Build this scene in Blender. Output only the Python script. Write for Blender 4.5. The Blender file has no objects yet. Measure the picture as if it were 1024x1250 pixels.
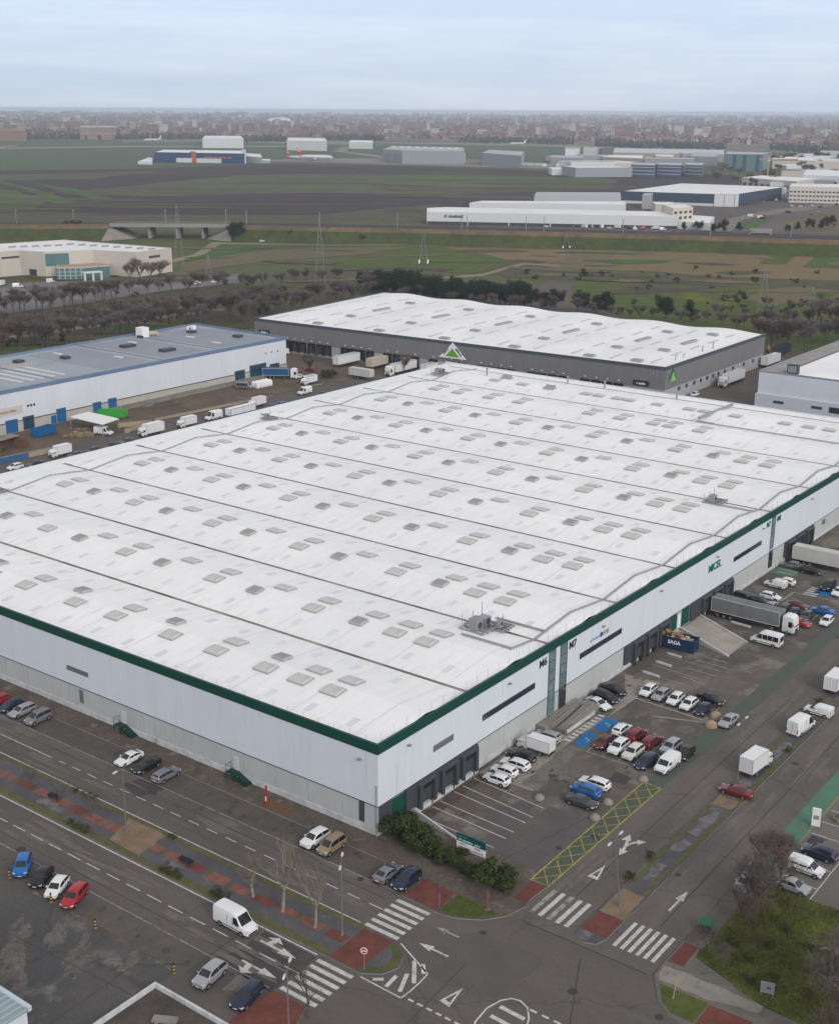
import bpy, math, random
import numpy as np
from mathutils import Vector, Matrix
random.seed(7)
rng = np.random.default_rng(7)
R = math.radians
SC = bpy.context.scene
COL = SC.collection

# ------------------------------------------------------------------ camera
F_PX, PITCH, ROLL, YAW = 1578.256, 0.301309448, 0.00664054644, 0.643275423
CAM = Vector((-95.75, -77.06, 75.0))
fwd = Vector((math.cos(YAW)*math.cos(PITCH), math.sin(YAW)*math.cos(PITCH), -math.sin(PITCH)))
rt0 = Vector((math.sin(YAW), -math.cos(YAW), 0.0))
up0 = rt0.cross(fwd)
RT = math.cos(ROLL)*rt0 + math.sin(ROLL)*up0
UP = -math.sin(ROLL)*rt0 + math.cos(ROLL)*up0
cd = bpy.data.cameras.new('camera')
cam = bpy.data.objects.new('camera', cd)
COL.objects.link(cam)
cam.matrix_world = Matrix(((RT.x, UP.x, -fwd.x, CAM.x), (RT.y, UP.y, -fwd.y, CAM.y), (RT.z, UP.z, -fwd.z, CAM.z), (0, 0, 0, 1)))
cd.sensor_fit = 'HORIZONTAL'
cd.sensor_width = 36.0
cd.lens = F_PX/1024*36.0
cd.clip_start = 0.5
cd.clip_end = 60000
SC.camera = cam

def G(x, y, z=0.0):
    """survey helper: the ground point (height z) behind a point measured in the 1024 x 1250 photograph"""
    v = fwd + RT*((x-512)/F_PX) - UP*((y-625)/F_PX)
    t = (z-CAM.z)/v.z
    p = CAM + v*t
    return (p.x, p.y)

# ------------------------------------------------------------------ sky, sun, exposure
SUN_EL, SUN_AZ = R(28), R(-115)       # azimuth measured from +X towards +Y
W = bpy.data.worlds.new('World')
SC.world = W
W.use_nodes = True
nt = W.node_tree
nt.nodes.clear()
N = nt.nodes.new
out = N('ShaderNodeOutputWorld'); bg = N('ShaderNodeBackground')
sky = N('ShaderNodeTexSky'); sky.sky_type = 'NISHITA'; sky.sun_disc = False
sky.sun_elevation = SUN_EL
sky.sun_rotation = math.pi/2 - SUN_AZ
sky.air_density = 1.0; sky.dust_density = 2.0; sky.ozone_density = 1.5
tc = N('ShaderNodeTexCoord'); mp = N('ShaderNodeMapping'); mp.inputs['Scale'].default_value = (1.0, 1.0, 9.0)
n1 = N('ShaderNodeTexNoise'); n1.inputs['Scale'].default_value = 2.6; n1.inputs['Detail'].default_value = 7; n1.inputs['Roughness'].default_value = 0.62
r1 = N('ShaderNodeValToRGB')
r1.color_ramp.elements[0].position = 0.38; r1.color_ramp.elements[0].color = (0.86, 0.90, 0.96, 1)
r1.color_ramp.elements[1].position = 0.64; r1.color_ramp.elements[1].color = (1.10, 1.07, 1.03, 1)
sep = N('ShaderNodeSeparateXYZ')
r2 = N('ShaderNodeValToRGB')            # cloud deck: pale blue low down, whiter and then duller overhead
r2.color_ramp.elements[0].position = 0.0; r2.color_ramp.elements[0].color = (5.6, 6.3, 7.3, 1)
r2.color_ramp.elements[1].position = 0.09; r2.color_ramp.elements[1].color = (6.6, 7.5, 9.1, 1)
for pos, c in ((0.3, (7.6, 7.7, 8.1, 1)), (0.65, (6.0, 5.9, 5.95, 1)), (1.0, (5.0, 4.9, 4.9, 1))):
    e = r2.color_ramp.elements.new(pos); e.color = c
mul = N('ShaderNodeMix'); mul.data_type = 'RGBA'; mul.blend_type = 'MULTIPLY'; mul.inputs[0].default_value = 1.0
mix = N('ShaderNodeMix'); mix.data_type = 'RGBA'; mix.inputs[0].default_value = 0.88
L = nt.links.new
L(tc.outputs['Generated'], mp.inputs['Vector']); L(mp.outputs[0], n1.inputs['Vector']); L(n1.outputs['Fac'], r1.inputs[0])
L(tc.outputs['Generated'], sep.inputs[0]); L(sep.outputs['Z'], r2.inputs[0])
L(r1.outputs[0], mul.inputs[6]); L(r2.outputs[0], mul.inputs[7])
L(sky.outputs[0], mix.inputs[6]); L(mul.outputs[2], mix.inputs[7])
L(mix.outputs[2], bg.inputs['Color']); bg.inputs['Strength'].default_value = 0.105
L(bg.outputs[0], out.inputs['Surface'])
sd = bpy.data.lights.new('sun', 'SUN'); sd.energy = 1.5; sd.angle = R(30); sd.color = (1.0, 0.95, 0.88)
so = bpy.data.objects.new('sun', sd); COL.objects.link(so)
so.rotation_euler = Vector((-math.cos(SUN_EL)*math.cos(SUN_AZ), -math.cos(SUN_EL)*math.sin(SUN_AZ), -math.sin(SUN_EL))).to_track_quat('-Z', 'Y').to_euler()
SC.view_settings.view_transform = 'Standard'
SC.view_settings.look = 'None'
SC.view_settings.gamma = 1.0
SC.view_settings.exposure = 0.2
SC.render.engine = 'CYCLES'
SC.cycles.use_denoising = True
SC.cycles.max_bounces = 6
SC.cycles.volume_bounces = 1
SC.cycles.volume_step_rate = 10
HAZE = 0.95e-4

# ------------------------------------------------------------------ materials
def srgb(r, g, b):
    f = lambda c: c/12.92 if c <= 0.04045 else ((c+0.055)/1.055)**2.4
    return tuple(f(v/255) for v in (r, g, b))

MATS = {}
def mat(name, c, rough=0.6, metal=0.0, coat=0.0, var=0.0, scale=1.0, c2=None, bump=0.0, stretch=(1, 1, 1), spec=0.2, detail=6, fine=0.0, fscale=12.0, crack=0.0, stain=None, stain_at=0.62, stain_scale=0.15, trans=0.0):
    if name in MATS: return MATS[name]
    m = bpy.data.materials.new(name); m.use_nodes = True
    t = m.node_tree; b = t.nodes['Principled BSDF']
    b.inputs['Base Color'].default_value = (*c, 1); b.inputs['Roughness'].default_value = rough
    b.inputs['Metallic'].default_value = metal; b.inputs['Coat Weight'].default_value = coat
    b.inputs['Specular IOR Level'].default_value = spec
    MATS[name] = m
    if var == 0 and c2 is None and bump == 0 and fine == 0: return m
    N = t.nodes.new; L = t.links.new
    tc = N('ShaderNodeTexCoord'); mp = N('ShaderNodeMapping'); mp.inputs['Scale'].default_value = stretch
    L(tc.outputs['Object'], mp.inputs[0])
    n = N('ShaderNodeTexNoise'); n.inputs['Scale'].default_value = scale; n.inputs['Detail'].default_value = detail; n.inputs['Roughness'].default_value = 0.6
    L(mp.outputs[0], n.inputs['Vector'])
    r = N('ShaderNodeValToRGB')
    a = tuple(v*(1-var) for v in c); z = c2 if c2 else tuple(min(1, v*(1+var)) for v in c)
    r.color_ramp.elements[0].position = 0.34; r.color_ramp.elements[0].color = (*a, 1)
    r.color_ramp.elements[1].position = 0.66; r.color_ramp.elements[1].color = (*z, 1)
    L(n.outputs['Fac'], r.inputs[0])
    col = r.outputs[0]
    if stain is not None:
        n3 = N('ShaderNodeTexNoise'); n3.inputs['Scale'].default_value = stain_scale; n3.inputs['Detail'].default_value = 8; n3.inputs['Roughness'].default_value = 0.65
        L(mp.outputs[0], n3.inputs['Vector'])
        r3 = N('ShaderNodeMapRange'); r3.inputs[1].default_value = stain_at-0.05; r3.inputs[2].default_value = stain_at+0.05
        L(n3.outputs['Fac'], r3.inputs[0])
        x = N('ShaderNodeMix'); x.data_type = 'RGBA'
        L(r3.outputs[0], x.inputs[0]); L(col, x.inputs[6]); x.inputs[7].default_value = (*stain, 1)
        col = x.outputs[2]
    if crack > 0:
        v = N('ShaderNodeTexVoronoi'); v.feature = 'DISTANCE_TO_EDGE'; v.inputs['Scale'].default_value = crack
        nd = N('ShaderNodeTexNoise'); nd.inputs['Scale'].default_value = crack*5; nd.inputs['Detail'].default_value = 4
        ad = N('ShaderNodeVectorMath'); ad.operation = 'MULTIPLY_ADD'; ad.inputs[1].default_value = (3, 3, 0)
        L(tc.outputs['Object'], nd.inputs['Vector']); L(nd.outputs['Color'], ad.inputs[0]); L(tc.outputs['Object'], ad.inputs[2]); L(ad.outputs[0], v.inputs['Vector'])
        mr = N('ShaderNodeMapRange'); mr.inputs[1].default_value = 0.002; mr.inputs[2].default_value = 0.010; mr.inputs[3].default_value = 0.8; mr.inputs[4].default_value = 1.0
        L(v.outputs['Distance'], mr.inputs[0])
        x = N('ShaderNodeMix'); x.data_type = 'RGBA'; x.blend_type = 'MULTIPLY'; x.inputs[0].default_value = 1.0
        L(col, x.inputs[6]); L(mr.outputs[0], x.inputs[7]); col = x.outputs[2]
    if fine > 0:
        n2 = N('ShaderNodeTexNoise'); n2.inputs['Scale'].default_value = fscale; n2.inputs['Detail'].default_value = 5; n2.inputs['Roughness'].default_value = 0.7
        L(mp.outputs[0], n2.inputs['Vector'])
        mr = N('ShaderNodeMapRange'); mr.inputs[1].default_value = 0.25; mr.inputs[2].default_value = 0.75; mr.inputs[3].default_value = 1-fine; mr.inputs[4].default_value = 1+fine
        L(n2.outputs['Fac'], mr.inputs[0])
        x = N('ShaderNodeMix'); x.data_type = 'RGBA'; x.blend_type = 'MULTIPLY'; x.inputs[0].default_value = 1.0
        L(col, x.inputs[6]); L(mr.outputs[0], x.inputs[7]); col = x.outputs[2]
    L(col, b.inputs['Base Color'])
    if bump > 0:
        bp = N('ShaderNodeBump'); bp.inputs['Strength'].default_value = bump; bp.inputs['Distance'].default_value = 0.05
        L(n.outputs['Fac'], bp.inputs['Height']); L(bp.outputs[0], b.inputs['Normal'])
    return m

# ------------------------------------------------------------------ mesh building
class MB:
    def __init__(self): self.v = []; self.f = []; self.m = []
    def add(self, vs, fs, m=0):
        o = len(self.v); self.v += [tuple(p) for p in vs]
        for f in fs: self.f.append(tuple(o+i for i in f)); self.m.append(m)
        return self
    def quad(self, a, b, c, d, m=0): return self.add([a, b, c, d], [(0, 1, 2, 3)], m)
    def box(self, x0, x1, y0, y1, z0, z1, m=0):
        x0, x1 = min(x0, x1), max(x0, x1); y0, y1 = min(y0, y1), max(y0, y1)
        v = [(x0, y0, z0), (x1, y0, z0), (x1, y1, z0), (x0, y1, z0), (x0, y0, z1), (x1, y0, z1), (x1, y1, z1), (x0, y1, z1)]
        return self.add(v, [(3, 2, 1, 0), (4, 5, 6, 7), (0, 1, 5, 4), (1, 2, 6, 5), (2, 3, 7, 6), (3, 0, 4, 7)], m)
    def prism(self, poly, z0, z1, m=0, mt=None):
        if sum(poly[i-1][0]*p[1]-p[0]*poly[i-1][1] for i, p in enumerate(poly)) < 0: poly = poly[::-1]
        n = len(poly)
        v = [(p[0], p[1], z0) for p in poly]+[(p[0], p[1], z1) for p in poly]
        self.add(v, [tuple(range(n-1, -1, -1))]+[(i, (i+1) % n, n+(i+1) % n, n+i) for i in range(n)], m)
        o = len(self.v)-2*n
        self.f.append(tuple(o+n+i for i in range(n))); self.m.append(m if mt is None else mt)
        return self
    def sheet(self, poly, z, m=0):
        if sum(poly[i-1][0]*p[1]-p[0]*poly[i-1][1] for i, p in enumerate(poly)) < 0: poly = poly[::-1]
        return self.add([(p[0], p[1], z) for p in poly], [tuple(range(len(poly)))], m)
    def tube(self, pts, r, n=6, m=0, cap=True):
        rs = r if isinstance(r, (list, tuple)) else [r]*len(pts)
        P = [Vector(p) for p in pts]; o = len(self.v)
        for i, p in enumerate(P):
            d = (P[min(i+1, len(P)-1)]-P[max(i-1, 0)])
            d = d.normalized() if d.length > 1e-9 else Vector((0, 0, 1))
            a = d.cross(Vector((0, 0, 1)) if abs(d.z) < 0.95 else Vector((1, 0, 0))).normalized(); b = d.cross(a)
            for k in range(n):
                t = 2*math.pi*k/n
                self.v.append(tuple(p+(a*math.cos(t)+b*math.sin(t))*rs[i]))
        for i in range(len(P)-1):
            for k in range(n):
                k2 = (k+1) % n
                self.f.append((o+i*n+k, o+i*n+k2, o+(i+1)*n+k2, o+(i+1)*n+k)); self.m.append(m)
        if cap:
            self.f.append(tuple(o+k for k in range(n-1, -1, -1))); self.m.append(m)
            self.f.append(tuple(o+(len(P)-1)*n+k for k in range(n))); self.m.append(m)
        return self
    def loft(self, secs, m=0, cap=True):
        """sections: lists of the same number of points, open profile mirrored by the caller"""
        n = len(secs[0]); o = len(self.v)
        for s in secs: self.v += [tuple(p) for p in s]
        for i in range(len(secs)-1):
            for k in range(n):
                k2 = (k+1) % n
                self.f.append((o+i*n+k, o+i*n+k2, o+(i+1)*n+k2, o+(i+1)*n+k)); self.m.append(m)
        if cap:
            self.f.append(tuple(o+k for k in range(n-1, -1, -1))); self.m.append(m)
            self.f.append(tuple(o+(len(secs)-1)*n+k for k in range(n))); self.m.append(m)
        return self
    def dome(self, c, rx, ry, rz, m=0, n=10, k=5):
        o = len(self.v)
        for i in range(k):
            a = (math.pi/2)*i/k
            for j in range(n):
                t = 2*math.pi*j/n
                self.v.append((c[0]+rx*math.cos(a)*math.cos(t), c[1]+ry*math.cos(a)*math.sin(t), c[2]+rz*math.sin(a)))
        self.v.append((c[0], c[1], c[2]+rz))
        for i in range(k-1):
            for j in range(n):
                self.f.append((o+i*n+j, o+i*n+(j+1) % n, o+(i+1)*n+(j+1) % n, o+(i+1)*n+j)); self.m.append(m)
        for j in range(n): self.f.append((o+(k-1)*n+j, o+(k-1)*n+(j+1) % n, o+k*n)); self.m.append(m)
        return self
    def mesh(self, name, mats, smooth=False, angle=None):
        me = bpy.data.meshes.new(name)
        me.from_pydata(self.v, [], self.f)
        for mm in (mats if isinstance(mats, (list, tuple)) else [mats]): me.materials.append(mm)
        if len(me.polygons): me.polygons.foreach_set('material_index', self.m)
        if smooth: me.polygons.foreach_set('use_smooth', [True]*len(me.polygons))
        me.update()
        if angle: me.set_sharp_from_angle(angle=R(angle))
        return me
    def build(self, name, mats, parent=None, smooth=False, loc=None):
        o = bpy.data.objects.new(name, self.mesh(name, mats, smooth)); COL.objects.link(o)
        if parent is not None: o.parent = parent
        if loc is not None: o.location = loc
        return o

def tag(o, label=None, cat=None, group=None, kind=None):
    if label: o['label'] = label
    if cat: o['category'] = cat
    if group: o['group'] = group
    if kind: o['kind'] = kind
    return o
def struct(o, label=None): o['kind'] = 'structure'; return tag(o, label) if label else o
def thing(name, label, cat, loc=(0, 0, 0), rz=0.0, group=None):
    o = bpy.data.objects.new(name, None); COL.objects.link(o)
    o.location = loc; o.rotation_euler = (0, 0, rz); o.empty_display_size = 0.5
    return tag(o, label, cat, group)
def text_mesh(s, size, depth=0.03, align='CENTER', bold=0.0):
    c = bpy.data.curves.new('lettering', 'FONT'); c.body = s; c.size = size; c.extrude = depth; c.align_x = align; c.offset = bold
    o = bpy.data.objects.new('lettering', c); COL.objects.link(o)
    bpy.context.view_layer.update()
    me = bpy.data.meshes.new_from_object(o.evaluated_get(bpy.context.evaluated_depsgraph_get()))
    bpy.data.objects.remove(o); me.name = 'lettering'
    return me
def put_text(s, size, m, parent, mtx, name='lettering', bold=0.0, depth=0.03):
    me = text_mesh(s, size, bold=bold, depth=depth); me.materials.clear(); me.materials.append(m)
    o = bpy.data.objects.new(name, me); COL.objects.link(o); o.parent = parent; o.matrix_local = mtx
    return o
def wall_mtx(x, y, z, ang):
    """upright lettering: text runs along direction ang (about z), facing to its right-hand side outwards"""
    c, s = math.cos(ang), math.sin(ang)
    return Matrix(((c, 0, s, x), (s, 0, -c, y), (0, 1, 0, z), (0, 0, 0, 1)))
# ------------------------------------------------------------------ ground, fields, roads
M_ground = mat('scrub_ground', srgb(86, 92, 54), 0.95, c2=srgb(74, 82, 46), scale=0.012, fine=0.35, fscale=0.16, stain=srgb(82, 70, 60), stain_scale=0.02, stain_at=0.56)
M_town_ground = mat('town_ground', srgb(118, 104, 92), 0.95, c2=srgb(92, 92, 78), scale=0.004, fine=0.4, fscale=0.03)
M_asph = mat('asphalt_old', (0.128, 0.114, 0.104), 0.88, c2=(0.094, 0.084, 0.078), scale=0.16, stretch=(1, .22, 1), fine=0.14, fscale=7, crack=0.075, stain=(0.12, 0.112, 0.104), stain_at=0.63, stain_scale=0.3)
M_asphx = mat('asphalt_avenue', (0.14, 0.125, 0.114), 0.88, c2=(0.1, 0.09, 0.083), scale=0.16, fine=0.14, fscale=7, crack=0.075, stain=(0.16, 0.145, 0.132), stain_at=0.62, stain_scale=0.3, stretch=(.2, 1, 1))
M_asph2 = mat('asphalt_lot', (0.14, 0.124, 0.108), 0.88, c2=(0.09, 0.08, 0.075), scale=0.13, fine=0.16, fscale=5, crack=0.06, stain=(0.19, 0.172, 0.15), stain_at=0.58, stain_scale=0.16)
M_patch = mat('asphalt_patch', (0.062, 0.058, 0.058), 0.85, var=0.12, scale=0.4, fine=0.1, fscale=9)
M_patch_l = mat('asphalt_pale', (0.155, 0.145, 0.132), 0.9, var=0.2, scale=0.5, fine=0.2, fscale=4)
M_patch_m = mat('asphalt_junction', (0.104, 0.093, 0.087), 0.87, var=0.08, scale=0.3, fine=0.1, fscale=8)
M_dirt = mat('bare_dirt', (0.125, 0.104, 0.086), 0.95, c2=(0.088, 0.074, 0.063), scale=0.35, fine=0.35, fscale=3, stain=(0.19, 0.165, 0.14), stain_at=0.62, stain_scale=0.5)
M_yard = mat('dirt_yard', (0.155, 0.118, 0.084), 0.95, c2=(0.1, 0.078, 0.058), scale=0.09, fine=0.25, fscale=1.4, stain=(0.08, 0.07, 0.062), stain_at=0.6, stain_scale=0.11)
M_sand = mat('pale_earth', (0.24, 0.175, 0.115), 0.95, c2=(0.155, 0.115, 0.078), scale=0.5, fine=0.25, fscale=4)
M_grass = mat('mown_grass', (0.1, 0.115, 0.032), 0.95, c2=(0.06, 0.078, 0.022), scale=0.7, fine=0.45, fscale=7, bump=0.4)
M_kerbgrass = mat('kerb_grass', (0.11, 0.12, 0.038), 0.95, c2=(0.088, 0.08, 0.045), scale=0.9, fine=0.45, fscale=6, bump=0.4)
M_wild = mat('rough_grass', (0.1, 0.122, 0.024), 0.95, c2=(0.06, 0.078, 0.02), scale=0.35, fine=0.5, fscale=4, bump=0.5, stain=(0.06, 0.045, 0.034), stain_at=0.58, stain_scale=0.22)
M_pave = mat('paving_grey', (0.108, 0.106, 0.112), 0.9, c2=(0.075, 0.073, 0.078), scale=0.3, fine=0.2, fscale=5, stain=(0.17, 0.165, 0.165), stain_at=0.62, stain_scale=0.25)
M_conc = mat('concrete', (0.27, 0.255, 0.225), 0.9, c2=(0.19, 0.178, 0.155), scale=0.25, fine=0.2, fscale=4, stain=(0.13, 0.12, 0.105), stain_at=0.64, stain_scale=0.3)
M_conc_d = mat('concrete_dark', (0.17, 0.158, 0.138), 0.9, c2=(0.115, 0.105, 0.093), scale=0.25, fine=0.2, fscale=4, stain=(0.085, 0.076, 0.066), stain_at=0.6, stain_scale=0.3)
M_red = mat('red_paving', (0.17, 0.06, 0.048), 0.9, c2=(0.12, 0.042, 0.036), scale=0.6, fine=0.25, fscale=6)
M_red_l = mat('red_paving_pale', (0.24, 0.105, 0.082), 0.9, c2=(0.17, 0.07, 0.055), scale=0.6, fine=0.25, fscale=6)
M_white = mat('road_paint_white', (0.58, 0.57, 0.55), 0.7, c2=(0.4, 0.39, 0.375), scale=1.4, fine=0.2, fscale=9, stain=(0.2, 0.19, 0.18), stain_at=0.64, stain_scale=1.1)
M_white_w = mat('road_paint_worn', (0.36, 0.35, 0.34), 0.75, c2=(0.22, 0.21, 0.2), scale=1.2, fine=0.2, fscale=9, stain=(0.12, 0.11, 0.105), stain_at=0.58, stain_scale=1.0)
M_yellow = mat('road_paint_yellow', (0.36, 0.31, 0.075), 0.75, c2=(0.2, 0.18, 0.075), scale=0.9, fine=0.2, fscale=8)
M_gpaint = mat('green_lane_paint', (0.075, 0.11, 0.085), 0.8, c2=(0.088, 0.1, 0.084), scale=0.25, fine=0.2, fscale=5, stain=(0.095, 0.092, 0.085), stain_at=0.56, stain_scale=0.16)
M_gpaint2 = mat('green_lane_fresh', (0.08, 0.2, 0.135), 0.8, c2=(0.085, 0.16, 0.115), scale=0.3, fine=0.15, fscale=5)
M_blue = mat('blue_bay_paint', (0.015, 0.17, 0.42), 0.7, c2=(0.02, 0.13, 0.34), scale=0.7, fine=0.15, fscale=6)
M_kerb = mat('kerb_stone', (0.27, 0.26, 0.235), 0.9, var=0.2, scale=1.2, fine=0.2, fscale=6)
M_iron = mat('cast_iron', (0.05, 0.045, 0.045), 0.6)

def rect(x0, x1, y0, y1): return [(x0, y0), (x1, y0), (x1, y1), (x0, y1)]
def sheet(name, poly, z, m): return struct(MB().sheet(poly, z).build(name, m))
def slab(name, poly, z0, z1, m, side=None):
    return struct(MB().prism(poly, z0, z1, 0 if side is None else 1, 0).build(name, [m] if side is None else [m, side]))

# one ground sheet to the horizon, finer towards the place
def disc(name, cx, cy, radii, z, m, n=96):
    b = MB(); b.v.append((cx, cy, z))
    for r in radii:
        for k in range(n): b.v.append((cx+r*math.cos(2*math.pi*k/n), cy+r*math.sin(2*math.pi*k/n), z))
    for k in range(n): b.f.append((0, 1+k, 1+(k+1) % n)); b.m.append(0)
    for i in range(len(radii)-1):
        for k in range(n):
            b.f.append((1+i*n+k, 1+(i+1)*n+k, 1+(i+1)*n+(k+1) % n, 1+i*n+(k+1) % n)); b.m.append(0)
    return struct(b.build(name, m))
disc('ground', 0, 0, [100, 400, 1000, 2500, 6000, 19000], 0.0, M_ground)

def rough_poly(poly, step, jit, seed=0):
    rr = random.Random(seed); o = []
    for i, p in enumerate(poly):
        q = poly[(i+1) % len(poly)]; d = math.dist(p, q); n = max(1, min(60, int(d/step)))
        for k in range(n):
            t = k/n
            o.append((p[0]+(q[0]-p[0])*t+rr.uniform(-jit, jit), p[1]+(q[1]-p[1])*t+rr.uniform(-jit, jit)))
    return o
FZ = [0.05]
def field(name, px, m, jit=2.5, step=25):
    FZ[0] += 0.004
    poly = rough_poly([G(*p) for p in px], step, jit, len(px)*7+int(px[0][0]))
    return sheet(name, poly, FZ[0], m)
def fmat(name, a, b, s=0.01, f=0.3, fs=0.08, st=(1, 1, 1), stain=None):
    D = lambda c: tuple(v*.74 for v in srgb(*c))
    return mat(name, D(a), 0.95, c2=D(b), scale=s, fine=f, fscale=fs, stretch=st, stain=stain, stain_scale=0.012, stain_at=0.6)
M_f_air = fmat('airfield_grass', (78, 102, 62), (88, 100, 72), 0.004, 0.15)
M_f_plough = fmat('ploughed_soil', (76, 64, 62), (60, 51, 51), 0.006, 0.22, 0.05, stain=srgb(72, 62, 54))
M_f_olive = fmat('fallow_field', (98, 104, 62), (86, 86, 62), 0.007, 0.25, 0.06)
M_f_green = fmat('sown_strip', (70, 106, 44), (82, 104, 54), 0.006, 0.2, 0.08)
M_f_bright = fmat('spring_grass', (80, 100, 32), (92, 98, 42), 0.02, 0.3, 0.12)
M_f_tan = fmat('stubble_field', (138, 118, 84), (124, 110, 76), 0.008, 0.15, 0.1)
M_f_tan2 = fmat('stubble_field_dull', (122, 112, 84), (110, 102, 74), 0.008, 0.15, 0.1)
M_f_scrub = fmat('dark_scrub', (94, 84, 68), (90, 90, 62), 0.03, 0.4, 0.15)
M_f_yel = fmat('mustard_flowers', (112, 112, 32), (92, 104, 36), 0.03, 0.35, 0.2)
M_f_apron = fmat('airport_apron', (158, 150, 142), (140, 132, 124), 0.004, 0.1)
M_f_track = fmat('dirt_track', (160, 148, 126), (142, 130, 108), 0.02, 0.2)
disc_far = [(p[0], p[1]) for p in ((-400, 168), (0, 168), (500, 171), (800, 180), (1100, 192), (1500, 205), (1500, 150), (1100, 147.5), (500, 143.5), (0, 140.5), (-400, 138.5))]
field('town_land', disc_far, M_town_ground, 0)
field('airfield_lawn', [(-150, 168), (500, 173), (830, 186), (780, 206), (640, 206), (500, 204), (330, 200), (180, 206), (-150, 212)], M_f_air, 6, 60)
field('ploughed_field', [(-150, 210), (180, 205), (330, 200), (500, 202.5), (740, 211), (905, 214), (905, 226), (760, 240), (520, 256), (380, 264), (-150, 264)], M_f_plough, 6, 60)
field('fallow_field', [(300, 213), (420, 211), (560, 213), (740, 217), (760, 222), (740, 231), (560, 237), (360, 235), (180, 239), (70, 235), (170, 225)], M_f_olive, 8, 40)
field('fallow_field', [(-100, 214), (60, 212), (200, 208), (110, 218), (-100, 222)], M_f_olive, 8, 40)
field('fallow_field', [(-120, 228), (20, 232), (60, 244), (20, 258), (-120, 262)], M_f_olive, 8, 30)
field('sown_strip', [(-60, 217), (0, 220.5), (49, 232), (95, 246.5), (64, 248.5), (35, 232), (0, 223.5), (-60, 221)], M_f_green, 2)
field('sown_strip', [(30, 219), (57, 225.6), (94, 230.5), (144, 244), (119, 246), (98, 238), (60, 229)], M_f_green, 2)
field('sown_strip', [(-60, 243), (0, 244), (33, 246), (29, 252), (-60, 254)], M_f_green, 2)
field('sown_strip', [(415, 211.5), (560, 214.5), (720, 217.5), (740, 222), (600, 222), (470, 217)], M_f_green, 4)
field('runway', [(-150, 181), (0, 180), (160, 177.5), (350, 177.5), (350, 179), (160, 179.2), (0, 181.5), (-150, 183)], M_f_apron, 1, 80)
field('runway', [(-30, 180), (20, 176.8), (24, 177.6), (-20, 181.8)], M_f_apron, 1, 80)
field('airport_apron', [(150, 172.5), (250, 172), (350, 174.5), (430, 176), (436, 173.5), (560, 176), (750, 180), (760, 178), (560, 174), (250, 170.5), (150, 171.2)], M_f_apron, 1, 80)
field('airport_apron', [(405, 184), (420, 178), (428, 178), (424, 185), (470, 190), (640, 197), (690, 200), (720, 206), (640, 205), (500, 201), (400, 198), (330, 197), (320, 195), (380, 193), (470, 193)], M_f_apron, 2, 60)
field('tan_verge', [(-150, 258), (240, 262), (380, 262), (530, 250), (545, 264), (380, 268), (-150, 270)], M_f_scrub, 5, 30)
field('stubble_field', [(215, 323), (265, 313), (330, 305), (400, 302), (505, 301), (470, 308), (400, 313), (330, 318), (215, 333)], M_f_tan2, 3)
field('grass_field', [(210, 318), (245, 303), (262, 297), (330, 298), (300, 306), (240, 318)], M_f_green, 3)
field('spring_meadow', [(395, 322), (470, 306), (500, 301), (545, 302), (585, 310), (628, 321), (585, 334), (480, 330)], M_f_bright, 4, 18)
field('stubble_field', [(540, 302), (720, 305), (905, 308), (1180, 312), (1180, 345), (1024, 343), (860, 338), (780, 331), (700, 331), (628, 321), (590, 311)], M_f_tan, 4)
field('mustard_patch', [(672, 318), (700, 309), (760, 306), (735, 318), (712, 330), (690, 329)], M_f_tan2, 4)
field('dark_scrub_land', [(600, 331), (650, 322), (720, 332), (860, 340), (1180, 346), (1180, 356), (940, 353), (860, 349), (720, 342), (620, 339)], M_f_scrub, 4, 18)
field('spring_meadow', [(700, 343), (860, 352), (935, 350), (1180, 360), (1180, 440), (930, 420), (760, 385), (700, 360)], M_f_bright, 4, 18)
field('mustard_patch', [(835, 356), (870, 352), (860, 362), (900, 370), (890, 374), (840, 366)], M_f_yel, 3, 10)
field('mustard_patch', [(965, 380), (1024, 356), (1100, 360), (1050, 385), (1000, 392)], M_f_yel, 3, 10)
field('dark_scrub_land', [(905, 362), (960, 350), (1000, 352), (985, 368), (930, 374)], M_f_tan2, 3, 10)
field('green_plot', [(923.6, 322.5), (939, 311.8), (972, 309.8), (959, 322.5)], M_f_bright, 1)
field('green_plot', [(982.6, 324.5), (995, 310.5), (1060, 310.5), (1060, 326.5)], M_f_green, 1)
field('embankment_verge', [(300, 282), (540, 284), (700, 288), (900, 296), (1180, 303), (1180, 309), (905, 305), (650, 300), (500, 298), (330, 297)], M_f_green, 3, 18)
field('mustard_patch', [(465, 290), (545, 287), (640, 291), (560, 297), (470, 297)], M_f_bright, 3, 14)
field('dirt_track', [(195, 320), (235, 311), (252, 300), (258, 295.5), (300, 296.5), (400, 298.6), (500, 298.4), (650, 300.6), (730, 303.6), (820, 306.4), (905, 305.6), (905, 306.6), (820, 307.4), (730, 304.6), (650, 301.6), (500, 299.4), (400, 299.8), (300, 298.2), (268, 298), (250, 310), (238, 314), (205, 322)], M_f_track, 0.6)
field('dirt_track', [(535, 339), (590, 334), (615, 326), (640, 321), (680, 324), (680, 325.5), (640, 323), (618, 329), (590, 337), (535, 341)], M_f_track, 0.8)
field('verge_grass', [(-120, 415), (-120, 384), (0, 386), (100, 373), (200, 358), (300, 347), (430, 352), (430, 372), (320, 384), (310, 400), (200, 420)], fmat('verge_turf', (84, 88, 54), (92, 78, 64), 0.03, 0.35, 0.15), 3)
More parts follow.
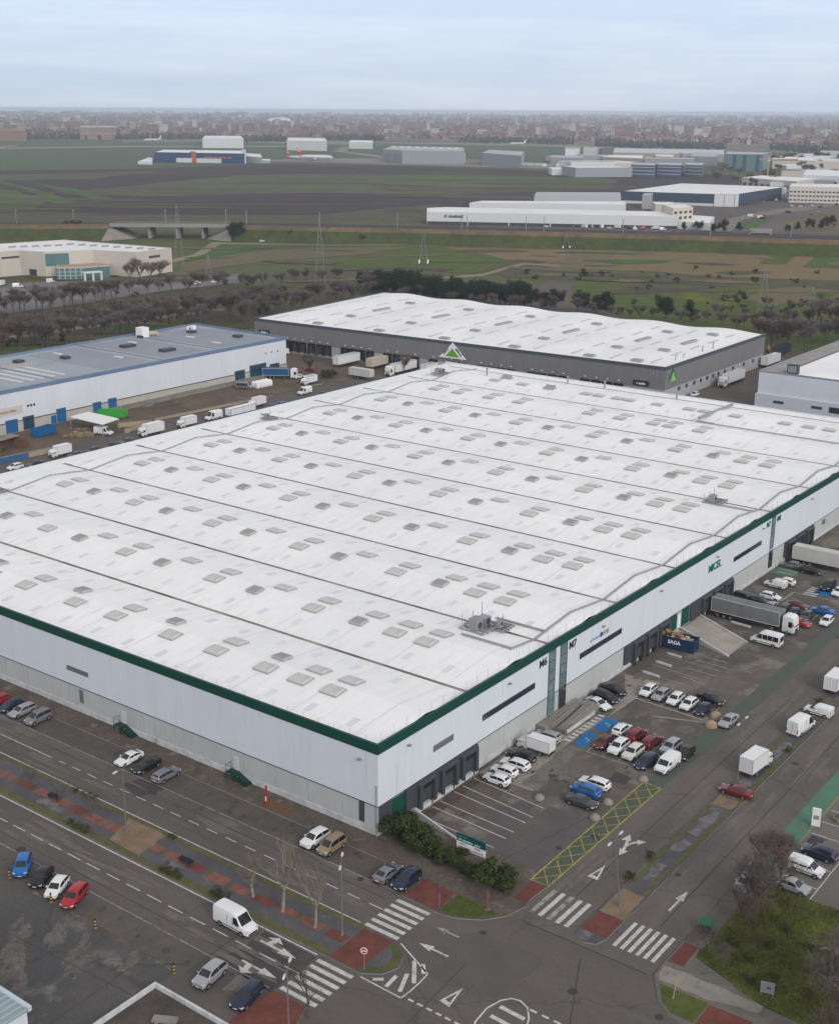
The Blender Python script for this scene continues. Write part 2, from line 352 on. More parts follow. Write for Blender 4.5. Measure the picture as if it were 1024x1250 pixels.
for a, b in (((-120, 418, 0, 401), (560/5.12, 387, 240, 371)), ((-120, 429, 0, 412), (113, 397, 260, 377))):
    field('slip_road', [(a[0], a[1]), (a[2], a[3]), (b[0], b[1]), (b[2], b[3]), (b[2]+20, b[3]+1), (b[0], b[1]+3.4), (a[2], a[3]+4.2), (a[0], a[1]+5)], fmat('slip_road_asphalt', (150, 140, 130), (128, 120, 112), 0.05, 0.2), 0.5)
field('works_yard', [(-120, 398), (0, 384), (100, 371), (195, 356), (290, 345), (292, 334), (215, 338), (180, 340), (-120, 350)], fmat('works_yard_asphalt', (142, 136, 136), (120, 114, 114), 0.03, 0.2), 0.5)

# ---- near ground (world axes: X along the loading front, Y along the long street front)
sheet('apron_ground', rect(-160, 420, -160, 235), 0.03, M_dirt)
sheet('back_yard', [(40, 163.5), (182, 165), (182, 183.5), (40, 183.5)], 0.042, M_yard)
sheet('back_street', rect(20, 216, 123.4, 163), 0.042, M_asph)
sheet('truck_yard', [(184, 163), (216, 140), (214, 215), (186, 215)], 0.046, M_yard)
sheet('truck_apron', [(183, 156), (216, 146), (217, 76), (182, 76), (182, 124)], 0.05, M_asph2)
sheet('side_street', [(182, 56), (300, 56), (300, 76), (217, 75.5), (182, 75.5)], 0.05, mat('side_street_asphalt', (0.15, 0.125, 0.1), 0.9, c2=(0.11, 0.094, 0.08), scale=0.1, fine=0.2, fscale=2))
sheet('street', [(-28.8, -70), (-3.3, -70), (-3.3, 230), (-28.8, 230)], 0.04, M_asph)
sheet('avenue', [(-3.3, -34.3), (330, -34.3), (330, -17.4), (-3.3, -17.4)], 0.04, M_asphx)
sheet('corner_lane', [(-160, -50), (-28.8, -50), (-28.8, 0.2), (-31.5, 0.2), (-31.5, -8), (-160, -8)], 0.036, M_asph)
sheet('parking_lot', [(5.0, -17.4), (260, -17.4), (260, -0.05), (5.8, -0.05)], 0.046, M_asph2)
sheet('east_parking', rect(17.0, 120, -75, -36.5), 0.046, mat('east_parking_asphalt', (0.16, 0.148, 0.132), 0.9, c2=(0.125, 0.116, 0.106), scale=0.12, fine=0.15, fscale=5))
sheet('south_lot', [(-160, 0.2), (-29.2, 0.2), (-29.2, 120), (-160, 120)], 0.046, mat('south_lot_asphalt', (0.066, 0.066, 0.07), 0.85, c2=(0.095, 0.09, 0.085), scale=0.07, fine=0.2, fscale=4, crack=0.04, stain=(0.2, 0.185, 0.16), stain_at=0.6, stain_scale=0.11))
sheet('street_parking', rect(-6.8, -3.4, -8.6, 160), 0.046, mat('parking_strip', (0.112, 0.098, 0.086), 0.9, c2=(0.082, 0.073, 0.066), scale=0.3, fine=0.2, fscale=5, stain=(0.11, 0.1, 0.09), stain_at=0.62, stain_scale=0.3))
sheet('street_parking', rect(-28.7, -25.6, -8.6, 60), 0.046, mat('parking_strip_south', (0.118, 0.105, 0.093), 0.9, c2=(0.088, 0.079, 0.072), scale=0.3, fine=0.2, fscale=5))
# repairs in the asphalt
sheet('lot_concrete', rough_poly([(18.4, -0.6), (33, -0.4), (33, -4.0), (48, -4.2), (54, -0.6), (54.6, -6), (30.6, -5.2), (30.2, -7.2), (18.6, -8.0)], 2, .12, 12), 0.049, mat('lot_concrete', (0.31, 0.285, 0.248), 0.9, c2=(0.225, 0.205, 0.178), scale=0.3, fine=0.2, fscale=4, stain=(0.14, 0.127, 0.112), stain_at=0.63, stain_scale=0.35))
for p in ([(-9.2, 30.7), (-10.1, 26.8), (-7.0, 25.9), (-6.6, 29.8)], [(-23.5, -2), (-19.7, -2), (-19.7, -8.5), (-26, -8.5), (-25.5, -1)]):
    sheet('asphalt_repair', p, 0.05, M_patch)
sheet('asphalt_repair', [(-7.2, -18.3), (-6.9, -25.2), (-8.7, -25.6), (-14.7, -24.9), (-13.5, -18.3), (-9.4, -16.6)], 0.05, M_patch_m)
sheet('asphalt_repair', [(7.5, -6.5), (16.5, -8), (17.5, -17.2), (5, -17.2), (5.2, -12)], 0.052, mat('asphalt_bluish', (0.092, 0.087, 0.088), 0.86, c2=(0.115, 0.106, 0.1), scale=0.3, fine=0.15, fscale=6))
sheet('asphalt_repair', rough_poly([(6.2, -0.7), (18, -0.7), (18.2, -2.2), (6.3, -2.2)], 1, 0.25, 3), 0.052, mat('dock_stain', (0.075, 0.055, 0.042), 0.9, c2=(0.11, 0.09, 0.068), scale=1.0, fine=0.3, fscale=4))
sheet('asphalt_repair', rough_poly([(9.5, -2.4), (17, -2.4), (16.6, -5.3), (12.2, -6.2), (9.2, -4.5)], 1, 0.3, 5), 0.05, mat('lot_worn_brown', (0.13, 0.115, 0.09), 0.9, c2=(0.1, 0.09, 0.074), scale=0.5, fine=0.2, fscale=5))
for p in ([(6.6, -6.2), (8.2, -6.4), (8.0, -9.2), (6.2, -9.0)], [(19, -6), (31, -5.2), (31, -7.2), (19, -8.4)], [(27, -15.2), (29.4, -15.0), (29.2, -16.8), (27.2, -16.9)]):
    sheet('asphalt_repair', rough_poly(p, 1, 0.2, 9), 0.054, M_patch_l)
sheet('asphalt_repair', rough_poly([(26, -13.6), (28.6, -13.4), (28.4, -15.6), (26.2, -15.6)], 2, 0.1, 9), 0.058, M_patch)
sheet('asphalt_repair', rough_poly([(-28.2, -4.6), (-25.8, -4.4), (-25.6, -7.6), (-27.6, -7.4)], 1, 0.3, 4), 0.05, M_patch_l)
M_stain = mat('lot_stain', (0.15, 0.137, 0.12), 0.9, c2=(0.095, 0.088, 0.08), scale=0.5, fine=0.3, fscale=3, stain=(0.075, 0.07, 0.068), stain_at=0.56, stain_scale=0.9)
for cx, cy, rx, ry, ang, sd in ((-36, 14.5, 4.4, 1.3, 0.7, 1), (-33.2, 9, 3.4, 0.9, 0.5, 2), (-38.5, 10.5, 3.2, 0.8, 0.9, 3), (-31, 4.5, 1.6, 0.9, 0.4, 4), (-40.5, 17, 3.5, 0.7, 0.8, 5), (-32, 13.3, 2.6, 0.8, 0.6, 6)):
    rr = random.Random(sd); pts = []
    q1, q2, q3 = rr.uniform(0, 6), rr.uniform(0, 6), rr.uniform(0, 6)
    for k in range(60):
        t = 2*math.pi*k/60; f = 1+.22*math.sin(2*t+q1)+.2*math.sin(5*t+q2)+.1*math.sin(11*t+q3)+rr.uniform(-.05, .05)
        px, py = rx*f*math.cos(t), ry*f*math.sin(t)
        pts.append((cx+px*math.cos(ang)-py*math.sin(ang), cy+px*math.sin(ang)+py*math.cos(ang)))
    sheet('concrete_stain', pts, 0.05+0.001*sd, M_stain)

# pavements with kerbs
def kerbed(name, poly, m, h=0.13, k=0.16):
    slab(name, poly, 0.0, h, m, M_kerb)
kerbed('wall_pavement', [(-3.3, -8.8), (-0.02, -8.8), (-0.02, 124), (-3.0, 124)], M_dirt, 0.12)
# corner pavement with hedge, red crossing pads and lawn
slab('corner_pavement', [(-3.3, -8.8), (-0.02, -8.8), (-0.02, 0), (5.2, -0.02), (4.7, -7.1), (3.6, -17.4), (3.0, -17.4), (3.1, -19.5), (0.2, -19.3), (-1.2, -19.6), (-3.8, -18.9), (-5.6, -17.5), (-7.0, -15.3), (-7.4, -13.1), (-7.1, -8.8)], 0.0, 0.12, M_dirt, M_kerb)
sheet('red_pad', [(-3.4, -8.9), (-3.5, -12.8), (-7.1, -13.0), (-7.0, -8.9)], 0.126, M_red)
sheet('red_pad', [(3.0, -17.6), (3.0, -19.4), (-0.8, -19.2), (-0.7, -17.9)], 0.126, M_red)
slab('corner_lawn', [(-3.7, -13.2), (-3.9, -18.3), (-5.5, -17.2), (-6.7, -15.2), (-7.1, -13.2)], 0.11, 0.17, M_grass)
sheet('pavement_concrete', [(0.4, -0.6), (4.9, -0.6), (4.4, -6.6), (1.5, -3)], 0.124, M_conc_d)
# the long median of the street
MX0, MX1 = -19.1, -13.25
slab('median', rect(MX0, MX1, -9.4, 160), 0.0, 0.13, M_pave, M_kerb)
sheet('median_verge', rough_poly(rect(-13.95, -13.35, -9.3, 160), 1.0, 0.08, 1), 0.136, M_kerbgrass)
sheet('median_verge', rough_poly(rect(-19.0, -18.2, -9.3, 160), 1.0, 0.1, 2), 0.136, M_kerbgrass)
y = -9.2
for i in range(44):
    ln = 2.6 if i % 2 == 0 else 3.0
    sheet('red_paving', rough_poly(rect(-16.75+0.1*math.sin(i), -15.55+0.05*math.cos(i), y+0.15, y+ln-0.15), 0.7, 0.05, i), 0.137, M_red_l if i % 3 else M_red)
    if i % 2: sheet('red_paving_weeds', rough_poly(rect(-16.6, -15.6, y+ln-0.3, y+ln+0.2), 0.4, 0.16, i+90), 0.139, M_kerbgrass)
    y += ln+0.35
sheet('median_earth', rough_poly([(-18.2, 17.5), (-13.9, 18.2), (-13.9, 24), (-18.2, 22.5)], 1.0, 0.2, 3), 0.143, M_sand)
slab('median_end', [(-13.25, -9.4), (-19.1, -9.4), (-19.1, -13.2), (-18.0, -14.9), (-16.4, -15.5), (-14.5, -14.9), (-13.4, -13.0)], 0.0, 0.13, M_pave, M_kerb)
sheet('red_pad', [(-13.6, -9.3), (-13.6, -12.7), (-18.9, -12.8), (-18.9, -9.4)], 0.146, M_red)
sheet('median_end_verge', [(-13.6, -12.8), (-14.6, -14.6), (-16.4, -15.2), (-17.9, -14.6), (-18.9, -13.0), (-18.2, -13.0), (-17.4, -14.0), (-16.4, -14.4), (-15.0, -13.9), (-14.3, -12.8)], 0.15, M_grass)
# south corner pad
slab('red_pad', [(-25.6, -8.5), (-25.5, -12.4), (-28.1, -13.4), (-31.4, -13.4), (-31.4, -8.4)], 0.0, 0.12, M_red, M_kerb)
slab('south_corner_verge', [(-27.4, -12.6), (-28.1, -13.4), (-31.4, -13.4), (-31.4, -20), (-29.4, -17)], 0.0, 0.14, M_grass, M_kerb)
# avenue median
slab('avenue_median', [(-1.1, -25.5), (330, -24.6), (330, -27.6), (-1.1, -28.5), (-2.3, -28.1), (-2.75, -27.0), (-2.2, -25.8)], 0.0, 0.13, M_pave, M_kerb)
sheet('avenue_median_verge', rough_poly([(7.4, -25.62), (150, -24.95), (150, -25.45), (7.4, -26.1)], 1.0, 0.12, 4), 0.136, M_kerbgrass)
sheet('avenue_median_verge', rough_poly([(7.4, -28.25), (150, -27.55), (150, -27.15), (7.4, -27.75)], 1.0, 0.12, 5), 0.137, M_kerbgrass)
sheet('red_pad', [(2.5, -25.7), (2.4, -28.35), (-1.0, -28.4), (-1.0, -25.6)], 0.14, M_red)
sheet('median_nose', [(-1.05, -25.7), (-1.05, -28.3), (-1.95, -27.9), (-2.3, -27.0), (-1.9, -26.1)], 0.14, M_pave)
sheet('median_earth', rough_poly([(2.6, -25.7), (7.4, -25.7), (7.3, -28.2), (2.5, -28.3)], 0.8, 0.12, 6), 0.141, M_sand)
sheet('median_earth', rough_poly([(28.3, -25.5), (31.0, -25.5), (30.7, -28.0), (28.4, -28.0)], 0.8, 0.15, 7), 0.141, M_sand)
sheet('median_earth', rough_poly([(56, -25.3), (64, -25.2), (64, -27.6), (56, -27.6)], 0.8, 0.15, 8), 0.141, M_dirt)
for a, b in ((11, 14), (17, 19.5), (21, 27), (33, 36), (43, 48)):
    sheet('median_worn_paving', rough_poly(rect(a, b, -27.4, -26.3), 0.6, 0.25, int(a)), 0.142, mat('worn_paving', (0.19, 0.18, 0.18), 0.9, c2=(0.1, 0.1, 0.105), scale=0.7, fine=0.25, fscale=5))
# south-east corner: pavement, lawns, rough grass
slab('corner_pavement', [(3.2, -34.4), (3.2, -36.1), (1.6, -36.4), (-1.3, -44.5), (-1.2, -70), (-8.5, -70), (-8.0, -41), (-7.2, -38.0), (-6.0, -36.4), (-4.3, -35.3), (-2.9, -34.5), (-1.0, -34.4)], 0.0, 0.12, M_conc_d, M_kerb)
sheet('pavement_concrete', rough_poly([(-1.2, -34.7), (-1.0, -37.0), (-1.2, -44), (-2.2, -44.3), (-3.3, -40), (-3.4, -35.2), (-2.6, -34.8)], 0.8, 0.15, 3), 0.125, M_conc)
sheet('red_pad', [(3.1, -34.6), (3.1, -36.0), (-0.4, -36.1), (-0.5, -34.6)], 0.128, M_red)
sheet('red_pad', [(-3.8, -40.3), (-3.7, -44.3), (-6.9, -44.3), (-7.0, -40.4)], 0.128, M_red)
sheet('corner_lawn', [(-3.8, -35.5), (-3.7, -40.2), (-6.9, -40.2), (-6.9, -38.2), (-6.0, -36.8)], 0.13, M_grass)
slab('rough_grass_plot', rough_poly([(17.0, -36.6), (17.0, -75), (-1.2, -75), (-1.2, -44.5), (1.6, -36.5)], 2.0, 0.25, 11), 0.0, 0.16, M_wild)
sheet('pavement_concrete', [(3.2, -34.4), (17, -34.4), (17, -36.5), (3.2, -36.4)], 0.05, M_asph2)
# green lanes
sheet('green_lane', [(28.3, -17.4), (140, -17.1), (140, -19.4), (28.1, -19.45)], 0.052, M_gpaint)
sheet('green_lane', [(3.2, -17.45), (28.3, -17.4), (28.1, -19.45), (3.1, -19.5)], 0.052, mat('green_lane_dull', (0.085, 0.1, 0.07), 0.8, c2=(0.07, 0.088, 0.066), scale=0.3, fine=0.2, fscale=5))
sheet('green_lane', [(26.3, -34.25), (120, -34.2), (120, -36.4), (26.2, -36.5)], 0.052, M_gpaint2)
sheet('green_lane', rect(17.2, 26.2, -36.5, -34.4), 0.052, M_gpaint2)

# ---- painted markings
ZM = 0.058
def mark(poly, m=M_white, z=ZM, name='road_marking'): return sheet(name, poly, z, m)
def dashes(x, y0, y1, on, off, w=0.12, along='y', m=M_white):
    b = MB(); t = y0
    while t < y1:
        if along == 'y': b.sheet(rect(x-w/2, x+w/2, t, min(t+on, y1)), ZM)
        else: b.sheet(rect(t, min(t+on, y1), x-w/2, x+w/2), ZM)
        t += on+off
    return struct(b.build('lane_dashes', m))
dashes(-10.1, -8.6, 41, 1.62, 1.23)
mark(rect(-10.16, -10.04, 42.4, 150))
dashes(-22.45, -9.0, 150, 2.05, 1.03)
mark(rect(-13.12, -12.98, -8.3, 160)); mark(rect(-19.48, -19.3, -8.3, 160)); mark(rect(-6.95, -6.85, -8, 160), M_white_w)
mark(rect(-25.6, -25.5, -8, 40), M_white_w)
def zebra(x0, x1, n, y0, y1, m=M_white, along='x'):
    st = (x1-x0)/(n-0.5)
    for i in range(n):
        if along == 'x': mark(rect(x0+i*st, x0+i*st+st*0.5, y0, y1), m if i % 3 else M_white, ZM, 'crosswalk_stripe')
        else: mark(rect(y0, y1, x0+i*st, x0+i*st+st*0.5), M_white_w if i in (2, 4) and m == M_white_w else M_white, ZM, 'crosswalk_stripe')
zebra(-13.15, -7.75, 6, -12.8, -8.8)
zebra(-25.1, -19.7, 6, -13.0, -8.8)
zebra(-24.6, -20.2, 5, -1.6, 3.05, M_white_w, 'y')
zebra(-33.7, -29.3, 6, -1.4, 3.1, M_white, 'y')
def line(p, q, w, m=M_white):
    a, b = Vector(p), Vector(q); d = (b-a).normalized(); n = Vector((-d.y, d.x))*w/2
    return mark([tuple(a+n), tuple(b+n), tuple(b-n), tuple(a-n)], m)
def arrow(x, y, ang, ln=4.0, kind='s', m=M_white):
    c, s = math.cos(ang), math.sin(ang); T = lambda u, v: (x+u*c-v*s, y+u*s+v*c)
    mark([T(*p) for p in ((0, -0.12), (ln*0.55, -0.12), (ln*0.55, 0.12), (0, 0.12))], m, ZM, 'lane_arrow')
    mark([T(*p) for p in ((ln*0.55, -0.45), (ln, 0), (ln*0.55, 0.45))], m, ZM, 'lane_arrow')
    if kind != 's':
        k = -1 if kind == 'r' else 1
        mark([T(*p) for p in ((ln*0.16, k*0.12), (ln*0.30, k*0.12), (ln*0.34, k*0.75), (ln*0.2, k*0.75))], m, ZM+0.004, 'lane_arrow')
        mark([T(*p) for p in ((ln*0.06, k*0.75), (ln*0.48, k*0.75), (ln*0.27, k*1.35))], m, ZM+0.004, 'lane_arrow')
arrow(-21.0, -2.6, -math.pi/2, 4.6, 'l'); arrow(-24.2, -3.3, -math.pi/2, 4.4, 'r')
arrow(-9.2, -17.2, math.pi/2, 2.6, 's', M_white_w); arrow(-12.2, -18.1, math.pi/2, 3.4)
arrow(6.8, -31.1, 0, 4.2); arrow(-5.2, -43.5, math.pi/2, 3.6)
# curved double arrow on the avenue
def ribbon(pts, w, m=M_white, z=ZM, name='road_marking', closed=False):
    b = MB(); P = [Vector((p[0], p[1])) for p in pts]; n = len(P)
    Lp, Rp = [], []
    for i in range(n):
        d = (P[(i+1) % n if closed else min(i+1, n-1)]-P[(i-1) % n if closed else max(i-1, 0)]).normalized(); q = Vector((-d.y, d.x))*w/2
        Lp.append(P[i]+q); Rp.append(P[i]-q)
    for i in range(n if closed else n-1):
        j = (i+1) % n
        b.add([(*Rp[i], z), (*Rp[j], z), (*Lp[j], z), (*Lp[i], z)], [(0, 1, 2, 3)])
    return struct(b.build(name, m))
ribbon([(13.6, -22.3), (15.0, -22.0), (16.2, -21.6)], 0.34)
mark([(15.9, -22.1), (17.0, -21.4), (15.5, -21.1)], M_white, ZM+0.004, 'lane_arrow'); mark([(13.9, -22.8), (12.6, -22.4), (13.9, -21.8)], M_white, ZM+0.004, 'lane_arrow')
ribbon([(14.6, -22.1), (15.6, -22.4), (16.2, -22.8)], 0.3, M_white, ZM+0.008); mark([(16.5, -22.5), (16.7, -23.5), (15.6, -23.0)], M_white, ZM+0.012, 'lane_arrow')
def yield_tri(p, q, r, w=0.22):
    P = [Vector(p), Vector(q), Vector(r)]; c = (P[0]+P[1]+P[2])/3
    I = [c+(v-c)*0.5 for v in P]
    b = MB()
    for i in range(3):
        j = (i+1) % 3; b.add([(*P[i], ZM), (*P[j], ZM), (*I[j], ZM), (*I[i], ZM)], [(0, 1, 2, 3)])
    struct(b.build('give_way_triangle', M_white))
yield_tri((10.1, -22.2), (7.2, -22.9), (7.2, -21.7)); yield_tri((-15.0, -21.8), (-17.9, -22.3), (-17.7, -21.1))
# hatched island beside the median end
for a, b in (((-19.4, -13.5), (-19.5, -18.2)), ((-13.3, -13.4), (-15.4, -18.1))): line(a, b, 0.16)
ribbon([(-19.5, -18.2), (-18.3, -18.3), (-16.9, -18.25), (-15.4, -18.1)], 0.16)
for a, b in (((-19.0, -14.6), (-18.4, -15.4)), ((-19.1, -16.2), (-17.3, -16.0)), ((-18.9, -17.6), (-16.5, -16.6)), ((-17.2, -17.9), (-14.6, -16.0)), ((-15.6, -17.8), (-14.5, -16.9))): line(a, b, 0.4)
for yy in np.arange(-24.4, -18.6, 1.0): mark(rect(-19.33, -19.1, yy, yy+0.6))
for yy in np.arange(-36.0, -28.1, 1.2): mark(rect(-14.0, -13.75, yy, yy+0.7))
ribbon([(-13.6, -26.0), (-13.4, -26.8), (-13.8, -27.8), (-15.0, -28.7), (-17.0, -29.4), (-19.5, -29.4), (-20.6, -28.0), (-20.2, -26.4), (-18.1, -25.2), (-16.0, -25.0), (-14.4, -25.4)], 0.18, closed=True)
for xx in (-14.9, -16.4, -17.9, -19.3): mark([(xx, -25.8), (xx-0.1, -28.4), (xx-0.55, -28.4), (xx-0.45, -25.8)])
# yellow box along the green lane
b = MB()
yb = [(3.2, -17.4), (28.3, -17.15), (28.1, -19.45), (3.1, -19.5)]
for i in range(4):
    a, c = Vector(yb[i]), Vector(yb[(i+1) % 4]); d = (c-a).normalized(); n = Vector((-d.y, d.x))*0.1
    b.add([(*(a+n), ZM), (*(a-n), ZM), (*(c-n), ZM), (*(c+n), ZM)], [(0, 1, 2, 3)])
for i in range(10):
    x0 = 3.3+i*2.5
    for (p, q) in (((x0, -17.45), (x0+2.4, -19.4)), ((x0, -19.4), (x0+2.4, -17.4))):
        a, c = Vector(p), Vector(q); d = (c-a).normalized(); n = Vector((-d.y, d.x))*0.06; zz = ZM+(0.004 if p[1] > -18 else 0.008)
        b.add([(*(a+n), zz), (*(a-n), zz), (*(c-n), zz), (*(c+n), zz)], [(0, 1, 2, 3)])
struct(b.build('yellow_box_marking', M_yellow))
# bay lines of the lot
for p, q in (((6.3, -0.9), (5.8, -11.1)), ((8.7, -0.9), (8.1, -11.1)), ((10.2, -0.9), (9.7, -11.1)), ((12.9, -0.9), (12.1, -11.1)), ((14.6, -0.9), (13.6, -11.1)), ((16.9, -0.9), (16.0, -11.0))): line(p, q, 0.13)
for xx in (22.9, 25.4, 28.0): line((xx, -2.6), (xx, -5.4), 0.12, M_white_w)
line((35.2, -7.4), (35.2, -17.0), 0.12); line((30.8, -7.9), (30.8, -16.6), 0.12, M_white_w)
for yy in (-8.0, -10.1, -12.3, -14.4, -16.6): line((30.8, yy), (39.6, yy), 0.12, M_white_w)
line((48.0, -5.6), (47.4, -16.4), 0.13); 
for yy in (-5.4, -7.4, -9.4, -11.5, -13.6, -15.8): line((47.8, yy), (52.0, yy), 0.12, M_white_w)
line((44.5, -9.9), (47.1, -16.5), 0.3, M_white_w)
for x0, x1 in ((64.6, 64.9), (61.2, 61.6), (58.4, 58.1)): line((x0, -6.6), (x1-0.4, -11.2), 0.16, M_white_w)
for p, q in (((63.4, -2.2), (63.0, -11)), ((59.4, -2.4), (58.6, -11.1)), ((56.2, -2.4), (55.8, -9)), ((66.8, -5), (66.2, -10.5))): line(p, q, 0.13, M_white_w)
for p in ([(31.6, -5.7), (31.4, -7.5), (35.5, -6.9), (35.7, -5.3)], [(36.7, -5.4), (36.6, -7.4), (40.5, -7.3), (40.6, -5.3)]): mark(p, M_blue, ZM, 'disabled_bay')
for xx in np.arange(31.7, 41.0, 0.95): mark(rect(xx, xx+0.5, -5.1, -4.2))
for cx, cy in ((33.4, -6.4), (38.6, -6.4)):          # wheelchair sign reduced to its strokes
    ribbon([(cx-0.35, cy-0.35), (cx+0.05, cy-0.5), (cx+0.35, cy-0.2), (cx+0.2, cy+0.2)], 0.12, M_white, ZM+0.004); line((cx+0.1, cy+0.15), (cx+0.6, cy+0.15), 0.14).location.z = 0.004
for p in ([(101.4, -9.8), (101.3, -12.6), (105.8, -12.7), (105.9, -9.8)], [(107.5, -12.0), (107.4, -16.2), (112.5, -16.2), (112.6, -12.0)]): mark(p, M_blue, ZM, 'disabled_bay')
for i in range(5): mark([(99.6+i*0.95, -8.6), (99.9+i*0.95, -10.8), (100.35+i*0.95, -10.8), (100.05+i*0.95, -8.6)])
mark([(106, -0.4), (115, -0.4), (115, -5), (107, -4.6)], M_gpaint2, ZM-0.002, 'green_pad')
for i in range(5): mark([(107.3+i*1.5, -1.2), (107.2+i*1.5, -4.2), (107.8+i*1.5, -4.2), (107.9+i*1.5, -1.2)], M_white_w)
line((92.2, -7.0), (99.6, -7.2), 0.14); line((99.6, -7.2), (99.9, -15.5), 0.2, M_white_w)
for yy in (-9.4, -11.6, -14.0): line((87.0, yy), (95, yy), 0.12, M_white_w)
# east parking bays
line((16.9, -41.4), (60, -41.4), 0.12)
for xx in (17.0, 19.3, 23.2, 26.4, 29.4, 32.4, 35.4): line((xx, -36.9), (xx, -41.3), 0.12)
line((26.3, -36.6), (39, -36.5), 0.14, M_yellow)
sheet('asphalt_repair', rect(26.9, 29.0, -38.6, -37.1), 0.054, M_patch)
# iron covers
for (x, y, w) in ((-24.9, 28.4, 0.5), (-26.4, -1.6, 0.4), (-7.4, -3.6, 0.35), (-8.4, 26.2, 0.35), (-9.5, -29.8, 0.45), (-7.9, -37.5, 0.4), (43.5, -29.5, 0.45), (10.0, -16.6, 0.4), (14.2, -18.6, 0.5), (13.1, -29, 0.35), (-7.2, -18.6, 0.35), (85.4, -19.7, 0.5)):
    struct(MB().prism([(x+w*math.cos(k*0.524), y+w*math.sin(k*0.524)) for k in range(12)], 0.03, ZM+0.004).build('manhole_cover', M_iron))
M_oil = mat('oil_stain', (0.05, 0.045, 0.042), 0.7, c2=(0.085, 0.077, 0.072), scale=2.0, fine=0.2, fscale=8)
M_worn = mat('worn_asphalt', (0.155, 0.14, 0.127), 0.9, c2=(0.12, 0.108, 0.1), scale=0.8, fine=0.2, fscale=7)
wr = random.Random(77)
def blob(cx, cy, rx, ry, n=22):
    q1, q2 = wr.uniform(0, 6), wr.uniform(0, 6); o = []
    for k in range(n):
        t = 2*math.pi*k/n; f = 1+.2*math.sin(2*t+q1)+.15*math.sin(5*t+q2)+wr.uniform(-.08, .08); o.append((cx+rx*f*math.cos(t), cy+ry*f*math.sin(t)))
    return o
def litter(name, m, z, spots):
    b = MB()
    for i, (x, y, rx, ry) in enumerate(spots): b.sheet(blob(x, y, rx, ry), z+i*0.00002)
    return struct(b.build(name, m))
litter('oil_stains', M_oil, 0.0555, [(wr.choice((18.5, 24, 31, 34, 37, 50, 89, 93))+wr.uniform(-2, 2), wr.uniform(-16, -3), wr.uniform(.15, .5), wr.uniform(.15, .45)) for _ in range(46)]+[(wr.uniform(-6.5, -3.8), wr.uniform(-8, 60), wr.uniform(.2, .5), wr.uniform(.15, .4)) for _ in range(30)]+[(wr.uniform(-28, -26), wr.uniform(-8, 30), wr.uniform(.2, .5), wr.uniform(.15, .4)) for _ in range(14)])
litter('worn_spots', M_worn, 0.0535, [(wr.uniform(8, 70), wr.uniform(-16, -2), wr.uniform(.6, 2.6), wr.uniform(.3, 1.0)) for _ in range(40)])
litter('worn_spots', M_worn, 0.0515, [(wr.uniform(0, 90), wr.uniform(-33.5, -29), wr.uniform(1.0, 4.5), wr.uniform(.15, .5)) for _ in range(26)]+[(wr.uniform(4, 90), wr.uniform(-24.5, -20), wr.uniform(1.0, 4.5), wr.uniform(.15, .5)) for _ in range(26)]+[(wr.uniform(-12.5, -7), wr.uniform(-6, 60), wr.uniform(.15, .45), wr.uniform(1, 4)) for _ in range(30)]+[(wr.uniform(-25, -20), wr.uniform(-6, 50), wr.uniform(.15, .45), wr.uniform(1, 4)) for _ in range(30)])
# straight saw cuts and repaired trenches
for p, q, w in (((-3.3, -20.5), (-3.3, -34), .12), ((3.5, -22.6), (60, -22.2), .1), ((4, -31.6), (60, -31.2), .1), ((-8.5, -8), (-8.5, 60), .08), ((-24.1, -8), (-24.1, 40), .08), ((-12, -20), (-27, -21), .1), ((-5, -28), (-16, -33), .1), ((-27.6, 0), (-29, 2), .2), ((-19.4, -0.2), (-28.6, -0.6), .12), ((17.5, -16), (3.6, -13), .1), ((31, -4.6), (47.8, -4.2), .14), ((53, -3), (53, -17), .12), ((68, -10.4), (67, -17.3), .12), ((-40, 8), (-29.2, 9.5), .1), ((-44, 3.5), (-29.2, 4), .1), ((-33.6, .4), (-35, 22), .1)):
    line(p, q, w, M_patch).location.z = -.0035
# rough patches that break up the fields
fm = [M_f_olive, M_f_scrub, M_f_tan2, M_f_green, fmat('ploughed_soil_pale', (96, 84, 76), (84, 76, 68), .01, .2, .06)]
for k, m_ in enumerate(fm):
    b = MB()
    for i in range(22 if k < 3 else 8):
        px, py = wr.uniform(-20, 1050), wr.choice((wr.uniform(301, 345), wr.uniform(301, 420)))
        if py > 350+abs(px-620)*.12 and 300 < px < 930: continue
        x, y = G(px, py); ln, wd = wr.uniform(6, 26), wr.uniform(3, 8); a = YAW+math.pi/2+wr.uniform(-.35, .35); P = blob(0, 0, ln, wd, 16)
        b.sheet([(x+u*math.cos(a)-v*math.sin(a), y+u*math.sin(a)+v*math.cos(a)) for u, v in P], .275+k*.006+i*.0001)
    for i in range(16):
        px, py = wr.uniform(-40, 900), wr.uniform(208, 262); x, y = G(px, py); ln, wd = wr.uniform(40, 160), wr.uniform(4, 14); a = YAW+math.pi/2+wr.uniform(-.12, .12); P = blob(0, 0, ln, wd, 20)
        if k in (0, 4): b.sheet([(x+u*math.cos(a)-v*math.sin(a), y+u*math.sin(a)+v*math.cos(a)) for u, v in P], .275+k*.006+i*.0001)
    struct(b.build('field_patches', m_))
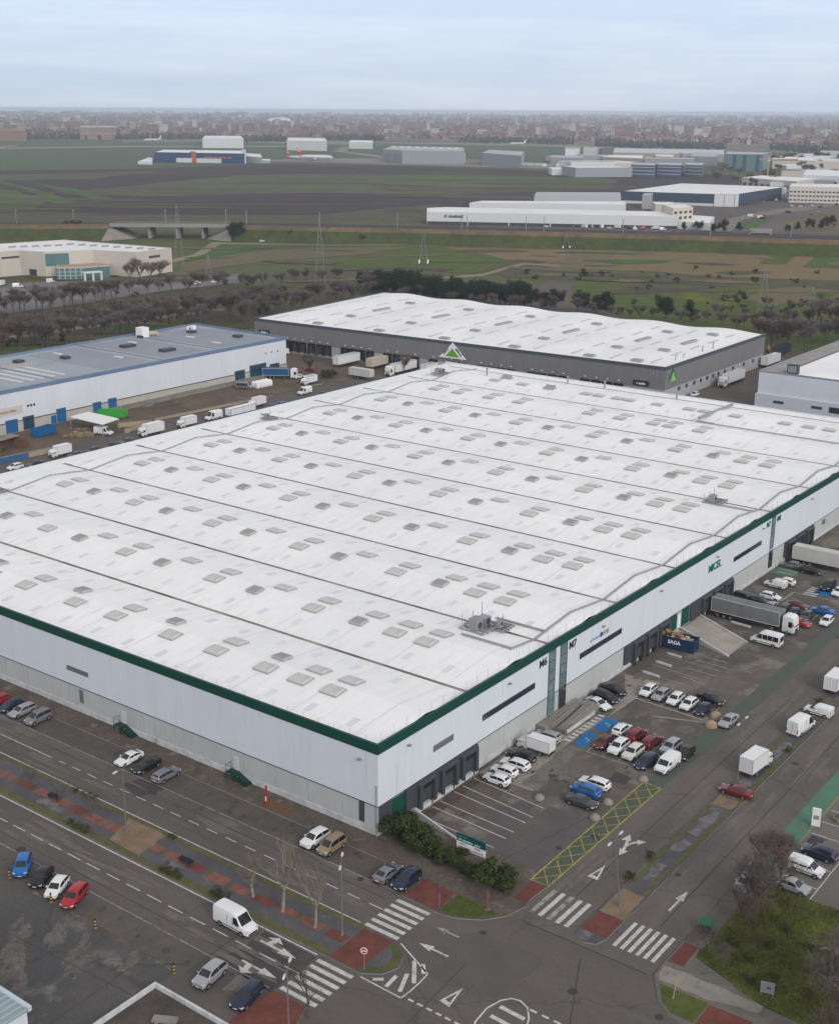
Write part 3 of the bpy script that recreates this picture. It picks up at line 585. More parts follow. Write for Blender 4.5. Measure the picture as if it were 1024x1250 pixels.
# ------------------------------------------------------------------ main warehouse
M_wallw = mat('white_cladding', (0.66, 0.7, 0.76), 0.45, c2=(0.63, 0.67, 0.73), scale=0.45, fine=0.035, fscale=1.6, stretch=(1, 1, 0.1), stain=(0.58, 0.61, 0.66), stain_at=0.66, stain_scale=0.5)
M_precast = mat('precast_concrete', (0.47, 0.485, 0.485), 0.85, c2=(0.42, 0.435, 0.435), scale=0.4, fine=0.06, fscale=2, stretch=(1, 1, 0.3))
M_plinth = mat('white_plinth', (0.6, 0.61, 0.64), 0.7, c2=(0.42, 0.42, 0.42), scale=0.9, fine=0.1, fscale=4)
M_fgreen = mat('dark_green_fascia', (0.008, 0.062, 0.045), 0.4, var=0.08, scale=0.3)
M_roofw = mat('white_roof_membrane', (0.87, 0.87, 0.865), 0.7, c2=(0.8, 0.805, 0.815), scale=0.05, fine=0.035, fscale=0.7, stretch=(0.35, 1, 1), stain=(0.76, 0.77, 0.79), stain_at=0.63, stain_scale=0.5)
def roof_dirt(m, period=18.0, off=0.25):
    t = m.node_tree; bs = t.nodes['Principled BSDF']; src = bs.inputs['Base Color'].links[0].from_socket; N = t.nodes.new; L = t.links.new
    tc = N('ShaderNodeTexCoord'); sp = N('ShaderNodeSeparateXYZ'); L(tc.outputs['Object'], sp.inputs[0])
    def M(op, a, b_=None):
        n = N('ShaderNodeMath'); n.operation = op
        for i, v in enumerate((a, b_)):
            if v is None: continue
            if isinstance(v, (int, float)): n.inputs[i].default_value = v
            else: L(v, n.inputs[i])
        return n.outputs[0]
    u = M('FRACT', M('DIVIDE', M('ADD', sp.outputs[0], off), period)); d = M('MULTIPLY', M('MINIMUM', u, M('SUBTRACT', 1.0, u)), period)
    pr = N('ShaderNodeMapRange'); pr.inputs[1].default_value = 0.3; pr.inputs[2].default_value = 4.5; pr.inputs[3].default_value = 1; pr.inputs[4].default_value = 0; L(d, pr.inputs[0])
    def streak(sx, sy, lo, hi, amt):
        mp = N('ShaderNodeMapping'); mp.inputs['Scale'].default_value = (sx, sy, 1); L(tc.outputs['Object'], mp.inputs[0])
        n = N('ShaderNodeTexNoise'); n.inputs['Scale'].default_value = 1; n.inputs['Detail'].default_value = 6; n.inputs['Roughness'].default_value = .6; L(mp.outputs[0], n.inputs['Vector'])
        r = N('ShaderNodeMapRange'); r.inputs[1].default_value = lo; r.inputs[2].default_value = hi; r.inputs[4].default_value = amt; L(n.outputs['Fac'], r.inputs[0]); return r.outputs[0]
    def mixc(fac, col, c, bt='MIX'):
        x = N('ShaderNodeMix'); x.data_type = 'RGBA'; x.blend_type = bt; L(fac, x.inputs[0]); L(col, x.inputs[6]); x.inputs[7].default_value = (*c, 1); return x.outputs[2]
    col = mixc(M('MULTIPLY', streak(.28, 1.9, .46, .8, .5), pr.outputs[0]), src, (.5, .46, .41))
    col = mixc(streak(.1, 1.3, .54, .85, .25), col, (.6, .6, .6)); col = mixc(streak(.05, .06, .52, .75, .16), col, (.66, .66, .66))
    rib = M('LESS_THAN', M('FRACT', M('DIVIDE', sp.outputs[1], 1.9)), .05)
    col = mixc(M('MULTIPLY', rib, .16), col, (.55, .55, .55)); L(col, bs.inputs['Base Color'])
roof_dirt(M_roofw)
M_gutter = mat('gutter_grime', (0.085, 0.075, 0.07), 0.9, c2=(0.33, 0.3, 0.28), scale=0.16, fine=0.3, fscale=2, stretch=(4, 1, 1))
M_skyl = mat('skylight_dome', (0.56, 0.545, 0.535), 0.4, c2=(0.47, 0.46, 0.45), scale=0.6)
M_skyf = mat('skylight_kerb', (0.36, 0.35, 0.34), 0.6)
M_vent = mat('vent_louvre', (0.43, 0.425, 0.42), 0.55, c2=(0.37, 0.365, 0.36), scale=2)
M_ventd = mat('vent_slot', (0.31, 0.305, 0.305), 0.6)
M_patchr = mat('rooflight_sheet', (0.62, 0.655, 0.73), 0.5, c2=(0.72, 0.735, 0.76), scale=0.25)
M_galv = mat('galvanised_steel', (0.34, 0.35, 0.37), 0.45, metal=0.5)
M_dgrey = mat('dark_grey_steel', (0.06, 0.065, 0.075), 0.5)
M_black = mat('black_rubber', (0.018, 0.018, 0.02), 0.7)
M_dgreen = mat('green_door', (0.004, 0.075, 0.05), 0.45)
M_glass = mat('window_glass', (0.03, 0.034, 0.04), 0.12, spec=0.6)
M_gglass = mat('green_glass', (0.1, 0.165, 0.17), 0.15, c2=(0.17, 0.23, 0.235), scale=0.35, spec=0.6)
M_louv = mat('grey_louvre', (0.26, 0.265, 0.27), 0.6)
M_whitep = mat('white_paint', (0.78, 0.78, 0.78), 0.5)
M_textg = mat('letter_green', (0.0, 0.14, 0.1), 0.5)
M_textd = mat('letter_dark', (0.02, 0.035, 0.035), 0.5)

WH = thing('white_warehouse', 'huge white warehouse with dark green roof edge and rows of skylights', 'warehouse')
XL, YL, HT = 183.0, 123.4, 11.04
GX = lambda k: max(0.0, 18.0*k-0.25)
def roof_z(x):
    u = ((x+0.25) % 18.0)/18.0
    return 10.3+0.95*(1-abs(2*u-1))
# walls: plinth, precast band, cladding, fascia
b = MB()
b.box(-0.06, XL, 0, YL, 0, 0.85); b.build('plinth', M_plinth, WH)
b = MB(); b.box(0.02, XL-0.1, 0.02, YL-0.1, 0.85, 3.6); b.build('precast_wall', M_precast, WH)
b = MB(); b.box(0.0, XL-0.1, 0.0, YL-0.1, 3.68, 9.86); b.build('cladding', M_wallw, WH)
MB().box(-0.05, XL, -0.05, YL, 3.6, 3.68).build('drip_flashing', M_dgrey, WH)
b = MB()
b.box(-0.06, 0.24, -0.06, YL, 9.86, HT); b.box(0.24, XL, -0.06, 0.24, 9.86, HT)
b.build('fascia', M_fgreen, WH)
MB().box(XL-0.3, XL, 0.24, YL, 9.5, 10.75).box(0.24, XL-0.3, YL-0.12, YL+0.1, 9.5, 10.2).build('parapet', M_wallw, WH)
b = MB()
for x in np.arange(6.05, XL-1, 6.0): b.box(x-.012, x+.012, -.008, .01, 3.7, 9.85)
for y in np.arange(6.05, YL-1, 6.0): b.box(-.008, .01, y-.012, y+.012, 3.7, 9.85)
b.build('cladding_joint', mat('joint_grey', (.55, .58, .63), .6), WH)['kind'] = 'stuff'
b = MB()
for x in np.arange(12.5, XL-1, 12.0): b.box(x-.02, x+.02, .0, .03, .86, 3.59)
for y in np.arange(5, YL-1, 5.0): b.box(.0, .03, y-.02, y+.02, .86, 3.59)
b.build('precast_joint', mat('joint_dark', (.36, .36, .34), .8), WH)['kind'] = 'stuff'
# undulating roof
b = MB(); xs = []
for k in range(11):
    xs += [GX(k), 18*k+8.75]
xs = [x for x in xs if x < XL-0.4]+[XL-0.4]
ysr = list(np.linspace(0.24, 100, 9))+[104, 107, 110, 112.5, 115, 117.5, 120, YL-0.16]
hip = lambda z, y: min(z, 10.1+(YL-y)*0.09)          # the slopes die out towards the back-street eave
for i in range(len(xs)-1):
    xa, xb_ = xs[i], xs[i+1]
    if xb_-xa < 0.01: continue
    for q in range(4):
        x0, x1 = xa+(xb_-xa)*q/4, xa+(xb_-xa)*(q+1)/4
        za = roof_z(x0+1e-4) if (i or q) else 10.6; zb = roof_z(x1-1e-4)
        for y0, y1 in zip(ysr[:-1], ysr[1:]):
            b.quad((x0, y0, hip(za, y0)), (x1, y0, hip(zb, y0)), (x1, y1, hip(zb, y1)), (x0, y1, hip(za, y1)))
b.build('roof', M_roofw, WH)
for k in range(1, 11):
    gx = 18*k-0.25
    MB().box(gx-0.48, gx+0.48, 1.0, YL-3.5, roof_z(gx)+0.004, roof_z(gx)+0.03).build('roof_gutter', M_gutter, WH)
# pale rooflight sheets in the slopes
b = MB()
for k in range(10):
    for (dx, off) in ((3.1, 0.0), (14.6, 3.0)):
        x0 = 18*k+dx
        for yy in np.arange(6+off, 118, 6.15):
            za, zb = roof_z(x0-0.9)+0.012, roof_z(x0+0.9)+0.012
            b.quad((x0-0.9, yy-0.45, za), (x0+0.9, yy-0.45, zb), (x0+0.9, yy+0.45, zb), (x0-0.9, yy+0.45, za))
o = b.build('rooflight_sheet', M_patchr, WH); o['kind'] = 'stuff'
# welded seams of the membrane
b = MB()
for yy in np.arange(4, 122, 9.35):
    for i in range(len(xs)-1):
        xa, xb_ = xs[i], xs[i+1]
        za = roof_z(xa+1e-4) if i else 10.6; zb = roof_z(xb_-1e-4)
        b.quad((xa, yy, za+0.008), (xb_, yy, zb+0.008), (xb_, yy+0.07, zb+0.008), (xa, yy+0.07, za+0.008))
b.build('roof_seam', mat('membrane_seam', (0.6, 0.6, 0.61), 0.7), WH)['kind'] = 'stuff'

def skylight_mesh(w, d, dark):
    b = MB()
    if dark:
        b.box(-w/2, w/2, -d/2, d/2, -0.2, 0.42, 0)
        for i in range(7):
            t = -w/2+0.12+i*(w-0.24)/7
            b.box(t, t+0.1, -d/2+0.1, d/2-0.1, 0.424, 0.44, 1)
        b.box(-w/2-0.06, w/2+0.06, -d/2-0.06, d/2+0.06, 0.0, 0.1, 0)
        return b.mesh('smoke_vent', [M_vent, M_ventd])
    b.box(-w/2, w/2, -d/2, d/2, -0.2, 0.22, 1)
    secs = []
    for u, z in ((-1, 0.22), (-0.92, 0.3), (-0.5, 0.38), (0, 0.41), (0.5, 0.38), (0.92, 0.3), (1, 0.22)):
        f = 0.96 if abs(u) < 0.95 else 0.99
        secs.append([(u*w/2*0.98, -d/2*0.97, 0.225), (u*w/2*0.98, -d/2*0.86, z), (u*w/2*0.98, d/2*0.86, z), (u*w/2*0.98, d/2*0.97, 0.225)])
    b.loft(secs, 0, cap=True)
    return b.mesh('skylight', [M_skyl, M_skyf])
me_sky = skylight_mesh(2.05, 2.55, False); me_vent = skylight_mesh(1.75, 1.9, True)
sk = []          # x, y, dark
PAIRS = [12.3, 17.3, 31.2, 49.9, 68.7, 87.4, 105.8]
SING = [(22.8, 23.3), (39.3, 42.0), (58.0, 60.7), (76.8, 79.4), (95.2, 97.9)]
for k in range(8):
    for y in PAIRS:
        if y > 110: continue
        if not (k == 0 and y > 90): sk.append((18*k+7.1, y, False))
        if not (k == 1 and y > 80): sk.append((18*k+10.45, y, False))
    for a, c in SING:
        if k == 0: sk += [(7.1, a, False), (10.45, c, True)]
        else: sk += [(18*k+10.45, a, False), (18*k+7.1, c, True)]
for y in (34.5, 41.5, 45.3, 53.3, 61.0, 79.5, 87.7, 96.6, 103.4): sk += [(150.9, y, False), (154.0, y, False)]
for y in (13.2, 17.7, 23, 34.3, 41.8, 45.4, 53.3, 60.6, 63.7, 68.6, 72, 89.9, 97.9): sk.append((168.8, y, False))
pm = {False: (me_sky, 'skylight'), True: (me_vent, 'smoke_vent')}
seen = 0; rest = MB()
for x, y, d in sorted(sk, key=lambda s: (s[0]+60)**2+(s[1]+60)**2):
    z = roof_z(x)
    if not d:
        seen += 1
        if seen > 100:
            rest.v += [(v.co.x+x, v.co.y+y, v.co.z+z) for v in me_sky.vertices]
            o0 = len(rest.v)-len(me_sky.vertices)
            for p in me_sky.polygons: rest.f.append(tuple(o0+i for i in p.vertices)); rest.m.append(p.material_index)
            continue
    me, nm = pm[d]
    o = bpy.data.objects.new(nm, me); COL.objects.link(o); o.parent = WH
    o.location = (x+random.uniform(-.05, .05), y+random.uniform(-.05, .05), z); o.rotation_euler = (0, (-1 if (x % 18) < 8.75 else 1)*0.105, 0)
o = rest.build('far_skylights' if False else 'skylight_rows', [M_skyl, M_skyf], WH); o['kind'] = 'stuff'
# cable trays that ride over the ridges
def tray(y, x0, x1, w=0.14):
    b = MB(); pts = [x for x in xs if x0 < x < x1]; pts = [x0]+pts+[x1]
    for i in range(len(pts)-1):
        xa, xb_ = pts[i], pts[i+1]; za, zb = roof_z(xa+1e-3)+0.12, roof_z(xb_-1e-3)+0.12
        v = [(xa, y-w, za), (xb_, y-w, zb), (xb_, y+w, zb), (xa, y+w, za)]
        b.add(v+[(p[0], p[1], p[2]+0.1) for p in v], [(3, 2, 1, 0), (4, 5, 6, 7), (0, 1, 5, 4), (1, 2, 6, 5), (2, 3, 7, 6), (3, 0, 4, 7)])
        n = max(1, int((xb_-xa)/2.5))
        for j in range(n):
            t = xa+(xb_-xa)*j/n; b.box(t, t+0.08, y-w, y+w, roof_z(t)-0.02, roof_z(t)+0.13)
    return b
tray(2.95, 30, 150).build('cable_tray', M_galv, WH)
tray(112.0, 26, 181, 0.12).build('cable_tray', M_galv, WH)
for gx, y0, y1 in ((30.2, 3.0, 10.5), (38.2, 3.0, 10.5), (104.6, 3, 9.5), (160.5, 3, 40)):
    MB().box(gx-0.14, gx+0.14, y0, y1, roof_z(gx)+0.12, roof_z(gx)+0.3).build('cable_tray', M_galv, WH)
MB().box(161, 161.5, 36, 40, roof_z(161), roof_z(161)+0.3).box(161.5, 179, 39.4, 39.9, 10.9, 11.5).build('cable_tray', M_galv, WH)
# edge safety posts
b = MB()
for x in np.arange(1.2, XL-4, 2.25): b.tube([(x, 0.5, 10.4), (x, 0.5, 12.0)], 0.02, 4)
for y in np.arange(2.0, 40, 2.25): b.tube([(0.5, y, 10.4), (0.5, y, 11.5)], 0.02, 4)
b.build('guard_post', M_galv, WH)['kind'] = 'stuff'
# windows, louvres and doors
def strip_window(x0, x1, z0, z1, dark=M_glass):
    w = MB().box(x0, x1, -0.05, 0.03, z0, z1).build('window', M_dgrey, WH)
    n = max(2, int((x1-x0)/1.3)); st = (x1-x0-0.1)/n
    g = MB()
    for i in range(n): g.box(x0+0.08+i*st, x0+i*st+st, -0.075, -0.05, z0+0.1, z1-0.1)
    g.build('pane', dark, w)
strip_window(19.7, 31.3, 6.05, 6.85); strip_window(42.3, 53.8, 6.1, 6.9); strip_window(91, 102.2, 6.1, 6.9); strip_window(139, 149, 6, 7)
def louvre(x0, x1, y0, y1, z0, z1, name='louvre'):
    b = MB().box(x0, x1, y0, y1, z0, z1, 0)
    for z in np.arange(z0+0.12, z1-0.05, 0.22):
        if x1-x0 > y1-y0: b.box(x0+0.05, x1-0.05, y0-0.02, y0, z, z+0.1, 1)
        else: b.box(x0-0.02, x0, y0+0.05, y1-0.05, z, z+0.1, 1)
    return b.build(name, [M_louv, M_dgrey], WH)
louvre(9.9, 13.8, -0.05, 0.02, 6.05, 6.85)
louvre(-0.05, 0.02, 47.3, 51.6, 5.55, 6.2)
louvre(-0.05, 0.02, 48.6, 49.4, 1.5, 3.4, 'vent_door')
MB().box(-0.05, 0.03, 1.9, 2.6, 1.2, 3.55).build('vent_door', M_dgrey, WH)
# glazed stair strips
for x0, x1 in ((34.45, 36.05), (37.25, 38.95), (106.0, 107.5)):
    w = MB().box(x0, x1, -0.09, 0.0, 1.0 if x0 < 100 else 4.2, 9.84).build('window', M_gglass, WH)
    g = MB()
    for z in np.arange(1.6, 9.8, 1.35): g.box(x0, x1, -0.12, -0.09, z, z+0.06)
    g.box(x0, x0+0.06, -0.12, -0.09, 1, 9.84); g.box(x1-0.06, x1, -0.12, -0.09, 1, 9.84)
    g.build('mullion', M_dgrey, w)
for x0, x1 in ((37.4, 38.8), (106.1, 107.4)): MB().box(x0, x1, -0.16, -0.09, 0.85, 3.9).build('door', M_glass, WH)
# loading docks
def dock(xc, w=3.2, z0=0.6, z1=3.3, kind='green'):
    d = MB().box(xc-w/2+0.45, xc+w/2-0.45, -0.1, -0.02, z0, z1-0.5).build('dock_door', M_dgreen if kind == 'green' else M_dgrey, WH)
    s = MB(); s.box(xc-w/2, xc-w/2+0.5, -0.72, -0.02, z0-0.1, z1, 0); s.box(xc+w/2-0.5, xc+w/2, -0.72, -0.02, z0-0.1, z1, 0); s.box(xc-w/2, xc+w/2, -0.72, -0.02, z1, z1+0.22, 0)
    s.box(xc-w/2+0.5, xc+w/2-0.5, -0.68, -0.1, z1-0.55, z1, 1)
    s.build('dock_shelter', [M_dgrey, M_black], d)
    MB().box(xc-w/2+0.55, xc-w/2+0.8, -0.5, -0.12, 0.1, z0).box(xc+w/2-0.8, xc+w/2-0.55, -0.5, -0.12, 0.1, z0).build('bumper', M_black, d)
MB().box(4.62, 18.6, -0.28, -0.02, 0.9, 3.58).build('dock_surround', M_dgrey, WH)
for x in (8.25, 12.45, 16.5): dock(x)
MB().box(5.6, 18.4, -0.5, -0.06, 0, 0.6).build('dock_ledge', M_plinth, WH)
MB().box(2.5, 4.6, -0.07, -0.02, 0.3, 3.5).build('green_door', M_dgreen, WH)
MB().box(0.1, 2.45, -0.07, -0.02, 0.9, 3.55).build('grey_panel', M_dgrey, WH); None
MB().box(54.8, 68.2, -0.28, -0.02, 0.9, 3.58).build('dock_surround', M_dgrey, WH)
for x in (58.6, 62.6, 66.4): dock(x, 3.2, 0.6, 3.3, 'dark')
for x0, x1 in ((68.6, 71.2), (72.9, 75.4)): MB().box(x0, x1, -0.08, -0.02, 0.9, 3.55).build('green_door', M_dgreen, WH)
MB().box(71.5, 72.5, -0.08, -0.02, 0.9, 3.1).build('door', M_whitep, WH)
MB().box(75.7, 91.0, -0.28, -0.02, 0.9, 3.58).build('dock_surround', M_dgrey, WH)
for x in (80.8, 84.9, 88.8): dock(x, 3.2, 0.6, 3.3, 'dark')
MB().box(112.8, 126.2, -0.28, -0.02, 0.9, 3.58).build('dock_surround', M_dgrey, WH)
for x in (115.2, 119.4, 123.8): dock(x, 3.2, 0.6, 3.3, 'dark')
for x in (131, 143, 155): louvre(x, x+1.6, -0.05, 0.02, 2.2, 3.2, 'window')
# outside stairs on the long front
for y in (40.3, 20.6):
    s = MB(); s.box(-1.1, -0.08, y, y+1.4, 1.0, 1.1, 0)
    for xx in (-1.05, -.15):
        for yy in (y+.05, y+1.35): s.box(xx-.05, xx+.05, yy-.05, yy+.05, .12, 1.0)
    for k in range(6): s.box(-1.1, -.1, y-(k+1)*.32, y-k*.32, .93-k*.16, 1.0-k*.16)
    for xx in (-1.1, -.16): s.add([(xx, y, .75), (xx+.06, y, .75), (xx+.06, y-1.95, .1), (xx, y-1.95, .1), (xx, y, 1.05), (xx+.06, y, 1.05), (xx+.06, y-1.95, .25), (xx, y-1.95, .25)], [(3, 2, 1, 0), (4, 5, 6, 7), (0, 4, 7, 3), (1, 2, 6, 5)])
    st = s.build('stair', mat('stair_green', (0.006, 0.05, 0.034), 0.5), WH)
    r = MB()
    for yy in (y+1.35, y+0.1): r.tube([(-1.05, yy, 1.1), (-1.05, yy, 2.0)], 0.025, 5)
    r.tube([(-1.05, y+1.35, 2.0), (-1.05, y+0.1, 2.0), (-1.05, y-1.9, 1.1)], 0.025, 5); r.tube([(-0.1, y+1.35, 2.0), (-1.05, y+1.35, 2.0)], 0.025, 5); r.tube([(-0.15, y+1.35, 1.1), (-0.15, y+1.35, 2.0)], 0.025, 5)
    r.build('railing', M_dgrey, st)
    MB().box(-0.05, 0.03, y+0.25, y+1.05, 1.1, 2.75).build('door', mat('door_pale', (.55, .56, .58), .5), WH)
# lettering on the loading front
put_text('M6', 1.45, M_textd, WH, wall_mtx(33.1, -0.04, 8.4, 0), bold=0.02)
put_text('M7', 1.45, M_textd, WH, wall_mtx(40.35, -0.04, 8.5, 0), bold=0.02)
put_text('MICEL', 1.7, M_textg, WH, wall_mtx(83.8, -0.04, 6.95, 0), bold=0.04)
put_text('M7', 1.3, M_textg, WH, wall_mtx(104.6, -0.04, 8.6, 0), bold=0.02)
put_text('M8', 1.3, M_textg, WH, wall_mtx(109.1, -0.04, 8.6, 0), bold=0.02)
def strokes(parent, name, x0, x1, z, h, m, mtx, words=1, seed=0, depth=0.02):
    """unreadable small print: a row of letter-sized marks"""
    rr = random.Random(seed); b = MB(); x = x0; i = 0
    while x < x1:
        w = h*rr.uniform(0.3, 0.6)
        if rr.random() < 0.16: x += w; continue
        b.box(x, x+w*0.75, z, z+h*rr.choice((0.7, 0.75, 1.0)), 0, depth); x += w
    o = b.build(name, m, parent)
    o.matrix_local = mtx @ Matrix(((1, 0, 0, 0), (0, 1, 0, 0), (0, 0, 1, 0), (0, 0, 0, 1)))
    return o
strokes(WH, 'lettering', 0, 2.5, 0, 0.3, mat('letter_blue', (0.25, 0.27, 0.5), 0.5), wall_mtx(44.9, -0.03, 7.65, 0), seed=2)
for i, c in enumerate(((0.03, 0.06, 0.35), (0.45, 0.38, 0.1), (0.25, 0.27, 0.3))):
    MB().tube([(47.95+i*.84, -0.03, 7.85), (47.95+i*.84, -0.06, 7.85)], 0.36, 14, 0).build('emblem', mat('emblem_%d' % i, c, 0.5), WH)
# wall lamps
for x in (5, 25, 48, 65, 84, 102, 124): MB().box(x, x+0.35, -0.45, -0.03, 8.9, 9.05).build('wall_lamp', M_galv, WH)
MB().box(-0.4, -0.03, 2.2, 2.5, 8.6, 8.8).build('wall_lamp', M_galv, WH)
# downpipes
for y in (35, 70, 100): MB().tube([(-0.1, y, 0.2), (-0.1, y, 0.9)], 0.06, 5).build('downpipe', M_galv, WH)
MB().tube([(-0.14, 0.12, 0.1), (-0.14, 0.12, 6.2)], 0.05, 6).build('downpipe', M_galv, WH)

# rooftop machines: things that stand on the roof
def roof_ac(x, y, label, n=2, s=1.0, rz=0.0):
    z = roof_z(x)
    t = thing('rooftop_air_conditioner', label, 'air conditioner', (x, y, z), rz, 'rooftop machines')
    f = MB()
    for i in range(-2, 3): f.box(i*0.9*s-0.05, i*0.9*s+0.05, -1.5*s, 1.5*s, 0.05, 0.45)
    f.box(-2*s, 2*s, -1.5*s, -1.35*s, 0.45, 0.55); f.box(-2*s, 2*s, 1.35*s, 1.5*s, 0.45, 0.55); f.build('frame', M_galv, t)
    for i in range(n):
        c = MB(); x0 = -1.7*s+i*1.5*s
        c.box(x0, x0+1.2*s, -0.55*s, 0.45*s, 0.56, 0.56+1.15*s*(1 if i % 2 == 0 else 0.7), 0); c.build('casing', M_louv if i % 2 == 0 else M_galv, t)
        MB().tube([(x0+0.6*s, -0.56*s, 1.1), (x0+0.6*s, -0.61*s, 1.1)], 0.36*s, 12).build('fan', M_dgrey, t)
    p = MB(); p.tube([(1.4*s, 0.9*s, 0.6), (1.4*s, 0.9*s, 2.4*s)], 0.05); p.tube([(-1.8*s, 1.2*s, 0.6), (-1.8*s, 1.2*s, 1.9*s)], 0.04); p.tube([(-1.8*s, 1.0*s, 1.1), (1.9*s, 1.0*s, 1.1)], 0.06); p.tube([(0.2, 1.2*s, 0.6), (0.2, 1.2*s, 1.7*s)], 0.05)
    p.build('pipe', M_galv, t)
    return t
roof_ac(34.4, 10.3, 'big grey air conditioning plant on the white roof above the M6 sign', 2, 1.25)
roof_ac(36.2, 8.2, 'small grey condenser beside the big plant on the roof above the M6 sign', 1, 0.7)
roof_ac(106.2, 10.5, 'grey pipe frame unit on the white roof near the far stair strip', 1, 1.0)
roof_ac(33.5, 112.5, 'pipe rack unit at the left end of the white roof', 1, 0.9)
roof_ac(103.5, 113.2, 'white condenser on the white roof edge above the blue and white trailer', 1, 0.8)
roof_ac(167, 113.5, 'row of grey fans at the back corner of the white roof', 2, 1.1)
for x, y, lab in ((172.5, 103.0, 'thin upright flue on the back corner of the white roof'), (179.5, 83.5, 'white flue standing at the rear parapet of the white roof'), (180.5, 73.6, 'low grey flue next to the rear parapet left of the skylight row'), (180.3, 54.2, 'white flue box at the rear parapet facing the grey corner')):
    t = thing('roof_flue', lab, 'flue', (x, y, roof_z(x)), 0, 'rooftop machines')
    MB().tube([(0, 0, 0), (0, 0, 1.7)], 0.22, 10).build('pipe', M_galv, t); MB().tube([(0, 0, 1.7), (0, 0, 1.75), (0, 0, 1.95)], [0.4, 0.4, 0.05], 10).build('cowl', M_galv, t)
for x, y, lab in ((171.6, 96.5, 'dark louvred hatch standing open near the back of the white roof'), (168.5, 82.0, 'dark louvred hatch standing open in the middle of the back slope')):
    t = thing('roof_hatch', lab, 'hatch', (x, y, roof_z(x)), 0.1, 'rooftop machines')
    MB().box(-1, 1, -1.3, 1.3, -0.1, 0.3).build('kerb', M_skyf, t); o = MB().box(-1, 1, -1.3, 1.3, 0, 0.08).build('lid', M_ventd, t); o.location = (0, 0, 0.42); o.rotation_euler = (0, -0.35, 0)

# entrance ramps beside the stair strips
t = thing('access_ramp', 'concrete access ramp with steel railings under the green glass strips', 'ramp', (0, 0, 0))
b = MB(); b.box(31.8, 41.6, -1.4, -0.1, 0, 0.9); b.add([(33.6, -3.6, 0.0), (40.4, -3.6, 0.85), (40.4, -1.9, 0.85), (33.6, -1.9, 0.0), (40.4, -3.6, 0), (40.4, -1.9, 0)], [(0, 1, 2, 3), (0, 4, 1), (3, 2, 5), (4, 5, 2, 1)]); b.box(40.4, 42.4, -3.6, -1.4, 0, 0.88)
b.build('ramp_slab', M_conc, t)
for y0 in (-1.42, -1.88, -3.62):
    b = MB()
    x = 33.0
    while x < 41.6:
        zb = 0.9 if y0 > -1.5 else 0.85*max(0, min(1, (x-33.6)/6.8))
        b.tube([(x, y0, zb), (x, y0, zb+0.95)], 0.025, 4); x += 1.2
    za, zb = (0.9, 0.9) if y0 > -1.5 else (0.0, 0.85)
    b.tube([(33.0, y0, za+0.95), (41.4, y0, zb+0.95)], 0.03, 4); b.tube([(33.0, y0, za+0.5), (41.4, y0, zb+0.5)], 0.02, 4)
    b.build('railing', M_galv, t)
b = MB().box(33.4, 40.4, -3.75, -3.6, 0, 0.5); b.build('ramp_wall', M_plinth, t)
t = thing('loading_ramp', 'sloping concrete loading ramp with white edges up to the green doors', 'ramp')
b = MB(); b.add([(68.4, -9.6, 0.06), (75.0, -9.6, 0.06), (78.4, -0.6, 1.0), (71.8, -0.6, 1.0), (78.4, -0.6, 0), (71.8, -0.6, 0), (68.4, -9.6, 0), (75.0, -9.6, 0)], [(0, 1, 2, 3), (6, 0, 3, 5), (7, 4, 2, 1), (4, 5, 3, 2)]); b.build('ramp_slab', mat('ramp_concrete', (0.37, 0.33, 0.29), 0.9, c2=(0.29, 0.255, 0.22), scale=0.4, fine=0.2, fscale=4), t)
for dx in (0.0, 6.6):
    b = MB(); x0, x1 = 68.4+dx, 71.8+dx
    b.add([(x0-0.15, -9.8, 0.0), (x0+0.15, -9.8, 0.0), (x1+0.15, -0.6, 0.0), (x1-0.15, -0.6, 0.0), (x0-0.15, -9.8, 0.25), (x0+0.15, -9.8, 0.25), (x1+0.15, -0.6, 1.25), (x1-0.15, -0.6, 1.25)], [(4, 5, 6, 7), (0, 1, 5, 4), (1, 2, 6, 5), (2, 3, 7, 6), (3, 0, 4, 7)])
    b.build('ramp_wall', M_plinth, t)
t = thing('dock_ramp_wall', 'low white ramp wall running out from the corner loading bays to the hedge', 'wall')
MB().add([(6.0, -0.5, 0.05), (5.75, -0.5, 0.05), (4.45, -7.2, 0.05), (4.7, -7.2, 0.05), (6.0, -0.5, 0.95), (5.75, -0.5, 0.95), (4.45, -7.2, 0.3), (4.7, -7.2, 0.3)], [(7, 6, 5, 4), (0, 1, 5, 4), (1, 2, 6, 5), (2, 3, 7, 6), (3, 0, 4, 7)]).build('wall_panel', M_plinth, t)
for i, (x, y, ln) in enumerate(((64.0, -3.4, 2.2), (60.3, -3.6, 2.4), (56.0, -3.8, 2.6), (81.0, -6.2, 3.2), (92.0, -3.9, 3.0))):
    t = thing('wheel_guide', ('short white concrete wheel guide in front of the dark loading bays', 'white wheel guide before the middle dark loading bay', 'white wheel guide before the first dark loading bay', 'white wheel guide beside the grey articulated trailer', 'white wheel guide behind the cars past the grey trailer')[i], 'wheel guide', (x, y, 0.05), -0.08, 'wheel guides at the docks')
    MB().box(-0.15, 0.15, -ln/2, ln/2, 0, 0.25).build('guide_bar', M_plinth, t); MB().tube([(0, ln/2, 0.12), (0, ln/2+0.3, 0.12)], 0.1, 6).build('end_cap', M_galv, t)

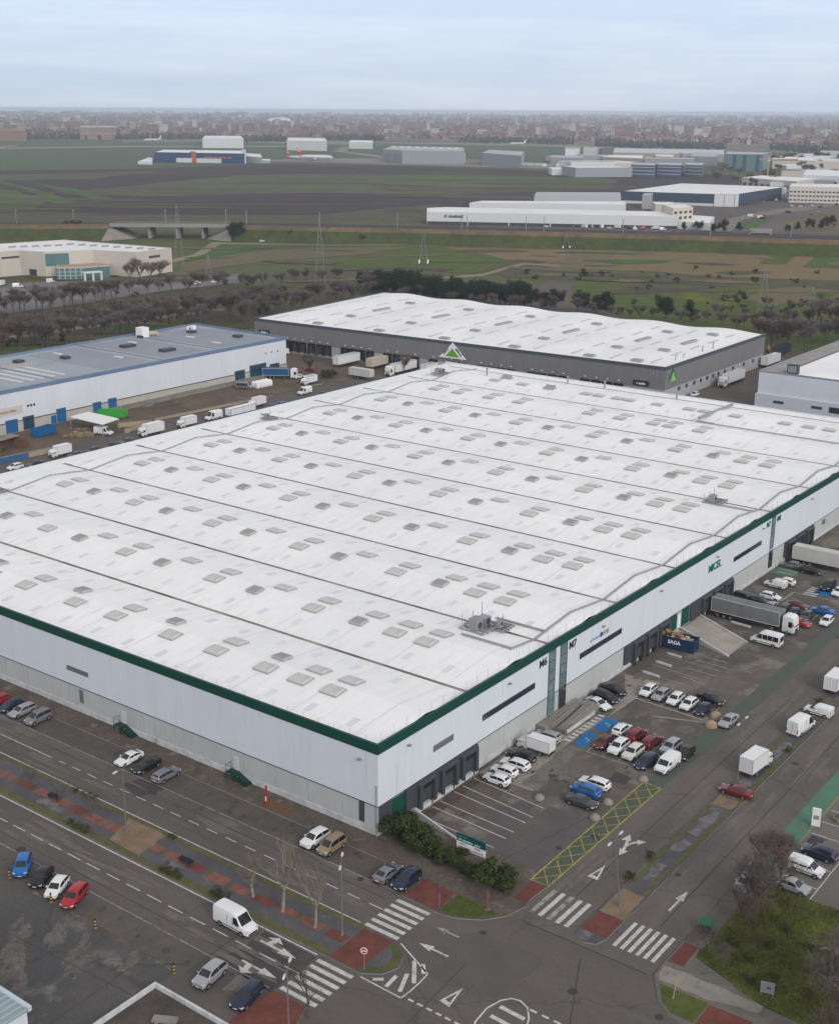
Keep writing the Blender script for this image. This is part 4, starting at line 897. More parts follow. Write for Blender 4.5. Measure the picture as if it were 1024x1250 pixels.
# ------------------------------------------------------------------ other buildings
def shell(name, label, cat, poly, h, wall, roof, para=0.0, pm=None, band=None, z0=0.0, overhang=0.0):
    """walls, roof deck set inside a parapet, optional coloured top band"""
    t = thing(name, label, cat)
    if sum(poly[i-1][0]*p[1]-p[0]*poly[i-1][1] for i, p in enumerate(poly)) < 0: poly = poly[::-1]
    c = Vector((sum(p[0] for p in poly)/len(poly), sum(p[1] for p in poly)/len(poly)))
    hw = min(h-(band or 0), h-para-0.1)
    MB().prism(poly, z0, hw).build('wall', wall, t)
    n = len(poly)
    def off(d):
        o = []
        for i in range(n):
            a, b_, e = Vector(poly[i-1]), Vector(poly[i]), Vector(poly[(i+1) % n])
            d1, d2 = (b_-a).normalized(), (e-b_).normalized(); n1, n2 = Vector((d1.y, -d1.x)), Vector((d2.y, -d2.x))
            k = (n1+n2); k = k/max(0.4, k.length_squared)*2*d
            o.append(tuple(b_+k))
        return o
    outp = off(0.06) if (band or pm) else poly
    inn = off(-max(0.35, para*0.6))
    top = h
    b = MB()
    for i in range(n):
        j = (i+1) % n
        b.quad((*outp[i], hw-0.02), (*outp[j], hw-0.02), (*outp[j], top), (*outp[i], top))
        b.quad((*outp[i], top), (*outp[j], top), (*inn[j], top), (*inn[i], top))
        b.quad((*inn[j], top-para-0.05), (*inn[i], top-para-0.05), (*inn[i], top), (*inn[j], top))
    b.build('parapet', pm or wall, t)
    MB().sheet(inn, top-max(para, 0.03)).build('roof', roof, t)
    return t
def wpane(parent, p, q, z0, z1, m, name='window', proud=0.06, deep=0.1):
    """a panel fixed to the wall line p-q (outside is to the right of p->q)"""
    a, b_ = Vector(p), Vector(q); d = (b_-a).normalized(); n = Vector((d.y, -d.x))
    bb = MB(); P = [a-n*deep, b_-n*deep, b_+n*proud, a+n*proud]
    bb.prism([tuple(v) for v in P], z0, z1)
    return bb.build(name, m, parent)
def along(p, q, t): return (p[0]+(q[0]-p[0])*t, p[1]+(q[1]-p[1])*t)

# grey warehouse with undulating white roof
M_gclad = mat('grey_cladding', (0.195, 0.193, 0.198), 0.5, c2=(0.18, 0.178, 0.183), scale=0.2, fine=0.08, fscale=1.5, stretch=(1, 1, 0.1))
M_gband = mat('slate_band', (0.07, 0.085, 0.1), 0.5)
M_ggrey = mat('grey_base_wall', (0.36, 0.375, 0.4), 0.6, var=0.06, scale=0.3)
M_roofw2 = mat('white_roof_bright', (0.84, 0.84, 0.84), 0.7, c2=(0.76, 0.76, 0.77), scale=0.06, fine=0.05, fscale=0.8)
gA, gB, gC, gD = (208.9, 219.2), (216.3, 75.0), (285.4, 76.0), (285.6, 226.4)
GW = thing('grey_warehouse', 'grey warehouse with wavy white roof and green triangle sign', 'warehouse')
MB().prism([gA, gB, gC, gD], 3.7, 9.1).build('cladding', M_gclad, GW)
MB().prism([along(gA, gC, 0.0004), along(gB, gD, 0.0004), along(gC, gA, 0.0004), along(gD, gB, 0.0004)], 0, 3.7).build('base_wall', M_ggrey, GW)
def rim(poly, z0, z1, th=0.35, grow=0.05):
    b = MB(); c = Vector((sum(p[0] for p in poly)/4, sum(p[1] for p in poly)/4))
    O = [Vector(p)+(Vector(p)-c).normalized()*grow for p in poly]; I = [Vector(p)+(c-Vector(p)).normalized()*th for p in poly]
    for i in range(len(poly)):
        j = (i+1) % len(poly)
        for (A0, A1) in ((O, None), (I, None)): pass
        b.quad((*O[i], z0), (*O[j], z0), (*O[j], z1), (*O[i], z1)); b.quad((*O[i], z1), (*O[j], z1), (*I[j], z1), (*I[i], z1)); b.quad((*I[j], z0), (*I[i], z0), (*I[i], z1), (*I[j], z1))
    return b
rim([gA, gB, gC, gD][::-1] if False else [gB, gC, gD, gA], 9.05, 10.0).build('fascia', M_gband, GW)
b = MB(); nb = 8; ny = 60
def gwz(u, v): return 9.75+0.75*(0.5-0.5*math.cos(2*math.pi*v*6))*min(1, u*6)*min(1, (1-u)*3+0.9)
for i in range(24):
    for j in range(ny):
        def pt(ii, jj):
            u, v = 0.006+0.988*ii/24, 0.004+0.992*jj/ny
            p = along(along(gA, gD, u), along(gB, gC, u), v)
            return (*p, gwz(u, v))
        b.quad(pt(i, j), pt(i, j+1), pt(i+1, j+1), pt(i+1, j))
b.build('roof', M_roofw2, GW, smooth=True)
me_gs = MB().box(-3.4, 3.4, -0.45, 0.45, -0.1, 0.16).mesh('rooflight', mat('rooflight_grey', (0.55, 0.55, 0.56), 0.6))
me_gv = MB().box(-1.0, 1.0, -1.5, 1.5, -0.1, 0.55).box(-0.8, 0.8, -1.3, 1.3, 0.55, 0.62).mesh('roof_vent', mat('roof_vent_grey', (0.33, 0.33, 0.34), 0.6))
me_gl = MB().box(-4.2, 4.2, -0.7, 0.7, -0.1, 0.5).mesh('roof_vent', mat('roof_vent_grey', (0.33, 0.33, 0.34), 0.6))
for j in range(12):
    for i in range(5):
        v = (j+0.5)/12; u = 0.1+0.18*i
        p = along(along(gA, gD, u), along(gB, gC, u), v)
        o = bpy.data.objects.new('rooflight', me_gs); COL.objects.link(o); o.parent = GW; o.location = (*p, gwz(u, v)+0.03); o.rotation_euler = (0, 0, 0.05)
for j in range(6):
    for i in range(4):
        v = (j+0.98)/6.0 if j < 5 else 0.93; u = 0.05+0.24*i
        p = along(along(gA, gD, u), along(gB, gC, u), min(v, .97))
        o = bpy.data.objects.new('roof_vent', me_gl if i == 2 else me_gv); COL.objects.link(o); o.parent = GW; o.location = (*p, gwz(u, min(v, .97))+0.05)
# dock doors of the grey front
def gpt(y): t = (gA[1]-y)/(gA[1]-gB[1]); return along(gA, gB, t)
for y in (205.3, 202.2, 199, 195.4, 192.1, 188.9, 182.1, 179, 175.8, 172.4, 165.8, 162.4, 155.7, 149.1, 142.6, 139.1, 132.4, 129.1, 125.7, 122.4, 115.5, 112.4, 109, 105.5, 98.7, 95.3, 91.9, 88.5):
    d = wpane(GW, gpt(y+1.05), gpt(y-1.05), 0.9, 3.75, M_dgrey, 'dock_door', 0.12)
    sh = MB()
    for (ya, yb, z0, z1) in ((y+1.3, y+1.0, 0.7, 4.0), (y-1.0, y-1.3, 0.7, 4.0), (y+1.3, y-1.3, 3.75, 4.1)):
        a_, b__ = Vector(gpt(ya)), Vector(gpt(yb)); dd = (b__-a_).normalized(); nn = Vector((dd.y, -dd.x)); zz = z0+(0.002 if z0 > 2 else 0)
        sh.prism([tuple(a_-nn*.1), tuple(b__-nn*.1), tuple(b__+nn*.6), tuple(a_+nn*.6)], zz, z1)
    sh.build('dock_shelter', M_black, d)
    wpane(GW, gpt(y+0.2), gpt(y-0.2), 4.75, 4.95, M_whitep, 'wall_lamp', 0.3)
sb = wpane(GW, gpt(217.2), gpt(212.8), 5.2, 6.5, M_textd, 'sign_board', 0.1)
strokes(sb, 'lettering', 0, 2.8, 0, 0.6, M_whitep, wall_mtx(gpt(216.4)[0]-0.12, gpt(216.4)[1], 5.5, math.atan2(gB[1]-gA[1], gB[0]-gA[0])), seed=5)
sb = wpane(GW, gpt(84.3), gpt(79.6), 4.1, 5.6, M_textd, 'sign_board', 0.1)
strokes(sb, 'lettering', 0, 2.7, 0, 0.62, M_whitep, wall_mtx(gpt(83.3)[0]-0.12, gpt(83.3)[1], 4.5, math.atan2(gB[1]-gA[1], gB[0]-gA[0])), seed=6)
AG = math.atan2(gB[1]-gA[1], gB[0]-gA[0])
p = gpt(142.3)
TS = thing('triangle_sign', 'white triangular sign with a green triangle and dark letters on the grey wall', 'sign', (p[0]-0.15, p[1], 5.1), AG)
tri = lambda w, h, y0=0: [(-w/2, y0), (w/2, y0), (0, y0+h)]
def tri_prism(poly, y0, y1, m, name):
    b = MB(); v = [(x, y0, z) for x, z in poly]+[(x, y1, z) for x, z in poly]
    b.add(v, [(0, 1, 2), (5, 4, 3), (0, 3, 4, 1), (1, 4, 5, 2), (2, 5, 3, 0)]); return b.build(name, m, TS)
tri_prism([(-4.7, 0), (4.7, 0), (0, 4.6)], -0.25, 0.05, M_whitep, 'panel')
tri_prism([(-2.5, 0.45), (2.5, 0.45), (0, 2.95)], -0.30, -0.24, mat('sign_green', (0.11, 0.36, 0.035), 0.5), 'green_triangle')
sl = math.atan2(4.6, 4.7)
put_text('LEROY', .85, M_textd, TS, Matrix.Translation((-2.05, -0.27, 1.75)) @ Matrix.Rotation(-sl, 4, 'Y') @ Matrix.Rotation(math.pi/2, 4, 'X'), bold=0.03)
put_text('MERLIN', .85, M_textd, TS, Matrix.Translation((2.05, -0.27, 1.75)) @ Matrix.Rotation(sl, 4, 'Y') @ Matrix.Rotation(math.pi/2, 4, 'X'), bold=0.03)
TS2 = thing('arrow_sign', 'bright green triangle emblem with a dark outline on the short grey side wall', 'sign', (220.6, gB[1]-0.05, 5.6), 0.0)
def trip(parent, poly, y0, y1, m, name):
    b = MB(); n = len(poly); v = [(x, y0, z) for x, z in poly]+[(x, y1, z) for x, z in poly]
    b.add(v, [tuple(range(n)), tuple(range(2*n-1, n-1, -1))]+[(i, n+i, n+(i+1) % n, (i+1) % n) for i in range(n)]); return b.build(name, m, parent)
trip(TS2, [(-2.2, 0.5), (0, 1.4), (2.2, 0.5), (0, 3.4)], -0.1, 0.05, mat('sign_dark_green', (0.02, 0.1, 0.05), 0.5), 'outline')
trip(TS2, [(-1.8, 0.0), (1.8, 0.0), (0, 2.6)], -0.16, -0.08, mat('sign_lime', (0.2, 0.55, 0.13), 0.5), 'green_triangle')
put_text('M1', 2.2, mat('letter_pale', (0.3, 0.3, 0.31), 0.5), GW, wall_mtx(gpt(78.3)[0]-0.07, gpt(78.3)[1], 7.1, AG))
put_text('M1', 2.4, mat('letter_pale', (0.3, 0.3, 0.31), 0.5), GW, wall_mtx(217.9, gB[1]-0.12, 7.1, 0.0))
for x in (225.3, 230.1, 235.1, 239.5, 243.7, 247.8, 251.5, 256.0, 262, 270.1, 277.1):
    wpane(GW, (x-.6, along(gB, gC, (x-.6-gB[0])/69)[1]), (x+.6, along(gB, gC, (x+.6-gB[0])/69)[1]), 2.3, 3.3, M_dgrey, 'window', 0.1)
for x, h in ((228, 1.3), (233, 1.0), (245, 1.5), (252, 1.8)): MB().tube([(x, 78, 9.8), (x, 78, 9.8+h), (x+0.5, 78, 9.9+h)], 0.18, 6).build('roof_pipe', M_galv, GW)

# left building with the blue edge
M_bluefas = mat('blue_grey_fascia', (0.12, 0.19, 0.3), 0.5, c2=(0.16, 0.22, 0.31), scale=0.4)
M_groof = mat('blue_grey_roof', (0.28, 0.325, 0.375), 0.7, c2=(0.34, 0.38, 0.42), scale=0.03, fine=0.08, fscale=0.6, stain=(0.24, 0.265, 0.315), stain_at=0.55, stain_scale=0.02)
M_paleclad = mat('pale_cladding', (0.64, 0.67, 0.71), 0.5, c2=(0.6, 0.63, 0.68), scale=0.2, fine=0.04, fscale=1.0, stretch=(1, 1, 0.15))
LB = shell('blue_edged_warehouse', 'pale warehouse with blue grey roof edge and grey roof behind the trucks', 'warehouse', [(20, 183.5), (185.2, 183.5), (186.2, 222.5), (20, 222.5)], 10.75, M_paleclad, M_groof, 0.5, M_bluefas, 0.95)
MB().box(20.1, 185.3, 183.38, 183.6, 0, 2.6).build('base_wall', mat('cream_base', (0.42, 0.41, 0.36), 0.8, var=0.08, scale=0.5), LB)
MB().box(20.1, 185.3, 183.25, 183.6, 2.6, 2.75).build('drip_flashing', M_dgrey, LB)
MB().box(112, 182, 181.9, 183.38, 0.0, 1.0).build('loading_ledge', M_conc, LB)
MB().box(112, 182, 181.75, 181.9, 1.0, 1.08).build('railing', M_galv, LB)
M_bdoor = mat('blue_door', (0.015, 0.12, 0.3), 0.5)
for x0, x1, z1 in ((86.2, 89.6, 3.3), (101.2, 104.0, 3.6), (99.4, 101.0, 2.2), (112.5, 115.2, 3.2), (117.5, 120.2, 3.4), (62, 66, 3.5), (74, 78, 3.5)): wpane(LB, (x0, 183.38), (x1, 183.38), 0.15, z1, M_bdoor, 'door', 0.08)
for x0, x1, z1 in ((91.2, 94.4, 3.4), (163.5, 167.5, 3.6), (169.6, 176.4, 4.3), (178, 182, 3.5)):
    d = wpane(LB, (x0, 183.38), (x1, 183.38), 0.15, z1, M_dgrey, 'door', 0.05); wpane(d, (x0+0.5, 183.3), (x1-0.5, 183.3), 0.3, z1-0.5, mat('blue_dark_door', (0.015, 0.06, 0.12), 0.5), 'door_leaf', 0.05)
sb = wpane(LB, (60, 183.5), (91.4, 183.5), 4.5, 6.5, mat('cream_sign', (0.55, 0.53, 0.5), 0.6), 'sign_board', 0.1)
strokes(sb, 'lettering', 0, 19, 0, 0.7, mat('letter_rust', (0.42, 0.22, 0.16), 0.6), wall_mtx(70.5, 183.36, 5.1, 0.0), seed=8)
for x in (93.0, 93.9, 94.8): MB().tube([(x, 183.45, 5.9), (x, 183.38, 5.9)], 0.3, 10).build('porthole', M_black, LB)
for x in (176.5, 179.0, 181.5): MB().tube([(x, 183.45, 7.0), (x, 183.38, 7.0)], 0.22, 8).build('porthole', M_black, LB)
for x0, x1 in ((60, 95), (96, 113)):                       # striped rooflights
    for i in range(int((x1-x0)/3.2)):
        x = x0+i*3.2; MB().box(x, x+1.2, 190, 206, 10.26, 10.34).build('rooflight', mat('rooflight_pale', (0.58, 0.57, 0.55), 0.5), LB)
for x0, x1, y0, y1 in ((58, 114, 206.5, 211),): MB().box(x0, x1, y0, y1, 10.27, 10.36).build('roof_walkway', mat('roof_walkway', (0.4, 0.38, 0.36), 0.8), LB)
for x0, x1 in ((120, 136), (141, 157), (162, 182)): MB().box(x0, x1, 187, 219, 10.262, 10.29).build('roof_panel', mat('roof_panel_mauve', (0.24, 0.255, 0.31), 0.7, c2=(0.28, 0.3, 0.345), scale=0.05), LB)
for x in (66, 104, 138.5, 159.5): MB().box(x, x+.5, 184.4, 221.8, 10.262, 10.36).build('roof_seam', mat('roof_seam_grey', (.2, .22, .25), .7), LB)
for x, y in ((126, 213), (151, 211), (168, 205), (133, 196), (166, 192)): MB().box(x, x+1.2, y, y+3.2, 10.2, 10.5).build('rooflight', mat('rooflight_pale', (0.58, 0.57, 0.55), 0.5), LB)
for x, y, w in ((111, 211, 2.2), (122.5, 206, 1.8), (144, 207, 4.2), (146.5, 193.5, 4.4), (173.5, 211, 2), (176.5, 194.5, 2)):
    MB().box(x, x+w, y, y+2.4, 10.2, 11.0).box(x+0.1, x+w-0.1, y+0.1, y+2.3, 11.0, 11.06).build('roof_vent', M_dgrey, LB)
t = thing('rooftop_air_conditioner', 'white box plant with tan duct on the grey roof of the blue edged warehouse', 'air conditioner', (160.5, 217.5, 10.25), 0, 'rooftop machines'); t.scale = (.72, .72, .8)
MB().box(-2.2, 1.6, -1.2, 2.6, 0, 3.6).build('casing', M_whitep, t); MB().tube([(1.6, 0, 1.2), (5.5, -1, 1.0), (6.5, -1, 0.2)], 0.7, 8).build('duct', mat('tan_duct', (0.5, 0.4, 0.29), 0.6), t); MB().box(-3.2, -2.2, -2, 1, 0, 0.9).build('frame', M_dgrey, t)
t = thing('rooftop_air_conditioner', 'pair of small white condensers at the back of the blue edged warehouse roof', 'air conditioner', (178.5, 216.5, 10.25), 0, 'rooftop machines')
MB().box(-1.6, -0.3, -0.5, 0.5, 0, 1.2).box(0.2, 1.5, -0.5, 0.5, 0, 1.2).build('casing', M_whitep, t); MB().tube([(-1, -0.51, .6), (-1, -.55, .6)], .4, 10).build('fan', M_dgrey, t)

# right white building
M_rw = mat('white_blue_cladding', (0.62, 0.67, 0.74), 0.5, c2=(0.58, 0.63, 0.7), scale=0.2, fine=0.03, fscale=1)
RW = shell('white_side_warehouse', 'white warehouse with grey roof gutter at the right edge', 'warehouse', [(228.2, -20), (300, -20), (300, 53.8), (228.2, 53.8)], 10.0, M_rw, M_roofw2, 0.25, M_galv, 0.12)
MB().prism([(227.6, -20), (228.2, -20), (228.2, 54.2), (227.6, 54.2)], 0, 3.9).build('base_wall', mat('white_base', (0.52, 0.56, 0.62), 0.6), RW)
MB().box(229, 299.5, 48.2, 53.4, 9.78, 9.86).build('roof_gutter', mat('roof_gutter_grey', (0.25, 0.24, 0.23), 0.9, c2=(0.33, 0.32, 0.31), scale=0.3), RW)
MB().box(229, 299.5, 47.5, 48.2, 9.78, 9.95).build('roof_kerb', mat('roof_kerb_brown', (0.2, 0.17, 0.15), 0.9), RW)
for y in (46.8, 36.5): wpane(RW, (227.6, y+2.2), (227.6, y-0.6), 1.9, 2.6, M_dgrey, 'window', 0.08)
wpane(RW, (227.6, 34), (227.6, 31.2), 1.4, 2.9, M_glass, 'window', 0.08)
t = thing('roof_plant_box', 'dark grey box standing on the roof edge of the white side warehouse', 'plant box', (230.3, 45.4, 9.8))
MB().box(-0.8, 0.8, -1.4, 1.4, 0, 2.4).build('casing', M_dgrey, t); MB().box(-0.84, -0.8, -1.1, 1.1, 0.4, 2.1).build('grille', M_galv, t)
t = thing('yard_wall', 'long low pale wall between the white warehouse roof and the side street', 'wall')
MB().box(186, 186.3, -20, 56, 0, 2.2).build('wall_panel', M_ggrey, t); MB().box(185.95, 186.35, -20, 56, 2.2, 2.35).build('coping', M_plinth, t)

# bottom-left shed roof and white kerb
SH = thing('roof_shed', 'shed with pale blue metal roof at the lower left corner', 'shed')
MB().box(-90, -43.6, 2, 30, 0, 4.0).build('wall', M_paleclad, SH)
b = MB(); b.quad((-90, 2, 4.5), (-43.4, 2, 4.1), (-43.4, 30, 4.1), (-90, 30, 4.5))
for i in range(40): yy = 2+i*0.7; b.box(-60, -43.45, yy, yy+0.06, 4.15, 4.34)
b.build('roof', mat('pale_blue_metal', (0.36, 0.43, 0.47), 0.45, var=0.08, scale=0.3), SH)
MB().box(-43.5, -43.1, 2, 30, 3.9, 4.35).build('gutter', mat('pale_gutter', (0.5, 0.56, 0.6), 0.5), SH)
t = thing('low_white_wall', 'low white boundary wall forming a corner by the south lot', 'wall')
MB().box(-48, -31.5, 0.0, 0.25, 0.04, 0.5).box(-31.75, -31.5, -9, 0.0, 0.04, 0.5).build('wall_panel', M_plinth, t)
sheet('walled_yard', rect(-48, -31.75, -9, 0), 0.056, mat('walled_yard_soil', (0.055, 0.05, 0.048), 0.9, c2=(0.1, 0.085, 0.07), scale=0.3, fine=0.25, fscale=3))
t = thing('concrete_bench', 'grey concrete block lying inside the low white walled corner', 'bench', (-34.4, -4.2, 0.05), 0.5); MB().box(-0.4, 0.4, -1.1, 1.1, 0.3, 0.5).build('seat', M_conc, t); MB().box(-0.3, 0.3, -0.9, -0.6, 0, 0.3).build('leg', M_conc, t); MB().box(-0.3, 0.3, 0.6, 0.9, 0, 0.3).build('leg', M_conc, t)
# ------------------------------------------------------------------ vehicles
M_tyre = mat('tyre_rubber', (0.015, 0.015, 0.016), 0.8)
M_rim = mat('alloy_rim', (0.3, 0.31, 0.32), 0.35, metal=0.7)
M_cglass = mat('car_glass', (0.015, 0.018, 0.022), 0.06, spec=0.7)
M_trim = mat('black_trim', (0.02, 0.02, 0.022), 0.6)
M_head = mat('headlight_lens', (0.55, 0.57, 0.6), 0.15)
M_tail = mat('tail_light_lens', (0.3, 0.015, 0.015), 0.25)
M_plate = mat('number_plate', (0.7, 0.7, 0.66), 0.5)
M_chassis = mat('chassis_dark', (0.03, 0.03, 0.033), 0.7)
PAINT = {k: mat('paint_'+k, c, 0.28, coat=0.6, metal=mt) for k, c, mt in (
    ('white', (0.72, 0.73, 0.74), 0), ('offwhite', (0.6, 0.6, 0.57), 0), ('silver', (0.36, 0.37, 0.39), 0.35), ('grey', (0.2, 0.21, 0.225), 0.3), ('darkgrey', (0.06, 0.063, 0.07), 0.2),
    ('black', (0.012, 0.012, 0.015), 0), ('navy', (0.015, 0.025, 0.055), 0.1), ('red', (0.36, 0.012, 0.02), 0), ('darkred', (0.17, 0.012, 0.02), 0), ('blue', (0.01, 0.13, 0.42), 0.1),
    ('gold', (0.3, 0.23, 0.13), 0.3), ('green', (0.02, 0.05, 0.035), 0.1), ('brownred', (0.12, 0.03, 0.025), 0.1), ('beige', (0.42, 0.37, 0.3), 0), ('teal', (0.05, 0.3, 0.35), 0), ('midblue', (0.03, 0.12, 0.24), 0))}
PW = PAINT['white']

def mirror_sec(x, pts):
    """pts: (y,z) from bottom to top centre on one side"""
    return [(x, -y, z) for y, z in pts]+[(x, y, z) for y, z in reversed(pts[:-1])]
def interp(tab, x):
    for i in range(len(tab)-1):
        if tab[i][0] <= x <= tab[i+1][0]:
            t = (x-tab[i][0])/(tab[i+1][0]-tab[i][0]); return tab[i][1]+(tab[i+1][1]-tab[i][1])*t
    return tab[-1][1] if x > tab[-1][0] else tab[0][1]

def wheel_mesh(r, w):
    b = MB(); b.tube([(0, -w/2, 0), (0, -w/2+0.03, 0), (0, w/2-0.03, 0), (0, w/2, 0)], [r*0.9, r, r, r*0.9], 16); return b.mesh('wheel', M_tyre)
def rim_mesh(r, w):
    b = MB(); b.tube([(0, -w/2-0.012, 0), (0, w/2+0.012, 0)], r*0.64, 12)
    for s in (-1, 1):
        for k in range(5):
            a = 2*math.pi*k/5
            b.tube([(0.2*r*math.cos(a), s*(w/2+0.016), 0.2*r*math.sin(a)), (0.6*r*math.cos(a), s*(w/2+0.016), 0.6*r*math.sin(a))], 0.02, 4)
    return b.mesh('rim', M_rim)
WHEELS = {}
def wheel_parts(r, w):
    if (r, w) not in WHEELS: WHEELS[(r, w)] = (wheel_mesh(r, w), rim_mesh(r, w))
    return WHEELS[(r, w)]

def lerp3(a, b, t): return tuple(a[i]+(b[i]-a[i])*t for i in range(3))
def bil(A, B, C, D, u, v): return lerp3(lerp3(A, B, u), lerp3(D, C, u), v)
def pane_on(b, A, B, C, D, u0, u1, v0, v1, off, m=0):
    P = [Vector(bil(A, B, C, D, u, v)) for u, v in ((u0, v0), (u1, v0), (u1, v1), (u0, v1))]
    n = (P[1]-P[0]).cross(P[3]-P[0]).normalized()*off
    b.add([p+n for p in P]+[p-n*0.5 for p in P], [(0, 1, 2, 3), (0, 4, 5, 1), (1, 5, 6, 2), (2, 6, 7, 3), (3, 7, 4, 0)], m)
CARK = {   # L, W, H, belt z, then the silhouette from nose to tail as (fraction of length, height); windscreen, roof end and back-glass fractions
    'hatch': (4.15, 1.78, 1.47, .93, [(0, .52), (.015, .66), (.06, .75), (.14, .82), (.25, .91), (.335, 1.17), (.42, 1.39), (.50, 1.455), (.62, 1.47), (.76, 1.44), (.86, 1.37), (.925, 1.14), (.965, .98), (.99, .86), (1, .60)], (.255, .42), (.865, .955)),
    'small': (3.7, 1.66, 1.50, .94, [(0, .55), (.015, .68), (.06, .78), (.13, .86), (.21, .95), (.30, 1.22), (.38, 1.43), (.46, 1.49), (.62, 1.50), (.78, 1.47), (.89, 1.38), (.945, 1.16), (.975, 1.0), (.992, .88), (1, .60)], (.215, .38), (.895, .97)),
    'sedan': (4.65, 1.82, 1.43, .92, [(0, .50), (.015, .64), (.06, .73), (.14, .81), (.26, .90), (.34, 1.14), (.42, 1.34), (.50, 1.415), (.60, 1.43), (.68, 1.38), (.76, 1.20), (.835, 1.02), (.90, 1.0), (.975, .97), (.992, .85), (1, .60)], (.265, .42), (.69, .825)),
    'coupe': (4.6, 1.85, 1.38, .90, [(0, .48), (.015, .61), (.06, .70), (.14, .79), (.27, .88), (.36, 1.10), (.45, 1.30), (.53, 1.37), (.62, 1.38), (.72, 1.32), (.82, 1.17), (.91, 1.0), (.97, .96), (.992, .84), (1, .58)], (.275, .45), (.73, .90)),
    'wagon': (4.65, 1.82, 1.48, .93, [(0, .52), (.015, .66), (.06, .75), (.14, .82), (.255, .91), (.335, 1.16), (.415, 1.38), (.49, 1.455), (.62, 1.48), (.78, 1.46), (.90, 1.40), (.95, 1.16), (.975, 1.0), (.992, .88), (1, .60)], (.26, .415), (.905, .97)),
    'suv':   (4.45, 1.87, 1.66, 1.05, [(0, .60), (.012, .80), (.05, .91), (.13, .98), (.235, 1.05), (.315, 1.34), (.395, 1.56), (.47, 1.64), (.62, 1.66), (.78, 1.63), (.88, 1.56), (.94, 1.30), (.97, 1.12), (.99, .98), (1, .66)], (.24, .395), (.885, .965)),
    'mpv':   (4.4, 1.82, 1.80, 1.05, [(0, .60), (.012, .78), (.05, .90), (.11, .98), (.185, 1.07), (.28, 1.42), (.37, 1.69), (.45, 1.77), (.62, 1.80), (.82, 1.78), (.92, 1.71), (.96, 1.40), (.98, 1.15), (.993, .98), (1, .66)], (.19, .37), (.925, .975))}
def car_proto(kind):
    Lc, Wc, Hc, bz, prof, wsr, rwr = CARK[kind]
    X = lambda f: Lc/2-f*Lc
    hw = Wc/2
    wt = [(0, .74), (.012, .82), (.04, .90), (.10, .965), (.2, 1), (.78, 1), (.9, .97), (.96, .92), (.99, .86), (1, .80)]
    fr = sorted(set([round(p_[0], 4) for p_ in prof]+[.1, .2, .285, .38, .56, .69, .80]))
    rings = {}
    def ring(f):
        zt = interp(prof, f); w = hw*interp(wt, f); k = max(0, min(1, (zt-bz)/(Hc-bz)))
        zb = .22 if .06 < f < .94 else .30
        b4 = min(bz+.03*f, zt-.03); wr = w*(.84-.13*k)
        return [(w*.84, zb), (w*.965, zb+.07), (w, zb+(b4-zb)*.5), (w*.995, b4-.11), (w*.945, b4), (max(wr*1.03, .1), zt-.012-.045*k), (wr*.86, zt+.004), (wr*.45, zt+.018), (0, zt+.022)]
    b = MB(); b.loft([mirror_sec(X(f), ring(f)) for f in fr][::-1], 0)
    r = .335 if kind in ('suv', 'mpv') else (.29 if kind == 'small' else .315)
    wx = (X(.175), X(.795))
    for x in wx:
        for s in (-1, 1): b.tube([(x, s*(hw-.12), r+.015), (x, s*(hw+.006), r+.015)], r*1.16, 16, 1)
    for s in (-1, 1): b.box(wx[1]+r*1.1, wx[0]-r*1.1, s*hw*.93, s*hw*.992, .2, .31, 1)
    b.box(X(.03), X(-.004), -hw*.62, hw*.62, .27, .42, 1); b.box(X(1.004), X(.97), -hw*.68, hw*.68, .26, .40, 1)
    b.box(X(.03), X(-.002), -hw*.40, hw*.40, .50, .585, 1)
    for s in (-1, 1): xm = X(wsr[0]+.075); b.box(xm-.06, xm+.1, s*(hw*.93), s*(hw+.17), bz+.01, bz+.14, 0)
    parts = [('body', b.mesh('body', [PW, M_trim], True, 38), None, None)]
    def strip_top(name, f0, f1, wide):
        g = MB(); n = 5; rows = []
        for i in range(n+1):
            f = f0+(f1-f0)*i/n; q = ring(f); wr = q[6][0]*1.08*wide; zt = interp(prof, f)
            rows.append([(X(f), wr*u, zt+.022-.02*abs(u)**2) for u in (-1, -.6, 0, .6, 1)])
        nx = Vector((1 if f0 < .5 else -1, 0, .8)).normalized()*.014
        for i in range(n):
            for j in range(4):
                A, B, C, D = rows[i][j], rows[i][j+1], rows[i+1][j+1], rows[i+1][j]
                g.add([Vector(v)+nx for v in (A, B, C, D)], [(0, 1, 2, 3)])
        parts.append((name, g.mesh(name, M_cglass, True), None, None))
    strip_top('windshield', wsr[0]+.006, wsr[1]-.008, .95); strip_top('rear_window', rwr[0]+.012, rwr[1]-.012, .86)
    def side(s):
        g = MB(); f0, f1 = wsr[0]+.06, rwr[1]-.035
        fm = (wsr[1]+rwr[0])/2-.02
        for a, c in ((f0, fm-.008), (fm+.008, f1)):
            n = 7; rows = []
            for i in range(n+1):
                f = a+(c-a)*i/n; q = ring(f); lo, hi = q[4], q[5]
                P = [(X(f), s*(lo[0]+(hi[0]-lo[0])*v+.012), lo[1]+(hi[1]-lo[1])*v) for v in (.10, .9)]
                if hi[1]-lo[1] < .05: P[1] = P[0]
                rows.append(P)
            for i in range(n):
                g.add([rows[i][0], rows[i+1][0], rows[i+1][1], rows[i][1]], [(0, 1, 2, 3) if s > 0 else (3, 2, 1, 0)])
        parts.append(('side_window', g.mesh('side_window', M_cglass), None, None))
    side(-1); side(1)
    zh = interp(prof, .05)
